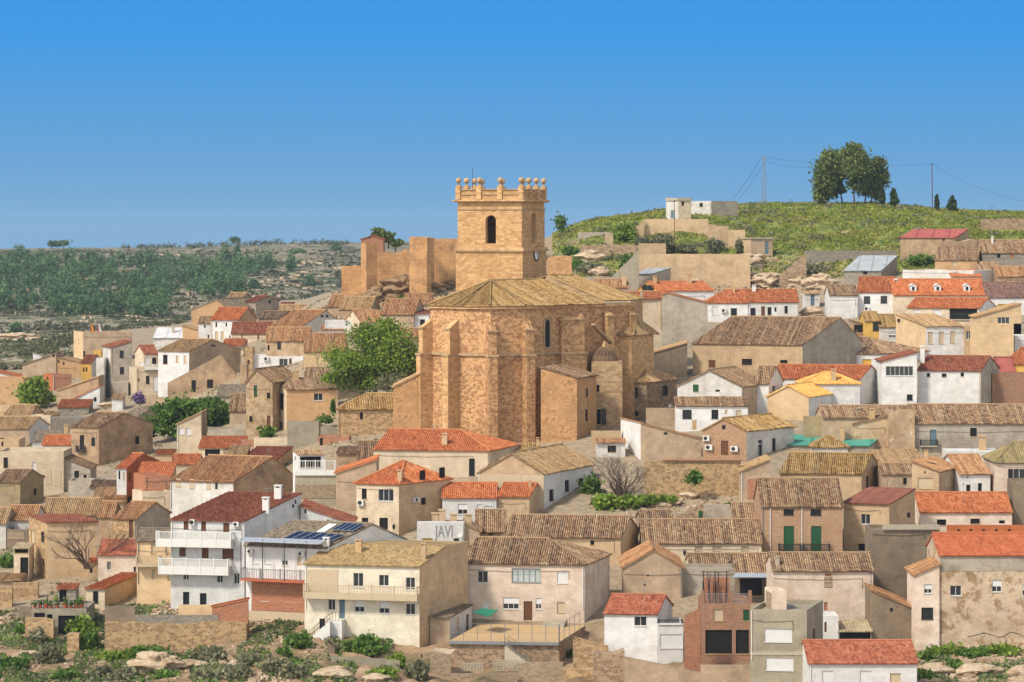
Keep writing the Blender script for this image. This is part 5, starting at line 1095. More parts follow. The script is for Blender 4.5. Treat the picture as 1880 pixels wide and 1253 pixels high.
# ------------------------------------------------------------------ the church: apse, nave, tower
D0 = 226*SD
def G2(px, b): D = D0+b; return Vector(((px-CX)*D/F, D))
def zr_(row, b): return (YH-row)*(D0+b)/F
def church():
    root = thing('church', 'great sandstone church with buttressed apse in the middle of the village', 'church', (G2(901, 0).x, D0, zr_(815, 0)))
    ze = zr_(563, 0); zg = zr_(850, 0)-3
    C = [G2(803, 48), G2(790, 6.5), G2(836, 2.4), G2(901, 0), G2(966, 2.4), G2(1024, 8.2), G2(1083, 13), G2(1112, 15.5), G2(1165, 19.5), G2(1180, 52)]
    mb = MB(); acc = 0
    for i, (a, b) in enumerate(zip(C[:-1], C[1:])):
        L = (b-a).length; mb.face([(a.x, a.y, zg), (b.x, b.y, zg), (b.x, b.y, ze), (a.x, a.y, ze)], [(acc, zg), (acc+L, zg), (acc+L, ze), (acc, ze)]); acc += L
    mb.build('wall', 'church', root)
    # eaves band and string course
    def band(idx, row, h, out, mat, nm):
        m = MB()
        for a, b in idx:
            p, q = C[a], C[b]; d = (q-p); L = d.length; d = d/L; n = Vector((d.y, -d.x)); z = zr_(row, 0)
            m.box((p.x-d.x*.1, p.y-d.y*.1, z), (d.x*(L+.2), d.y*(L+.2), 0), (n.x*out, n.y*out, 0), (0, 0, h))
        m.build(nm, mat, root)
    seg = [(i, i+1) for i in range(1, 8)]
    band(seg, 568, .55, .35, 'ashlar', 'cornice'); band(seg[:4], 654.5, .45, .3, 'ashlargrey', 'string_course')
    # buttresses in two stages with sloping caps
    def butt(c, d, w_, pr, cap, mat='ashlar', top=586, low=True):
        d = Vector(d).normalized(); t = Vector((-d.y, d.x)); m = MB(); a = Vector((c.x, c.y))-d*.5; zs = zr_(654, 0); zc = zr_(cap, 0); zt = zr_(top, 0)
        E = lambda p, z: (p.x, p.y, z)
        def pris(pr_, z0, z1, z2, w2):
            p = [a-t*w2/2, a-t*w2/2+d*(pr_+.5), a+t*w2/2+d*(pr_+.5), a+t*w2/2]
            zz = [z2, z1, z1, z2]
            for k in range(4):
                k2 = (k+1) % 4; L = (p[k2]-p[k]).length; m.face([E(p[k], z0), E(p[k2], z0), E(p[k2], zz[k2]), E(p[k], zz[k])], [(k*3, z0), (k*3+L, z0), (k*3+L, zz[k2]), (k*3, zz[k])])
            m.face([E(p[k], zz[k]) for k in range(4)], [(0, 0), (1, 0), (1, 1), (0, 1)])
        pris(pr, zg, zs, zs+.4, w_); pris(pr-.45, zs-.5, zc, zt, w_*.92)
        b_ = m.build('buttress', mat, root)
        m2 = MB(); p = a+d*(pr-.1); m2.cbox((p.x, p.y), .35, w_/2+.12, zc-.15, zc+.12, math.atan2(d.y, d.x)); m2.build('cap', 'ashlargrey', b_); m2 = MB(); m2.cbox((c.x+d.x*pr*.5, c.y+d.y*pr*.5), pr*.5+.15, w_/2+.14, zs-.1, zs+.22, math.atan2(d.y, d.x)); m2.build('string_course', 'ashlargrey', b_)
    butt(C[1], (-.80, -.52), 1.2, 2.2, 604); butt(C[2], (-.66, -.75), 1.2, 2.3, 604); butt(C[3], (.26, -.96), 1.45, 1.5, 608, 'church'); butt(C[4], (.40, -.92), 1.45, 1.9, 606, 'church')
    butt(C[5]+Vector((2.2, 1.2)), (.50, -.87), 4.6, .9, 590, 'church', 578)
    butt(C[7], (.55, -.83), 1.4, 1.8, 585, 'ashlar', 572); butt(C[8]+Vector((-.6, -.4)), (.6, -.8), 1.4, 1.2, 585, 'ashlar', 572)
    # pointed window on the nave wall
    a, b = C[4], C[5]; d = (b-a).normalized(); n = Vector((d.y, -d.x, 0)); K(720, 540); k = (X(1188)-CX)/F; s = (k*a.y-a.x)/(d.x-k*d.y)
    def arch(w_, z0, z1, off, point=1.0):
        pts = [(-w_/2, z0), (w_/2, z0)]; zs = z1-w_*point*.8
        for i in range(9): t = i/8; x = w_/2*math.cos(math.pi*t); pts.append((x, zs+(z1-zs)*math.sin(math.pi*t)**.8))
        return [Vector((a.x+d.x*(s+x), a.y+d.y*(s+x), z))+n*off for x, z in pts]
    z0, z1 = zr_(638, 5), zr_(587, 5); m = MB(); o_, i_ = arch(2.1, z0-.3, z1+.4, .12), arch(1.15, z0, z1, .12); ii = arch(1.15, z0, z1, -.3+.33)
    for k in range(len(o_)): k2 = (k+1) % len(o_); m.face([o_[k], o_[k2], i_[k2], i_[k]]); m.face([i_[k], i_[k2], ii[k2], ii[k]]); o2 = o_[k]-n*.14; m.face([o_[k], o_[k2], o_[k2]-n*.14, o2])
    wf = m.build('window', 'ashlargrey', root); m = MB(); m.face(ii); m.build('pane', 'darkhole', wf)
    # roofs
    rb = MB(); zE = ze+.15
    def off(p, q, r, o=.55): v = (Vector(p)-Vector((3, D0+22))).normalized(); return Vector((p[0]+v.x*o, p[1]+v.y*o, zE-.1))
    e = [off(c, 0, 0) for c in C]; P = PT(900.7, 515.5, D0+9.5); R1 = PT(997, 512.5, D0+19); Q1 = PT(1006, 505.5, D0+21); Q2 = PT(1054, 506.5, D0+29)
    e2 = e[7]; e2b = e[6].lerp(e[7], .75)
    tp = lambda *p: tileplane(rb, list(p), 'och', .36)
    tp(e[1], e[2], P); tp(e[2], e[3], P); tp(e[3], e[4], P); tp(e[4], e2b, R1, P)
    tp(e[0], e[1], P, R1)
    for q in (e[1], e[2], e[3], e[4]): ridge(rb, q+Vector((0, 0, .12)), P+Vector((0, 0, .12)), .2)
    ridge(rb, P, R1, .2); up = Vector((0, 0, .55))
    tp(e2b+up, e[8]+Vector((0, 0, .5)), Q2, Q1); tp(e[8]+Vector((0, 0, .5)), e[9], Q2); tp(e[9], e[0], Q1, Q2); ridge(rb, Q1, Q2, .2); ridge(rb, Q2, e[8]+Vector((0, 0, .6)), .2); ridge(rb, Q1, e2b+up, .16)
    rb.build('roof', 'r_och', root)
    m = MB(); m.face([e2b-Vector((0, 0, .3)), e2b+up, Q1, R1-Vector((0, 0, .3))]); m.build('gable_step', 'ashlargrey', root)
    m = MB(); q = PT(1112, 600, D0+12); m.box(PT(1085, 598, D0+11.5), PT(1118, 632, D0+14)-PT(1085, 598, D0+11.5), (.5, -.7, 0), (.1, 0, .35)); m.build('flying_slab', 'ashlargrey', root)
church()
def tower():
    b = 27.0; c0 = G2(959.5, b); an = R(20); u = Vector((-math.cos(an), math.sin(an))); v = Vector((math.sin(an), math.cos(an))); W_ = 11.7; V_ = 11.7
    root = thing('bell_tower', 'square sandstone bell tower crowned with stone balls', 'tower', (c0.x, c0.y, zr_(560, b)))
    z = lambda row: zr_(row, b)
    nL = Vector((-v.x, -v.y, 0)); nR = Vector((v.y, -v.x, 0)) if False else Vector((-u.x, -u.y, 0))
    def ring(ins, z0, z1, mat, name, hole=True, par=root):
        m = MB(); c = c0+u*ins+v*ins; m.box((c.x, c.y, z0), (u.x*(W_-2*ins), u.y*(W_-2*ins), 0), (v.x*(V_-2*ins), v.y*(V_-2*ins), 0), (0, 0, z1-z0)); return m.build(name, mat, par)
    ring(0, z(640), z(462), 'ashlar', 'lower_stage')
    ring(-.35, z(462), z(458.5), 'ashlargrey', 'cornice'); ring(-.15, z(458.5), z(455), 'ashlar', 'cornice')
    # upper stage with real arched openings
    m = MB(); ins = .22; z0, z1 = z(455), z(385.5)
    def aw(o, d, L, n, s0, s1, za, zs, uo):
        w_ = (s1-s0)/2; cx = (s0+s1)/2; P3 = lambda s, zz, k=0: Vector((o.x+d.x*s, o.y+d.y*s, zz))+n*k
        q = lambda *pts: m.face([P3(*p) for p in pts], [(uo+p[0], p[1]) for p in pts])
        q((0, z0), (s0, z0), (s0, z1), (0, z1)); q((s1, z0), (L, z0), (L, z1), (s1, z1)); q((s0, z0), (s1, z0), (s1, za), (s0, za))
        arc = [(cx-w_*math.cos(math.pi*i/10), zs+w_*math.sin(math.pi*i/10)) for i in range(11)]
        for p, r_ in zip(arc[:-1], arc[1:]): q(p, r_, (r_[0], z1), (p[0], z1))
        path = [(s0, za)]+arc+[(s1, za)]
        for p, r_ in zip(path, path[1:]+path[:1]): m.face([P3(*p), P3(*r_), P3(*r_, -1.1), P3(*p, -1.1)], [(0, 0), (.5, 0), (.5, 1.1), (0, 1.1)])
    cc = c0+u*ins+v*ins; L = W_-2*ins
    def sol(px, d): k = (px-CX)/F; return (k*cc.y-cc.x)/(d.x-k*d.y)
    K(720, 280)
    sa, sb = sorted((sol(X(716), u), sol(X(796), u))); aw(cc, u, L, nL, sa, sb, z(447.5), z(405.5), 0)
    sa, sb = sorted((sol(X(1068), v), sol(X(1104), v))); aw(cc, v, L, nR, sa, sb, z(446), z(404), 30)
    a2, b2, d2 = cc+u*L, cc+v*L, cc+u*L+v*L
    for p, q in ((a2, d2), (b2, d2)): m.face([(p.x, p.y, z0), (q.x, q.y, z0), (q.x, q.y, z1), (p.x, p.y, z1)], [(0, z0), (L, z0), (L, z1), (0, z1)])
    m.build('belfry', 'ashlar', root)
    im = MB(); ci = cc+u*1.15+v*1.15; im.box((ci.x, ci.y, z0-.1), (u.x*(L-2.3), u.y*(L-2.3), 0), (v.x*(L-2.3), v.y*(L-2.3), 0), (0, 0, .05)); im.build('belfry_floor', 'darkhole', root)
    ring(.08, z(385.5), z(383), 'ashlargrey', 'moulding'); ring(.25, z(383), z(371.5), 'ashlar', 'frieze')
    ring(-.25, z(371.5), z(369.5), 'ashlargrey', 'cornice'); ring(-.5, z(369.5), z(366.8), 'ashlar', 'cornice')
    ring(.2, z(366.8), z(349), 'ashlar', 'parapet'); ring(.05, z(357.8), z(356.3), 'ashlargrey', 'moulding'); ring(0, z(349), z(347), 'ashlargrey', 'coping')
    pz = z(347)
    for side in range(4):
        for i in range(3):
            t = i/3
            s, r_ = [(t, 0), (1, t), (1-t, 1), (0, 1-t)][side]; c = c0+u*(W_*(.03+.94*s))+v*(V_*(.03+.94*r_))
            fm = MB(); fm.lathe((c.x, c.y, pz), [(.0, .5), (.34, .5), (.34, .62), (.16, .7), (.14, 1.0), (.34, 1.08), (.47, 1.32), (.48, 1.5), (.38, 1.75), (.2, 1.88), (0, 1.9)], 10); f_ = fm.build('finial', 'ashlargrey', root, True)
            pm = MB(); pm.cbox((c.x, c.y), .42, .42, z(366), pz+.52, math.atan2(v.y, v.x)); pm.build('pedestal', 'ashlar', f_)
    c = c0+u*(W_*.94)+v*(V_*.5); rm = MB(); rm.tube((c.x, c.y, pz), (c.x, c.y, z(305)), .06, .03); rm.build('lightning_rod', 'iron', root)
    k = (984-CX)/F; s = (k*c0.y-c0.x)/(v.x-k*v.y); cp = Vector((c0.x+v.x*s, c0.y+v.y*s, z(467.5))); U3 = Vector((0, 0, 1)); v3 = Vector((v.x, v.y, 0))
    m = MB(); N = 20
    pts = lambda r, o: [cp+nR*o+(v3*math.cos(2*math.pi*i/N)+U3*math.sin(2*math.pi*i/N))*r for i in range(N)]
    a_, b_, i_ = pts(1.25, .0), pts(1.25, .14), pts(.95, .14)
    for i in range(N): j = (i+1) % N; m.face([a_[i], a_[j], b_[j], b_[i]]); m.face([b_[i], b_[j], i_[j], i_[i]])
    ck = m.build('clock', 'iron', root); m = MB(); m.face(pts(.96, .1)); m.build('clock_face', 'plaster_white', ck)
    m = MB(); m.box(cp+nR*.15-v3*.05, v3*.1, nR*.03, U3*.62); m.box(cp+nR*.15-U3*.05, v3*.42, nR*.03, U3*.1); m.build('clock_hand', 'iron', ck)
tower()
K(720, 540)
H('church_annex', 'low buff church annex with sloping top left of the apse', 8, 232, 712, 1110, 598, 'l', 'stuccostone', 'tan', dp=9, D=D0+5, cat='annex')
H('church_chapel', 'side chapel with sloping stone roof right of the apse', 1140, 1417, 640, 1150, 560, 'r', 'stuccostone', 'dark', xs=1567, dp=9, D=D0-2, w='1482,885,1505,977,o;1487,725,1498,790,V', cat='chapel')
H('church_annex', 'dark stone sacristy under the little tiled dome', 1530, 1765, 520, 1060, None, 'b', 'ashlargrey', None, D=D0+9, dp=8, w='1567,697,1590,750,o;1570,885,1600,1000,o;1605,880,1640,1000,g', cat='sacristy')
c_ = PT(1109, 664, D0+12); mb = MB(); pr_ = [(2.05*math.cos(R(t)), 2.3*math.sin(R(t))) for t in range(0, 91, 10)]
mb.lathe(c_, [(2.3, -.1), (2.3, .1)]+pr_, 20)
for i in range(20): # tile ribs of the dome
    t = 2*math.pi*i/20; pv = None
    for r, z in pr_:
        q = Vector((c_.x+r*math.cos(t), c_.y+r*math.sin(t), c_.z+z))
        if pv is not None: mb.tube(pv, q, .09, n=4)
        pv = q
dm = mb.build('dome', 'r_dark', LAST['root']); mb = MB(); mb.lathe((c_.x, c_.y, c_.z+2.2), [(.35, 0), (.3, .4), (0, 1.2)], 8); mb.build('finial', 'stone', dm)
K(1100, 520)
H('church_turret', 'low polygonal church turret with pyramid tile roof', 130, 247, 378, 800, 252, 'h', 'ashlar', 'tan', xs=418, dp=7, ov=.7, D=D0+17, cat='turret')
# ------------------------------------------------------------------ castle on the ridge
wall_mat('tapial', (222, 172, 118), (184, 136, 94), .9, 'tapial', .8); CT = 'tapial'
K(380, 380)
H('castle_tower', 'slender rammed-earth castle tower at the left end of the walls', 1222, 1307, 272, 640, None, 'j', CT, None, xs=1182, a=30, dp=6, D=322*SD, cat='tower')
H('castle_wall', 'low rammed-earth castle wall left of the slender tower', 1032, 1184, 447, 690, None, 'j', CT, None, dp=1.5, D=326*SD, cat='wall')
H('castle_wall', 'tall stained castle wall between the two castle towers', 1300, 1562, 345, 600, None, 'j', CT, None, dp=1.6, D=329*SD, cat='wall')
H('brick_house', 'brick-red gabled hut peeking over the slender castle tower', 1182, 1352, 248, 300, 222, 'p', 'brick', 'rb', dp=8, D=338*SD, w='1237,226,1250,240,o')
K(720, 280)
H('castle_tower', 'broad rammed-earth castle tower nearest the church', 132, 266, 640, 1080, None, 'j', CT, None, xs=322, dp=7, D=316*SD, cat='tower')
H('castle_wall', 'castle wall with dark streaks between broad tower and church', 300, 530, 785, 960, None, 'j', CT, None, dp=1.5, D=322*SD, cat='wall')
H('castle_wall', 'upper crumbling castle wall behind the broad tower', 300, 530, 656, 800, None, 'j', CT, None, dp=1.5, D=334*SD, cat='wall')
H('ruined_house', 'jagged ruined stone gable behind the bell tower', 1192, 1378, 800, 960, None, 'j', 'stuccostone', None, dp=1.2, D=310*SD, cat='ruin')
# ------------------------------------------------------------------ hilltop buildings and walls
K(1100, 300)
H('transformer_tower', 'white square transformer tower on the green hilltop', 608, 704, 270, 440, None, 'f', 'cream', None, xs=513, ws='white2', w='632,294,652,325,o;548,362,580,424,B', dp=5.5, cat='tower')
TD = LAST['D']; mb = MB(); z_ = LAST['ze']
for s0, t0, s1, t1 in ((0, 0, 1, 0), (0, 0, 0, 1), (1, 0, 1, 1), (0, 1, 1, 1)):
    p, q = LAST['pt'](LAST['W']*s0, t0, z_-.55), LAST['pt'](LAST['W']*s1, t1, z_-.55); d = q-p; n = Vector((d.y, -d.x, 0)).normalized()
    cen = LAST['pt'](LAST['W']/2, .5, z_); n = n if n.dot(p-cen) > 0 else -n; mb.box(p, d, n*.25, (0, 0, .7))
mb.build('cornice', 'concrete_plain', LAST['root'])
H('water_works', 'low white and grey building beside the white transformer tower', 706, 862, 290, 440, None, 'f', 'white2', None, xs=1062, ws='greyp', w='770,305,795,335,o', dp=7, D=TD+20)
wl = lambda lab, *a, **k: H('hillside_wall', lab, *a, cat='wall', **k)
wl('tan parapet wall in front of the white transformer tower', 345, 838, 428, 560, None, 'f', 'tan', None, dp=.8)
wl('sloping tan wall end left of the parapet wall', 262, 347, 512, 580, 434, 'l', 'tan', None, dp=.8)
wl('tan wall step directly right of the parapet wall', 838, 895, 470, 600, None, 'b', 'tan', None, dp=.8)
wl('second tan wall step going down the green hill', 893, 992, 482, 640, None, 'f', 'tan', None, dp=.8)
wl('lowest tan wall step beside the flat-roofed hut', 990, 1120, 512, 660, None, 'f', 'tan', None, dp=.8)
H('hut', 'flat-roofed tan hut with grey-blue door on the hillside', 1165, 1330, 580, 720, None, 'f', 'tan2', None, xs=1097, ws='tan', w='1272,600,1300,695,B', dp=5.5, cat='hut')
HD = LAST['D']; mb = MB(); p, q = LAST['pt'](-.3, -.06, LAST['ze']), LAST['pt'](LAST['W']+.3, -.06, LAST['ze']); mb.box(p, q-p, LAST['v'].to_3d()*1.12, (0, 0, .25)); mb.build('roof_slab', 'concrete_plain', LAST['root'])
wl('long high tan retaining wall below the flat-roofed hut', 303, 1160, 697, 885, None, 'b', 'tan', None, dp=1, a=2)
wl('short tan wall piece above the left end of the retaining wall', 303, 512, 615, 720, None, 'f', 'tan', None, dp=.8)
wl('leaning stone wall by the white rocks on the hillside', 1385, 1588, 860, 985, 690, 'l', 'rubblegrey', None, dp=1)
K(1020, 340)
wl('low brown stone wall above the scrubby bank', 190, 640, 450, 560, None, 'j', 'rubblegrey', None, dp=.8)
wl('small tan wall stub beside the willow bush', 380, 442, 368, 470, None, 'b', 'tan2', None, dp=3)
wl('pale grey road parapet on the left flank of the hill', 172, 455, 362, 430, None, 'b', 'greyp', None, dp=.6)
wl('diagonal thin stair wall running up the bank', 415, 640, 722, 760, 500, 'l', 'concrete', None, dp=.6)
wl('buff wall at the foot of the diagonal stair wall', 470, 640, 660, 760, None, 'b', 'tan2', None, dp=.6)
K(1480, 260)
wl('low ruined stone wall at the right edge of the hilltop', 1345, 1740, 588, 690, None, 'j', 'rubblegrey', None, dp=1)
# ------------------------------------------------------------------ foreground walls, terraces and yards
K(0, 953)
H('retaining_wall', 'long rubble retaining wall below the white balcony house', 803, 1890, 785, 1035, None, 'j', 'rubbley', None, dp=4, cat='wall')
FW = dict(LAST)
H('garden_wall', 'grey concrete parapet on top of the rubble retaining wall', 1035, 1670, 740, 800, None, 'b', 'block', None, dp=.35, D=FW['D']+.4, cat='wall')
H('garden_wall', 'grey plastered yard wall beside the orange shed-roofed house', 805, 1035, 672, 800, None, 'b', 'darkp', None, dp=.4, D=FW['D']+1.2, cat='wall')
H('garden_wall', 'beige base wall in front of the white balcony house', 1368, 1632, 662, 790, None, 'b', 'peach', None, dp=.5, D=FW['D']+5, cat='wall')
K(350, 953)
H('brick_wall', 'red brick yard wall between retaining wall and solar panel building', 165, 440, 672, 850, 612, 'l', 'brick', 'red', dp=.7, on=-3.5, ov=.15, cat='wall')
K(0, 953)
H('carport_terrace', 'concrete terrace on pillars with dark garage below and potted plants', 240, 662, 690, 905, None, 'b', 'concrete', None, w='447,742,655,890,o;262,722,345,770,o;360,732,402,790,o', dp=7, cat='terrace')
TR = dict(LAST)
mb = MB(); n = LAST['faces']['F'][4]; a, b = FP(242, 690, -.15), FP(660, 690, -.15)
for i in range(15): c = a.lerp(b, i/14); mb.tube(c, c+Vector((0, 0, 1)), .03)
for h in (.5, 1.0): mb.tube(a+Vector((0, 0, h)), b+Vector((0, 0, h)), .025)
mb.build('railing', 'iron', LAST['root'])
for i, x in enumerate((262, 300, 345, 385, 430, 495, 540, 578, 615)):
    p = FP(x, 690, -.5-.25*(i % 3)); big = .8+.4*((i*7) % 3)/2; t = thing('flower_pot', 'terracotta flower pot on the carport terrace', 'flower pot', p, 'flower pots on the terrace'); t['label'] = 'clay flower pot with a small plant on the concrete terrace'
    mb = MB(); mb.lathe(p, [(0, 0), (.2*big, 0), (.3*big, .42*big), (.26*big, .42*big), (0, .36*big)], 10); mb.build('pot', 'terra', t)
    mb = MB()
    for j in range(26):
        q = p+Vector((random.gauss(0, .16), random.gauss(0, .16), .42*big+abs(random.gauss(.2, .18)))); e = Vector((random.gauss(0, 1), random.gauss(0, 1), random.gauss(0, 1))).normalized()*.12; f_ = e.orthogonal().normalized()*.1; mb.face([q-e-f_, q+e-f_, q+e+f_, q-e+f_])
    mb.build('foliage', 'leaf_green', t)
H('pergola_shed', 'grey lean-to with striped tile edge behind the potted plants', 440, 582, 530, 760, 508, 's', 'block', 'red', dp=2.5, D=TR['D']+4.5, w='455,545,510,640,o', cat='lean-to')
H('stone_wall', 'yellow stone wall under the concrete terrace', 192, 410, 748, 900, None, 'j', 'rubbley', None, dp=.8, D=TR['D']-1.5, cat='wall')
H('stone_wall', 'broken stone wall at the left edge below the sheds', -30, 92, 512, 680, None, 'j', 'rubbley', None, dp=.8, cat='wall')
H('stone_wall', 'stone yard wall below the tall plain plaster house', 100, 292, 478, 620, None, 'j', 'rubbley', None, dp=.8, cat='wall')
H('stone_wall', 'thin grey concrete wall slab at the lower left slope', 145, 240, 672, 780, None, 'b', 'darkp', None, dp=.4, cat='wall')
H('stone_pier', 'ruined yellow stone pier in the bushes of the lower left slope', 513, 605, 872, 1040, None, 'j', 'rubbley', None, dp=1.2, cat='pier')
K(720, 953)
H('yard_terrace', 'paved yard on a rubble stone wall below the pale pink house', 443, 1282, 948, 1165, None, 'b', 'rubblegrey', None, xs=1480, dp=14, cat='terrace')
YD = dict(LAST)
mb = MB(); mb.box(LAST['pt'](0, -.02, LAST['ze']+.004), LAST['u'].to_3d()*LAST['W'], LAST['v'].to_3d()*1.02, (0, 0, .06)); mb.build('paving', 'stone', LAST['root'])
mb = MB(); mb.box(LAST['pt'](0, -.03, LAST['ze']-.3), LAST['u'].to_3d()*LAST['W'], LAST['v'].to_3d()*.03, (0, 0, .36)); mb.build('edge_beam', 'grey_metal', LAST['root'])
mb = MB()
for i in range(9):
    c = LAST['pt'](LAST['W']*i/8, .005, LAST['ze']); mb.tube(c, c+Vector((0, 0, 2.1)), .045)
for i in range(6):
    c = LAST['pt'](LAST['W']*.995, i/5, LAST['ze']); mb.tube(c, c+Vector((0, 0, 2.0)), .04)
for h in (.05, 1.0, 2.05):
    mb.tube(LAST['pt'](0, .005, LAST['ze']+h), LAST['pt'](LAST['W'], .005, LAST['ze']+h), .018, n=4); mb.tube(LAST['pt'](LAST['W'], 0, LAST['ze']+h), LAST['pt'](LAST['W'], 1, LAST['ze']+h), .018, n=4)
mb.build('fence', 'grey_metal', LAST['root'])
mb = MB()
for i in range(4): a = LAST['pt'](LAST['W']*(.63+.0*i), .93-.03*i, LAST['ze']); mb.box(a, LAST['u'].to_3d()*2.6, LAST['v'].to_3d()*.06, (0, 0, .8-.2*i))
mb.build('steps', 'concrete_plain', LAST['root'])
stair(PT(X(1065), Y(1095), YD['D']-2.4), PT(X(895), Y(968), YD['D']-1.0), 1.0, 13, 'yard_stairs', 'narrow concrete stair with iron rail climbing to the fenced yard')
H('block_wall', 'curved concrete block wall at the bottom right of the yard stairs', 955, 1312, 1102, 1215, None, 'b', 'blocktan', None, dp=.5, D=YD['D']-5, cat='wall')
H('block_wall', 'concrete block wall under the cream awning', 292, 448, 1040, 1210, None, 'b', 'blocktan', None, dp=.5, D=YD['D']-4.5, cat='wall')
H('block_wall', 'low cream-topped wall along the bottom yard', 440, 960, 1190, 1260, None, 'b', 'blocktan', None, dp=.5, D=YD['D']-6, cat='wall')
for x0, y0, x1, y1, lab in ((530, 1108, 695, 1165, 'small perforated block screen left of the downpipe'), (780, 1085, 952, 1162, 'larger perforated block screen beside the yard stairs')):
    D_ = YD['D']-3.2; p, q = PT(X(x0), Y(y1), D_), PT(X(x1), Y(y1), D_); h = PT(X(x0), Y(y0), D_).z-p.z; t = thing('block_screen', lab, 'screen', p); mb = MB(); L_ = q.x-p.x; nx, nz = max(4, int(L_/.35)), 4
    for i in range(nx+1): mb.box((p.x+L_*i/nx-.05, p.y, p.z), (.1, 0, 0), (0, .2, 0), (0, 0, h))
    for j in range(nz+1): mb.box((p.x, p.y+.02, p.z+h*j/nz-.045), (L_, 0, 0), (0, .16, 0), (0, 0, .09))
    mb.build('lattice', 'concrete_plain', t)
def cloth(pts, nx, nz, sag, name, label, mat, cat):
    P = [PT(X(x), Y(y), D) for x, y, D in pts]; V, Fc = [], []
    for j in range(nz+1):
        for i in range(nx+1):
            a, b = P[0].lerp(P[1], i/nx), P[3].lerp(P[2], i/nx); p = a.lerp(b, j/nz); p.z -= sag*math.sin(math.pi*i/nx)*math.sin(math.pi*j/nz)+.06*math.sin(i*1.9)*j/nz; V.append(p)
    for j in range(nz):
        for i in range(nx): k = j*(nx+1)+i; Fc.append([k, k+1, k+nx+2, k+nx+1])
    n = len(V); V += [p-Vector((0, 0, .03)) for p in V]; Fc += [[q+n for q in f] for f in Fc]
    o = mk(name, V, Fc, mat, None, [(0, 0)]*len(V), True); return tag(o, label, cat)
cloth([(610, 715, YD['D']+8), (735, 752, YD['D']+6), (815, 700, YD['D']+9), (690, 685, YD['D']+11)], 10, 6, .25, 'awning', 'green netting awning stretched beside the yard shed', 'green_net', 'awning')
cloth([(310, 1010, YD['D']-4), (445, 1045, YD['D']-4.4), (488, 1000, YD['D']-1.5), (330, 990, YD['D']-1.5)], 6, 4, .1, 'awning', 'cream sheet awning over the block wall at the bottom', 'shutter_beige', 'awning')
H('rubble_bank', 'tumbledown stone wall right of the bottom yard', 1390, 1660, 1000, 1120, 925, 'r', 'rubbley', None, dp=3, D=YD['D']-2, cat='wall')
H('stone_wall', 'low stone wall along the lane at the very bottom', 1310, 1680, 1135, 1290, None, 'j', 'rubbley', None, dp=1, D=YD['D']-7, cat='wall')
H('garden_wall', 'path parapet wall below the long beige house', -470, 60, 1085, 1150, 1055, 'r', 'concrete', None, dp=.5, D=YD['D']-4, cat='wall')
H('stone_wall', 'dark concrete stair wall below the outside stair', -497, -440, 985, 1200, 945, 'r', 'darkp', None, dp=2.5, D=YD['D']-1, cat='wall')
K(1100, 953); cloth([(1022, 448, CLUT['D']-2.4), (1312, 450, CLUT['D']-2.4), (1328, 416, CLUT['D']-.2), (1045, 412, CLUT['D']-.2)], 24, 3, 0, 'awning', 'grey corrugated awning over the dark cluttered terrace', 'steel', 'awning')
# painted word on the grey-white wall
LAST.update(JAVI); K(720, 780)
p, d, n = onface(X(330), Y(862)); cu = bpy.data.curves.new('graffiti', 'FONT'); cu.body = 'JAVI'; cu.size = 2.2; cu.extrude = .004; cu.offset = .03; cu.materials.append(MATS['graffiti'])
tmp = bpy.data.objects.new('graffiti_curve', cu); COL.objects.link(tmp); me_ = bpy.data.meshes.new_from_object(tmp.evaluated_get(bpy.context.evaluated_depsgraph_get())); bpy.data.objects.remove(tmp); go = bpy.data.objects.new('graffiti', me_); COL.objects.link(go)
from mathutils import Matrix
U3 = Vector((0, 0, 1)); M = Matrix((d*.62, U3, n)).transposed().to_4x4(); M.translation = p+n*.02; go.matrix_world = M; go.parent = JAVI['root']; go.matrix_parent_inverse = Matrix.Translation(-Vector(JAVI['root'].location))
# gutters, cornices, flags
K(0, 500)
LAST.update(TOWNHALL)
for x, lab, stripes in ((680, 'red and yellow striped flag on the plain tan block', ['red_cloth', 'yellow_cloth', 'yellow_cloth', 'red_cloth']), (735, 'white and crimson flag right of the striped flag', ['red_cloth', 'white_cloth', 'white_cloth', 'white_cloth'])):
    p = PT(X(x), Y(470), TOWNHALL['D']+2); t = thing('flag', lab, 'flag', p); mb = MB(); mb.tube(p-Vector((0, 0, 1)), p+Vector((.5, 0, 2.6)), .05); mb.build('flagpole', 'grey_metal', t)
    top = p+Vector((.5, 0, 2.5)); nx, nz = 8, 8
    for s in range(2):
        mb = MB()
        for i in range(nx):
            for j in range(nz):
                c = stripes[i*4//nx]
                if (c == stripes[0]) != (s == 0): continue
                P4 = []
                for a, b in ((i, j), (i+1, j), (i+1, j+1), (i, j+1)): P4.append(top+Vector((.12*a*(.5+.5*b/nz), .12*math.sin(a*1.6+b*.5), -.28*b-.03*a)))
                mb.face(P4)
        mb.build('cloth', stripes[0] if s == 0 else stripes[1], t)
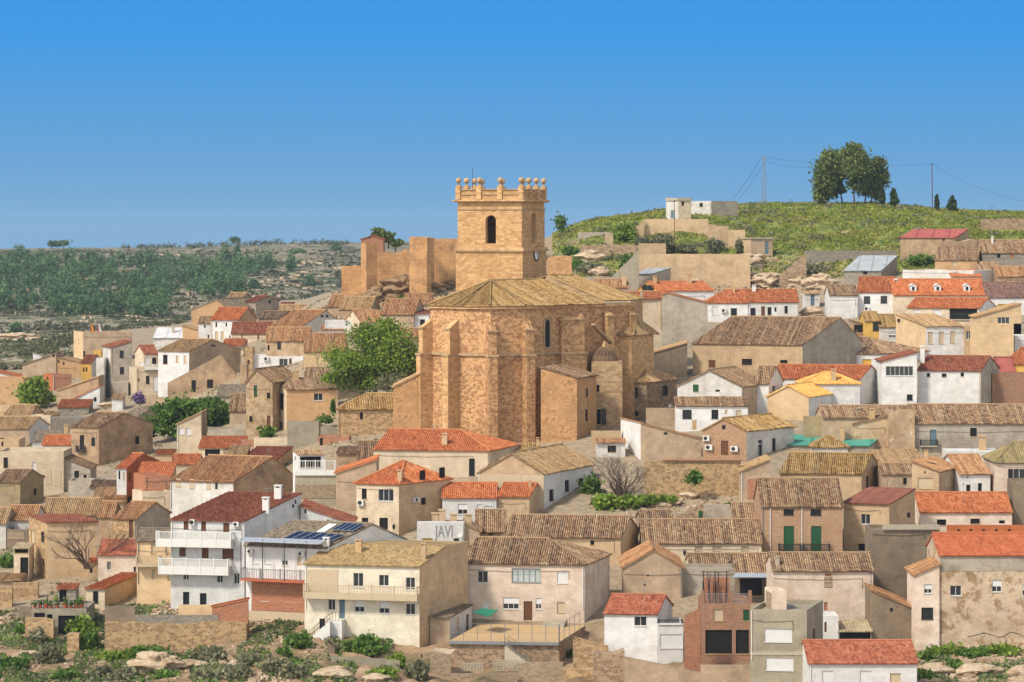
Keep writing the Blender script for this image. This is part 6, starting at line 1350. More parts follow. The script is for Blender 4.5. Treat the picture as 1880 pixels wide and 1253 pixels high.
# ------------------------------------------------------------------ mast, poles, wires
def lattice_mast(px, py0, py1, D):
    b = PT(px, py1, D); h = PT(px, py0, D).z-b.z; t = thing('lattice_mast', 'steel lattice power mast on the green hilltop', 'mast', b); mb = MB(); w0, w1 = .55, .28; n = 14
    for sx in (-1, 1):
        for sy in (-1, 1): mb.tube(b+Vector((sx*w0, sy*w0, -.5)), b+Vector((sx*w1, sy*w1, h)), .07, n=4)
    for i in range(n):
        wa, wb = w0+(w1-w0)*i/n, w0+(w1-w0)*(i+1)/n; za, zb = h*i/n, h*(i+1)/n; s = 1 if i % 2 else -1
        for sy in (-1, 1): mb.tube(b+Vector((s*wa, sy*wa, za)), b+Vector((-s*wb, sy*wb, zb)), .045, n=4); mb.tube(b+Vector((sy*wa, s*wa, za)), b+Vector((sy*wb, -s*wb, zb)), .045, n=4)
    mb.build('lattice', 'grey_metal', t); mb = MB(); mb.box(b+Vector((-1.0, -.08, h-.2)), (2.0, 0, 0), (0, .16, 0), (0, 0, .18)); mb.build('crossarm', 'grey_metal', t); return b+Vector((0, 0, h))
MT = lattice_mast(1403, 289, 378, 392*SD)
def pole(px, py0, py1, D, label, r=.14):
    b = PT(px, py1, D); tp = PT(px-1, py0, D); t = thing('utility_pole', label, 'pole', b); mb = MB(); mb.tube(b-Vector((0, 0, .6)), tp, r, r*.75, 8); mb.build('shaft', 'wood', t); mb = MB()
    for s in (-1, 1): mb.tube(tp+Vector((s*.2, 0, -.3)), tp+Vector((s*.2, 0, .05)), .05)
    mb.tube(tp+Vector((-.3, 0, -.3)), tp+Vector((.3, 0, -.3)), .04); mb.build('insulator', 'iron', t); return tp
PW = pole(1712, 301, 386, 384*SD, 'dark wooden utility pole near the small cypress on the hilltop')
PS = pole(1239, 368, 457, 341*SD, 'thin pole in front of the white transformer tower', .09)
def wire(p, q, sag, label, r=.035):
    mb = MB(); n = 16; pv = None
    for i in range(n+1):
        t = i/n; c = p.lerp(q, t)-Vector((0, 0, sag*4*t*(1-t)))
        if pv is not None: mb.tube(pv, c, r, n=4)
        pv = c
    o = mb.build('overhead_wire', 'iron'); tag(o, label, 'wire', 'overhead wires on the hill'); return o
wire(MT+Vector((-.8, 0, 0)), PT(1345, 366, 372*SD), .6, 'overhead wire from lattice mast down to the low white building, left strand')
wire(MT+Vector((.8, 0, 0)), PT(1356, 366, 372*SD), .6, 'overhead wire from lattice mast down to the low white building, right strand')
wire(MT+Vector((.8, 0, -.1)), PW, 1.2, 'overhead wire from lattice mast to the dark wooden pole, upper strand')
wire(MT+Vector((.8, 0, -1.1)), PT(1520, 306, 390*SD), .9, 'lower overhead wire from lattice mast into the pine crowns')
wire(PW, PT(1905, 375, 380*SD), 1.6, 'overhead wire falling right from the dark wooden pole')
wire(PT(1345, 366, 372*SD)+Vector((-1, 0, 0)), PT(1165, 510, 330*SD), 1.0, 'long slack wire crossing the tan retaining wall')
def street_lamp(px, py, D, label):
    b = PT(px, py, D); t = thing('street_lamp', label, 'street lamp', b); mb = MB(); mb.tube(b-Vector((0, .8, 0)), b-Vector((0, .8, -.2)), .04); mb.tube(b, b-Vector((0, .8, 0)), .035); mb.build('bracket', 'iron', t)
    mb = MB(); mb.lathe(b-Vector((0, .8, .65)), [(.1, 0), (.24, .5), (.26, .52), (.12, .68), (0, .8)], 6); mb.build('lantern', 'iron', t)
K(350, 750); street_lamp(X(1560), Y(890), D_at(X(1597), Y(985))-.2, 'black lantern street lamp on the tan corner house')
K(1100, 740); street_lamp(X(653), Y(1130), D_at(X(790), Y(1230))-.1, 'black lantern street lamp under the long mixed tile roof')
# houses that fill the slope around the church foot
K(720, 280)
H('village_house', 'house with weathered orange tiles under the castle rock beside the church', 95, 305, 1165, 1290, 1085, 'g', 'tan2', 'warm', dp=9)
H('village_house', 'lower house with reddish tiles left of the church roof corner', -90, 165, 1240, 1420, 1125, 'g', 'tan2', 'warm', xs=250, dp=9)
K(720, 540)
H('white_house', 'small white house corner with dark red roof touching the church buttress', 155, 283, 148, 330, 122, 's', 'white', 'rb', dp=6, w='215,195,250,240,g')
H('village_house', 'low tiled house half hidden between tree and church buttress', 60, 235, 330, 480, 265, 'g', 'tan2', 'warm', dp=6)
K(1100, 740)
H('outbuilding', 'low white outbuilding with orange tiles left of the broad orange-roofed house', -20, 200, 303, 420, 270, 's', 'white2', 'warm', w='65,328,130,380,o', dp=4)
H('garden_wall', 'tan garden wall with lamp in front of the stone house', -60, 168, 215, 330, None, 'b', 'tan', None, dp=.6, cat='wall')
# ------------------------------------------------------------------ vegetation
def quads(C, size, rng=RNG, flat=0.0, asp=1.3):
    n = len(C); a = rng.normal(size=(n, 3)); a[:, 2] *= (1-flat); a /= np.linalg.norm(a, axis=1, keepdims=True)+1e-9
    b = rng.normal(size=(n, 3)); b -= a*(a*b).sum(1, keepdims=True); b /= np.linalg.norm(b, axis=1, keepdims=True)+1e-9
    s = (size*rng.uniform(.6, 1.4, n))[:, None]; a *= s*asp*.5; b *= s*.5
    V = np.stack([C-a-b*.3, C-b, C+a*1.1, C+b], 1).reshape(-1, 3); return V, np.arange(4*n, dtype=np.int32).reshape(-1, 4)
def cloud(crowns, n, clump=.3, k=30):
    """leaf centres in lumpy ellipsoids: crowns = [(centre, radii)]"""
    out = []; vol = np.array([c[1][0]*c[1][2] for c in crowns]); vol = vol/vol.sum()
    for (c, r), f in zip(crowns, vol):
        m = max(8, int(n*f)); kk = max(5, int(k*f*len(crowns)**.5)+4)
        d = RNG.normal(size=(kk, 3)); d /= np.linalg.norm(d, axis=1, keepdims=True); d *= RNG.uniform(.35, .95, (kk, 1)); d[:, 2] = np.where(d[:, 2] < -.6, d[:, 2]*.6, d[:, 2])
        w_ = RNG.integers(0, kk, m); sz = RNG.uniform(.5, 1.3, kk)*clump; p = d[w_]+RNG.normal(size=(m, 3))*sz[w_][:, None]
        out.append(np.array(c)+p*np.array(r))
    return np.concatenate(out)
def limbs(mb, base, crowns, r0, extra=5):
    base = Vector(base); top = sum((Vector(c) for c, _ in crowns), Vector())/len(crowns); fork = base.lerp(top, .38)+Vector((random.gauss(0, .1), random.gauss(0, .1), 0)); mb.tube(base-Vector((0, 0, .6)), fork, r0, r0*.7, 7)
    for c, r in crowns:
        for i in range(extra):
            q = Vector(c)+Vector((random.uniform(-.6, .6)*r[0], random.uniform(-.6, .6)*r[1], random.uniform(-.4, .6)*r[2])); m = fork.lerp(q, .5)+Vector((0, 0, .1*r[2])); mb.tube(fork, m, r0*.5, r0*.3, 5); mb.tube(m, q, r0*.3, r0*.08, 4)
def plant(name, label, cat, px, py, D, crowns, mat, n, size, trunk=.2, bark='bark', group=None, clump=.3, single=False, tall=False):
    """crowns in photo pixels (col,row,rx,ry) set at the plant's own distance"""
    s = D/F; b = PT(px, py, D); cr = []
    for i, (cx, cy, rx, ry) in enumerate(crowns):
        c = PT(cx, cy, D); c.y += random.uniform(-.5, .5)*rx*s; cr.append((tuple(c), (rx*s, rx*s*.9, ry*s)))
    V, Fc = quads(cloud(cr, n, clump), size)
    if single: o = mk(name, V, Fc, mat); tag(o, label, cat, group); return o
    t = thing(name, label, cat, b, group); mk('crown', V, Fc, mat, t)
    if trunk: mb = MB(); limbs(mb, b, cr, trunk); mb.build('trunk', bark, t)
    return t
def bare(name, label, cat, px, py, D, h, spread, n, mat='twig', group=None, r0=.1, stems=5):
    t = thing(name, label, cat, PT(px, py, D), group); s = D/F; b = PT(px, py, D); mb = MB()
    def grow(p, d, L, r, lev):
        q = p+d*L; mb.tube(p, q, r, r*.6, 4 if lev else 5)
        if lev >= 4 or len(mb.f) > n: return
        for _ in range(3 if lev < 3 else 4):
            nd = (d+Vector((random.gauss(0, .42), random.gauss(0, .42), random.gauss(.12, .3)))).normalized(); grow(p.lerp(q, random.uniform(.55, 1)), nd, L*random.uniform(.55, .85), r*.58, lev+1)
    for i in range(stems):
        d = Vector((random.gauss(0, spread), random.gauss(0, spread), 1)).normalized(); grow(b+Vector((random.gauss(0, .3), random.gauss(0, .3), -.3)), d, h*s*random.uniform(.28, .4), r0*random.uniform(.7, 1.1), 0)
    mb.build('branches', mat, t); return t
K(350, 500); D_ = D_at(690, 745)-4
plant('leafy_tree', 'big spring-green tree left of the church', 'tree', 690, 735, D_, [(640, 660, 36, 30), (680, 625, 45, 36), (728, 640, 42, 38), (690, 672, 62, 34), (742, 672, 26, 30), (620, 690, 24, 18), (665, 700, 50, 22), (712, 605, 26, 20)], 'leaf_spring', 19000, .34, .42, clump=.27)
plant('olive_shrub', 'grey-green olive bush at the foot of the big spring-green tree', 'shrub', 728, 722, D_-3, [(722, 705, 26, 16), (745, 700, 18, 14)], 'leaf_grey', 1400, .5, .12)
D_ = D_at(350, 800)
plant('ivy_shrub', 'wide dark green thicket below the roofless ruin', 'shrub', 350, 800, D_, [(300, 770, 36, 24), (345, 762, 40, 28), (395, 765, 40, 26), (425, 775, 24, 18), (375, 745, 40, 16), (420, 752, 26, 14), (335, 742, 30, 12), (278, 785, 18, 16), (330, 785, 44, 18)], 'leaf_green', 6500, .55, .15)
K(0, 500); D_ = D_at(70, 748)-2
plant('leafy_tree', 'round fresh-green tree at the left edge of the village', 'tree', 68, 745, D_, [(66, 722, 27, 20), (52, 732, 15, 12), (84, 730, 15, 12), (68, 705, 16, 12)], 'leaf_spring', 2600, .6, .25)
plant('flowering_bush', 'purple flowering bush in front of the cream terrace house', 'shrub', 256, 742, D_at(256, 742), [(256, 731, 11, 9)], 'purple_flower', 420, .4, 0)
plant('climbing_shrub', 'small green vine on the tan modern house corner', 'vine', 595, 790, D_at(560, 790)-6, [(597, 770, 16, 7), (612, 750, 5, 16)], 'leaf_green', 420, .45, .05)
plant('shrub', 'dark shrub below the peeling plaster gable', 'shrub', 488, 805, D_at(485, 800)-3, [(488, 796, 13, 10)], 'leaf_green', 500, .45, 0)
bare('bare_tree', 'leafless spreading tree in front of the tall plain plaster house', 'tree', 165, 1040, D_at(172, 1066)-1.5, 125, .6, 3600, r0=.17, stems=7)
bare('bare_shrub', 'large grey leafless shrub beside the long white pediment house', 'shrub', 1140, 914, D_at(1140, 905)-2, 112, .6, 9000, r0=.10, stems=34)
K(1100, 740)
plant('leafy_shrub', 'fresh green bushes under the grey leafless shrub', 'shrub', 1120, 935, D_at(1120, 935), [(1112, 924, 20, 14), (1150, 922, 24, 11), (1190, 918, 28, 8), (1222, 916, 18, 7)], 'leaf_spring', 2000, .5, 0)
plant('leafy_shrub', 'green bush against the white wall beside the grey leafless shrub', 'shrub', 1088, 915, D_at(1088, 905), [(1086, 893, 17, 19)], 'leaf_green', 700, .5, .08)
plant('ivy_shrub', 'green shrub growing out of the rubble garden wall', 'shrub', 1276, 888, D_at(1276, 917)-2.0, [(1276, 877, 12, 11)], 'leaf_green', 420, .45, 0)
# hill-top pines and cypresses
DP = 398*SD
pines = [(1522, 378, [(1520, 300, 16, 20), (1512, 330, 17, 22), (1508, 356, 12, 16)], 'leftmost of the hilltop pines, leaning slightly left'), (1548, 377, [(1542, 297, 18, 16), (1540, 318, 18, 18), (1535, 350, 14, 14)], 'second hilltop pine from the left with dense low branches'), (1569, 376, [(1567, 276, 16, 11), (1570, 294, 21, 15), (1566, 314, 22, 14), (1573, 338, 14, 12)], 'tallest hilltop pine with a straight bare trunk'), (1588, 376, [(1586, 326, 14, 12), (1590, 346, 15, 12)], 'slender hilltop pine between the tallest and the rightmost one'), (1597, 376, [(1611, 303, 13, 13), (1617, 328, 12, 15), (1604, 345, 15, 13), (1612, 355, 9, 12)], 'rightmost leaning hilltop pine')]
for x, y, cr, lab in pines: plant('pine_tree', lab, 'tree', x, y, DP+random.uniform(-4, 4), [(a, b, c*1.08, d*1.06) for a, b, c, d in cr], 'leaf_pine', 4600, .58, .26, group='pines on the green hilltop', clump=.34)
for x, y, w_, h, lab in ((1620, 376, 6, 30, 'slim dark cypress right beside the pines'), (1641.5, 377, 9, 31, 'pointed cypress standing alone right of the pines'), (1720, 385, 4.5, 28, 'thinnest cypress next to the dark wooden pole'), (1748, 390, 10, 30, 'broad bushy cypress at the right end of the hilltop')):
    plant('cypress_tree', lab, 'tree', x, y, 386*SD, [(x, y-h*.28, w_*.95, h*.3), (x, y-h*.55, w_*.75, h*.28), (x, y-h*.8, w_*.4, h*.2)], 'leaf_cypress', 1300, .5, .12, group='cypresses on the green hilltop', clump=.2)
bare('bare_tree', 'small leafless tree on the skyline at the right edge', 'tree', 1824, 392, 398*SD, 22, .4, 500, r0=.07)
plant('young_tree', 'sparse young tree on the slope right of the bell tower', 'tree', 1028, 428, 372*SD, [(1028, 410, 11, 14)], 'leaf_green', 420, .55, .12); bare('bare_tree', 'fine bare twigs around the sparse young tree', 'tree', 1029, 428, 374*SD, 42, .3, 700, r0=.06)
plant('willow_bush', 'fresh green feathery bush left of the tan parapet wall', 'shrub', 1147, 448, 352*SD, [(1146, 427, 19, 15), (1138, 436, 15, 10), (1156, 436, 14, 10)], 'leaf_spring', 2000, .55, .1)
for x, y, rx, ry, lab in ((1182, 446, 16, 10, 'grey-green olive bush right of the feathery bush'), (1215, 444, 20, 11, 'wide olive bush below the tan parapet wall'), (1312, 452, 14, 12, 'olive bush left of the flat-roofed hut'), (1358, 455, 6, 13, 'narrow dark bush against the flat-roofed hut'), (1255, 458, 22, 7, 'low scrubby bush above the tan retaining wall')):
    plant('olive_bush', lab, 'shrub', x, y+8, 340*SD, [(x, y, rx, ry), (x+rx*.4, y+2, rx*.6, ry*.7)], 'leaf_grey', 900, .6, 0)
for x, y, rx, ry, lab in ((1090, 494, 24, 11, 'green scrub on the bank left of the diagonal stair wall'), (1060, 488, 14, 9, 'green shrub beside the jagged ruined gable'), (1155, 486, 16, 14, 'tall grass clump right of the diagonal stair wall'), (1045, 462, 16, 8, 'shrub on the slope above the jagged ruined gable'), (845, 463, 16, 6, 'shrub patch on top of the castle wall with dark streaks'), (820, 515, 10, 5, 'small green shrub below the castle wall beside the bell tower'), (790, 512, 7, 5, 'dark tuft at the foot of the broad castle tower'), (735, 552, 8, 7, 'dark shrub on the castle rock slope'), (1480, 494, 36, 7, 'dark brush under the grey block wall'), (1690, 478, 25, 9, 'bright green bush below the red barn'), (1735, 485, 10, 8, 'round bush between red barn and small orange-tan house'), (1370, 497, 8, 5, 'tuft on the heap of pale rubble')):
    plant('shrub', lab, 'shrub', x, y+6, D_at(x, y+8)-1, [(x, y, rx, ry)], 'leaf_green' if rx < 20 or 'bright' in lab else 'leaf_grey', int(60+rx*ry*3.5), .55, 0)
# bushes at the foot of the village
for x, y, rx, ry, m, lab in ((672, 1190, 20, 18, 'leaf_green', 'rounded green bush beside the outside stair house wall'), (642, 1188, 8, 12, 'leaf_green', 'narrow green bush left of the rounded bush'), (728, 1215, 14, 13, 'leaf_spring', 'light green leafy sapling below the long beige house'), (705, 1236, 24, 12, 'leaf_spring', 'light green young branches at the path below the beige house'), (765, 1232, 18, 16, 'leaf_grey', 'dark thorny bush at the bottom beside the block wall'), (548, 1178, 22, 13, 'leaf_green', 'green creeping bush on the scree left of the outside stair'), (520, 1200, 12, 10, 'leaf_green', 'small green bush on the scree below the solar panel building'), (505, 1225, 20, 16, 'leaf_grey', 'grey thorn bush low on the scree'), (535, 1235, 18, 14, 'leaf_grey', 'grey-brown bush at the bottom of the scree'), (150, 1160, 20, 22, 'leaf_spring', 'bright climbing shrub in front of the dark garage'), (165, 1180, 16, 18, 'leaf_green', 'dark creeper right of the stone pier'), (95, 1205, 20, 18, 'leaf_grey', 'dark grey-green juniper bush on the lower left slope'), (70, 1172, 14, 14, 'leaf_grey', 'grey bush below the yellow stone wall'), (45, 1155, 14, 8, 'leaf_green', 'green bush under the thin grey wall slab'), (25, 1215, 24, 10, 'leaf_green', 'grassy bush at the lower left corner'), (210, 1205, 22, 9, 'leaf_spring', 'grassy green clump above the pale rock'), (265, 1197, 36, 8, 'leaf_green', 'grass tuft growing on top of the pale rock'), (230, 1240, 24, 10, 'leaf_grey', 'grey scrub at the bottom left of the pale rock'), (300, 1240, 18, 7, 'leaf_green', 'green scrub at the bottom right of the pale rock'), (385, 1205, 26, 12, 'leaf_grey', 'brown-grey thorn scrub under the rubble retaining wall'), (430, 1235, 28, 12, 'leaf_grey', 'grey thorn scrub on the dry slope'), (370, 1240, 14, 9, 'leaf_grey', 'tuft of dry scrub right of the pale rock'), (460, 1210, 16, 9, 'leaf_grey', 'small dry bush on the scree slope'), (120, 1240, 22, 9, 'leaf_green', 'green low bush at the bottom left'), (185, 1237, 16, 10, 'leaf_grey', 'olive-grey bush at the bottom left'), (1057, 1205, 12, 9, 'leaf_green', 'round box bush beside the low stone wall'), (1735, 1195, 28, 8, 'leaf_spring', 'lush grass patch under the cracked house'), (1790, 1200, 26, 9, 'leaf_green', 'green weeds below the crack of the cracked house'), (1845, 1195, 24, 9, 'leaf_spring', 'bright weeds at the lower right corner'), (1700, 1205, 14, 10, 'leaf_green', 'leafy weeds beside the bottom row house'), (1755, 1225, 14, 12, 'leaf_green', 'green bush on the rock at the lower right'), (1700, 1240, 16, 10, 'leaf_green', 'dark weeds at the bottom right rock face'), (125, 1098, 18, 7, 'leaf_spring', 'grass below the tall plain plaster house'), (22, 1030, 20, 12, 'leaf_green', 'green creeper by the netting at the left edge'), (1340, 930, 12, 5, 'leaf_green', 'weeds by the grey yard wall of the ruins')):
    D_ = D_at(x, y+ry*.8); plant('shrub', lab, 'shrub', x, y+ry, D_, [(x, y, rx, ry), (x+random.uniform(-.5, .5)*rx, y+ry*.3, rx*.8, ry*.6)], m, int(120+rx*ry*5), .36, 0)
# ------------------------------------------------------------------ rocks
t = NT('rock'); p_ = t.pos(); col = t.ramp(t.noise(t.scale(p_, .5, .5, 1.6), .9, 7, .68), [(.3, C4((150, 122, 96))), (.45, C4((196, 170, 138))), (.6, C4((222, 202, 174))), (.75, C4((176, 146, 116)))]); t.color(col); t.bump(t.noise(p_, 1.8, 8, .7), .9, .4); MATS['rock'] = t.m
t = NT('rock_brown'); p_ = t.pos(); col = t.ramp(t.noise(t.scale(p_, .6, .6, 1.4), .9, 7, .7), [(.3, C4((92, 78, 56))), (.45, C4((140, 112, 82))), (.58, C4((176, 146, 112))), (.72, C4((118, 104, 72)))]); t.color(col); t.bump(t.noise(p_, 1.8, 8, .7), .9, .4); MATS['rock_brown'] = t.m
def rock(label, px, py, rx, ry, D=None, seed=0, name='rock_outcrop'):
    D = D or D_at(px, py+ry*.7); s = D/F; c = PT(px, py, D+rx*s*.35); n1, n2 = 84, 44; V = np.zeros((n1*n2, 3))
    for j in range(n2):
        th = math.pi*j/(n2-1)
        for i in range(n1):
            ph = 2*math.pi*i/n1; d = Vector((math.sin(th)*math.cos(ph), math.sin(th)*math.sin(ph), math.cos(th))); q = Vector((d.x*rx*s, d.y*rx*s*.55, d.z*ry*s)); nz = mnoise.fractal(q*.35+Vector((seed*7.7, 3, 1)), .8, 2.2, 5); bd = mnoise.noise(Vector((seed, 2.0, q.z*1.1)))
            m = 1+.30*nz+.12*bd+.22*(mnoise.turbulence(q*.55+Vector((seed, 0, 5)), 5, True)-.9)+.16*math.sin(q.z*3.1/max(.6, ry*s*.35)+4*nz)-.10*(abs(mnoise.noise(Vector((q.x*.25+seed, 1.0, q.z*1.6))))<.07); V[j*n1+i] = (c.x+q.x*m, c.y+q.y*m, c.z+q.z*(1+.3*nz))
    Fc = [[j*n1+i, j*n1+(i+1) % n1, (j+1)*n1+(i+1) % n1, (j+1)*n1+i] for j in range(n2-1) for i in range(n1)]
    o = mk(name, V, Fc, 'rock_brown' if ('crag' in label or 'castle' in label or 'bell tower' in label) else 'rock', None, V[:, :2]); tag(o, label, 'rock'); return o
K(1100, 300)
for i, (lab, x, y, rx, ry) in enumerate((('heap of pale rubble below the flat-roofed hut', 1378, 482, 30, 17), ('long white cliff ledge under the tan retaining wall', 1345, 513, 55, 15), ('white rock mass right of the long cliff ledge', 1410, 518, 40, 17), ('small pale boulders behind the orange-roofed yellow-gabled house', 1270, 522, 28, 10), ('pale boulders left of the metal-roofed shed', 1505, 520, 32, 18), ('grey boulder under the leaning stone wall', 1460, 520, 22, 16), ('low pale rocks at the white cottage row end', 1490, 575, 22, 14), ('buff rock below the brown stone wall', 1085, 472, 28, 12), ('pale layered rock left of the diagonal stair wall', 1100, 500, 18, 10), ('white stone streak on the green hill', 1552, 428, 10, 2.5), ('pale castle rock at the low castle wall foot', 652, 535, 22, 10), ('rocky crag below the slender castle tower', 692, 545, 34, 20), ('brown sloping crag under the tall stained castle wall', 735, 532, 44, 24), ('rocky crag beneath the broad castle tower', 775, 528, 36, 20), ('loose rocks at the bell tower foot', 822, 522, 26, 12))): rock(lab, x, y, rx, ry, seed=i)
for i, (lab, x, y, rx, ry) in enumerate((('big pale overhanging rock at the bottom of the slope', 285, 1222, 52, 24), ('flat pale rock right of the overhanging rock', 350, 1222, 34, 10), ('pale ledge on the lower left slope', 60, 1200, 26, 6), ('brown rock under the path below the beige house', 610, 1237, 34, 14), ('pale rock at the foot of the outside stair', 690, 1248, 30, 10), ('layered pale rock face under the cracked house', 1715, 1232, 36, 14), ('pile of pale stones at the lower right corner', 1800, 1232, 40, 14), ('whitish boulder at the far lower right', 1868, 1240, 22, 18), ('grey rock heap in the ruined yard', 1262, 912, 22, 8), ('rubble heap in front of the rubble garden wall', 1225, 925, 36, 8))): rock(lab, x, y, rx, ry, seed=30+i)
rock('big bare rock knob at the left edge beyond the village', 30, 628, 58, 15, 470*SD, 50)
# ------------------------------------------------------------------ far slope: pine wood, scrub, single trees
FAR0 = int(np.searchsorted(DG, 600*SD))
def D_far(px, row):
    r = YH-zrowcol(px)[FAR0:]*F/DG[FAR0:]; ok = np.where(r <= row)[0]; return float(DG[FAR0+ok[0]]) if len(ok) else 1050*SD
def inpoly(px, py, poly):
    ins = False; j = len(poly)-1
    for i in range(len(poly)):
        (xi, yi), (xj, yj) = poly[i], poly[j]
        if (yi > py) != (yj > py) and px < (xj-xi)*(py-yi)/(yj-yi)+xi: ins = not ins
        j = i
    return ins
def ZG(p): return Vector((p.x, p.y, gz(p.x, p.y)))
K(0, 380); w1 = [(X(a), Y(b)) for a, b in ((-1200, 420), (120, 400), (260, 380), (540, 410), (640, 450), (760, 420), (1280, 420), (1290, 480), (860, 490), (940, 560), (1130, 560), (1290, 480), (1700, 450), (1700, 690), (1310, 680), (1250, 850), (830, 850), (560, 840), (300, 820), (60, 780), (-1200, 760))]
K(380, 380); w2 = [(X(a), Y(b)) for a, b in ((-50, 430), (180, 400), (480, 430), (700, 470), (700, 500), (320, 520), (270, 540), (280, 660), (100, 690), (-50, 700))]
V_, F_, nv, cnt = [], [], 0, 0
while cnt < 1000:
    px, py = random.uniform(-260, 560), random.uniform(468, 600)
    if not (inpoly(px, py, w1) or inpoly(px, py, w2)): continue
    if mnoise.noise(Vector((px*.02, py*.045, 3))) < -.32: continue
    D_ = D_far(px, py+4); b = ZG(PT(px, py, D_)); h = random.uniform(4, 10.5); cr = [((b.x, b.y, b.z+h*.42), (h*.30, h*.30, h*.36)), ((b.x, b.y, b.z+h*.75), (h*.19, h*.19, h*.26))]
    V, Fq = quads(cloud(cr, 130, .36, 12), .95); V_.append(V); F_.append(Fq+nv); nv += len(V); cnt += 1
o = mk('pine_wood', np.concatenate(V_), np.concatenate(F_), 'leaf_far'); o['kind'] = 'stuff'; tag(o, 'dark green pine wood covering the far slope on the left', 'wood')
V_, F_, nv = [], [], 0
for _ in range(10500):
    px, py = random.uniform(-260, 680), random.uniform(462, 665)
    if mnoise.noise(Vector((px*.012, py*.06, 9)))+random.uniform(-.45, .5) < 0: continue
    D_ = D_far(px, py); b = ZG(PT(px, py, D_)); r = random.uniform(.5, 1.7); V, Fq = quads(cloud([((b.x, b.y, b.z+r*.4), (r*1.3, r*1.3, r*.7))], 16, .4, 4), .9); V_.append(V); F_.append(Fq+nv); nv += len(V)
o = mk('scrub', np.concatenate(V_), np.concatenate(F_), 'scrub'); o['kind'] = 'stuff'; tag(o, 'low grey-green scrub dotted over the far rocky slope', 'scrub')
for x, y, w_, h, lab in ((28, 622, 11, 30, 'single dark pine above the rock knob at the left edge'), (570, 529, 9, 27, 'single dark pine on the terraced rock slope'), (466, 532, 8, 20, 'small round pine at the right border of the wood'), (437, 540, 11, 26, 'pine at the lower right end of the wood'), (619, 462, 11, 17, 'dark bushy tree near the left castle tower'), (435, 480, 7, 30, 'thin greyish tree under the skyline tree'), (545, 466, 16, 9, 'wide dark shrub tree under the plateau edge')):
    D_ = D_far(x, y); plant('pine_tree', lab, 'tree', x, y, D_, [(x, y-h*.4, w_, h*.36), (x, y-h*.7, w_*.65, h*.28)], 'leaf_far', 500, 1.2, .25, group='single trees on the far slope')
for x, y, w_, h, lab in ((96, 457, 7, 14, 'left one of three umbrella trees on the skyline'), (106, 457, 7, 13, 'middle one of three umbrella trees on the skyline'), (117, 457, 8, 15, 'right one of three umbrella trees on the skyline'), (429, 449, 9, 13, 'lone round tree on the plateau skyline')):
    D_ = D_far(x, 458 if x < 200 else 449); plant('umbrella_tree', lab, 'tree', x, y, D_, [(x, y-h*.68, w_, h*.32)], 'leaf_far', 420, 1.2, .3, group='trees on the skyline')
bare('bare_tree', 'small leafless tree on the plateau skyline', 'tree', 230, 459, D_far(230, 459), 14, .5, 500, r0=.18)
for x, y, w_, h, lab in ((697, 442, 12, 25, 'large dark tree behind the slender castle tower'), (713, 444, 8, 20, 'smaller dark tree right of the large one behind the castle'), (726, 450, 9, 10, 'shrub tree on the castle plateau')):
    plant('dark_tree', lab, 'tree', x, y+8, 350*SD, [(x, y-h*.45, w_, h*.36), (x+2, y-h*.2, w_*.9, h*.25)], 'leaf_pine', 800, .8, .2, group='trees behind the castle')
# tuft cover of the green hill and the dry slope in front
def cover(name, label, n, pick, mat, size, cat, flat=.0):
    P = []
    while len(P) < n:
        r = pick()
        if r: P.append(r)
    C = np.array(P); V, Fq = quads(C, size, flat=flat); o = mk(name, V, Fq, mat); o['kind'] = 'stuff'; tag(o, label, cat); return o
def pk_hill():
    px, D = random.uniform(1015, 1900), random.uniform(325*SD, 412*SD); z = float(np.interp(D, DG, zrowcol(px))); row = YH-z*F/D
    if row > 512 or (px < 1400 and 440 < row and random.random() < .5): return None
    if mnoise.noise(Vector((px*.03, D*.05, 0))) < -.3 and random.random() < .8: return None
    return ((px-CX)*D/F, D, z+random.uniform(.1, .5))
cover('grass', 'yellow-green spring grass on the hilltop', 60000, pk_hill, 'grass', .44, 'grass')
def pk_low():
    px, D = random.uniform(-20, 1900), random.uniform(150*SD, 184*SD); z = float(np.interp(D, DG, zrowcol(px))); row = YH-z*F/D
    if row < 1115 or row > 1275 or (720 < px < 1660): return None
    if mnoise.noise(Vector((px*.02, D*.12, 4))) < (.0 if px > 330 else -.22): return None
    return ((px-CX)*D/F, D, z+random.uniform(.0, .4))
cover('undergrowth', 'dry grass and low weeds on the slope below the village', 15000, pk_low, 'leaf_grey', .36, 'weeds')
cover('weeds', 'green weeds in patches on the slope below the village', 13000, lambda: pk_low() if random.random() < .5 else None, 'leaf_green', .36, 'weeds')
def pk_kn():
    px, D = random.uniform(610, 1010), random.uniform(300*SD, 352*SD); z = float(np.interp(D, DG, zrowcol(px)))
    if mnoise.noise(Vector((px*.04, D*.1, 4))) < .1: return None
    return ((px-CX)*D/F, D, z+random.uniform(.0, .4))
cover('rock_weeds', 'tufts of grass on the castle rock', 2600, pk_kn, 'leaf_grey', .5, 'weeds')

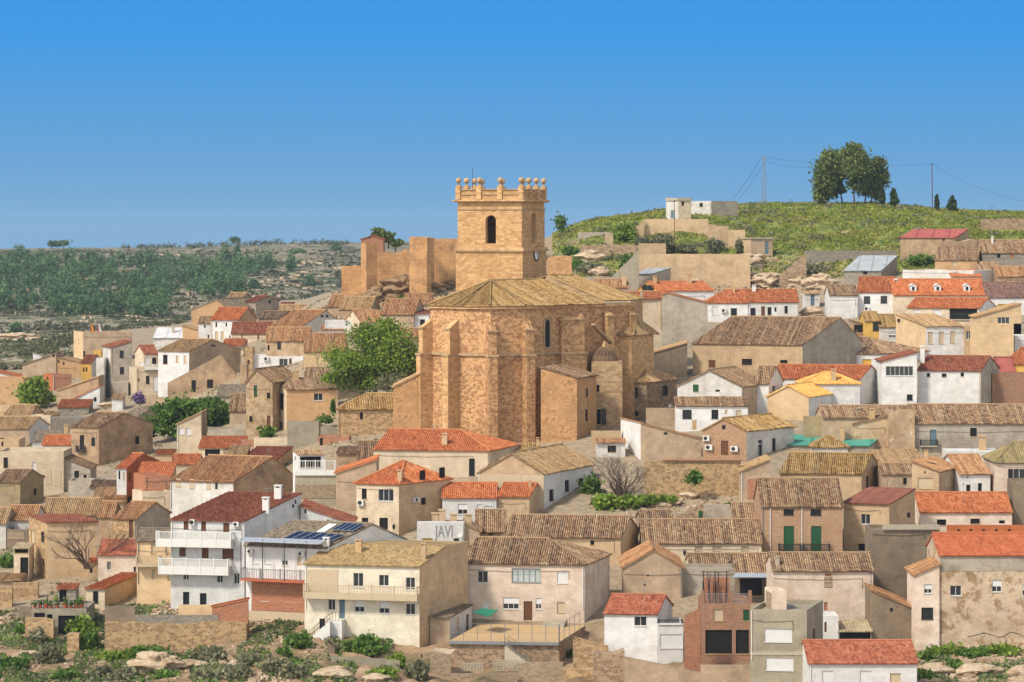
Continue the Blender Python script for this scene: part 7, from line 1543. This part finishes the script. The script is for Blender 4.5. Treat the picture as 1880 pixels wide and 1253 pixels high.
def stones(name, label, n, pick, smin, smax):
    V, Fc = [], []
    while n > 0:
        r = pick()
        if not r: continue
        n -= 1; s = random.uniform(smin, smax)**1.0; k = len(V); an = random.random()*6.28; ca, sa = math.cos(an), math.sin(an)
        for sx in (-1, 1):
            for sy in (-1, 1):
                for sz in (-1, 1):
                    x, y, z = sx*s*random.uniform(.5, 1), sy*s*random.uniform(.4, .8), sz*s*random.uniform(.3, .6); V.append((r[0]+x*ca-y*sa, r[1]+x*sa+y*ca, r[2]+z))
        Fc += [[k+a for a in f] for f in ((0, 1, 3, 2), (4, 6, 7, 5), (0, 4, 5, 1), (2, 3, 7, 6), (0, 2, 6, 4), (1, 5, 7, 3))]
    o = mk(name, V, Fc, 'rock', None, [(0, 0)]*len(V)); o['kind'] = 'stuff'; tag(o, label, 'stones'); return o
def pk_st(x0, x1, r0, r1, d0, d1, thr=-.1):
    def f():
        px, D = random.uniform(x0, x1), random.uniform(d0*SD, d1*SD); z = float(np.interp(D, DG, zrowcol(px))); row = YH-z*F/D
        if not r0 < row < r1 or mnoise.noise(Vector((px*.05, D*.2, 8))) < thr: return None
        return ((px-CX)*D/F, D, z+.05)
    return f
stones('rubble', 'loose pale stones strewn over the dry slope at the bottom left', 3600, pk_st(-10, 600, 1110, 1270, 150, 185), .08, .42)
stones('rubble', 'loose pale stones below the cracked house at the lower right', 1300, pk_st(1670, 1895, 1185, 1270, 150, 180, -.4), .1, .5)
stones('rubble', 'tumbled stones in the ruined yard below the rubble garden wall', 900, pk_st(1130, 1370, 890, 960, 195, 218, -.2), .1, .35)
stones('rubble', 'loose rocks on the castle hill slope', 2200, pk_st(605, 1010, 500, 600, 296, 345, 0), .12, .7)
stones('rubble', 'pale rubble on the bank under the tan retaining wall', 1800, pk_st(1230, 1560, 470, 560, 318, 345, -.1), .12, .6)

stones('rubble', 'stones and building debris in the lanes of the left quarter', 2600, pk_st(-10, 760, 640, 1090, 180, 330, -.5), .06, .32)
def pk_lane():
    px, D = random.uniform(-20, 780), random.uniform(180*SD, 345*SD); z = float(np.interp(D, DG, zrowcol(px)))
    if mnoise.noise(Vector((px*.03, D*.08, 14))) < .12: return None
    return ((px-CX)*D/F, D, z+random.uniform(.0, .3))
cover('weeds', 'weeds and scrubby growth in the lanes of the left quarter', 6500, pk_lane, 'leaf_grey', .42, 'weeds')
V_, F_, nv = [], [], 0
for _ in range(700):
    px, D_ = random.uniform(1030, 1900), random.uniform(335*SD, 408*SD); z = float(np.interp(D_, DG, zrowcol(px)))
    if YH-z*F/D_ > 500 or mnoise.noise(Vector((px*.02, D_*.05, 21))) < .0: continue
    r = random.uniform(.35, 1.0); V, Fq = quads(cloud([(((px-CX)*D_/F, D_, z+r*.35), (r*1.5, r*1.5, r*.7))], 40, .4, 5), .5); V_.append(V); F_.append(Fq+nv); nv += len(V)
o = mk('hill_scrub', np.concatenate(V_), np.concatenate(F_), 'leaf_grey'); o['kind'] = 'stuff'; tag(o, 'low grey-green bushes dotted over the grassy hilltop', 'scrub')
V_, F_, nv = [], [], 0
for _ in range(150):
    px = random.uniform(225, 640); D_ = D_far(px, 456 if px < 330 else 449)+random.uniform(-40, 10); b = ZG(PT(px, 450, D_)); r = random.uniform(.8, 1.7); V, Fq = quads(cloud([((b.x, b.y, b.z+r*1.2), (r*1.1, r*1.1, r))], 26, .5, 5), .7); V_.append(V); F_.append(Fq+nv); nv += len(V)
o = mk('orchard', np.concatenate(V_), np.concatenate(F_), 'scrub'); o['kind'] = 'stuff'; tag(o, 'thin rows of small orchard trees along the plateau skyline', 'orchard')
rock('heap of broken tiles and rubble between sheds in the left quarter', 200, 745, 20, 7, seed=61, name='rubble_heap')
# ------------------------------------------------------------------ air
m = bpy.data.materials.new('haze'); m.use_nodes = True; n_ = m.node_tree; n_.nodes.clear(); ou = n_.nodes.new('ShaderNodeOutputMaterial'); pv_ = n_.nodes.new('ShaderNodeVolumePrincipled'); pv_.inputs['Density'].default_value = .00006; pv_.inputs['Color'].default_value = (.62, .80, 1, 1); pv_.inputs['Anisotropy'].default_value = .1; n_.links.new(pv_.outputs[0], ou.inputs['Volume']); MATS['haze'] = m
vs_ = [v.co for v in bpy.data.objects['ground'].data.vertices]; zb_ = min(v.z for v in vs_)-1; xm = max(abs(v.x) for v in vs_)+20; hb = MB(); hb.box((-xm, -30, zb_), (2*xm, 0, 0), (0, 5060, 0), (0, 0, 28-zb_)); tag(hb.build('haze', 'haze'), 'thin pale blue air over the whole valley', 'haze', kind='stuff')

V_, F_, nv = [], [], 0
for _ in range(1500):
    px, D_ = random.uniform(-40, 340), random.uniform(352*SD, 560*SD); z = float(np.interp(D_, DG, zrowcol(px)))
    if px > 150 and D_ < 405*SD: continue
    if mnoise.noise(Vector((px*.02, D_*.03, 33))) < -.25: continue
    r = random.uniform(.4, 1.3); V, Fq = quads(cloud([(((px-CX)*D_/F, D_, z+r*.4), (r*1.4, r*1.4, r*.8))], 30, .4, 5), .6); V_.append(V); F_.append(Fq+nv); nv += len(V)
o = mk('knoll_scrub', np.concatenate(V_), np.concatenate(F_), 'scrub'); o['kind'] = 'stuff'; tag(o, 'scrub on the rocky shoulder behind the left quarter', 'scrub')
for i, (x, y, w_) in enumerate(((1690, 400, 9), (1697, 405, 8), (1694, 411, 9), (1690, 417, 8))): rock(('topmost', 'second', 'third', 'lowest')[i]+' pale stone patch of the footpath climbing the hill', x, y, w_, 1.6, seed=70+i, name='path_stone')

V_, F_ = [], []
for k in range(150):      # pale limestone benches along the far terraces
    px0 = random.uniform(-80, 660); row = random.uniform(466, 585) if px0 > 250 else random.uniform(480, 640)
    if (inpoly(px0, row, w1) or inpoly(px0, row, w2)) and random.random() < .8: continue
    D_ = D_far(px0, row); wd = random.uniform(8, 46); n_s = 14; h_ = random.uniform(.7, 2.0); y0_ = len(V_); sd = random.random()*90
    for i in range(n_s+1):
        px = px0+wd*i/n_s; D2 = D_+8*mnoise.noise(Vector((i*.3, sd, 0))); g_z = float(np.interp(D2, DG, zrowcol(px))); e = math.sin(math.pi*i/n_s)**.5 if 0 < i < n_s else 0; hh = h_*e*(.55+.7*abs(mnoise.noise(Vector((i*.9, sd, 3))))); x = (px-CX)*D2/F
        V_ += [(x, D2-.6, g_z-.5), (x, D2-.4, g_z+hh*.7), (x, D2+.3, g_z+hh), (x, D2+2.8, g_z+hh*.8)]
    for i in range(n_s):
        for j in range(3): a = y0_+i*4+j; F_.append([a, a+4, a+5, a+1])
o = mk('rock_ledges', V_, F_, 'rock', None, [(0, 0)]*len(V_)); o['kind'] = 'stuff'; tag(o, 'pale limestone ledges banding the far terraced slope', 'rock ledges')
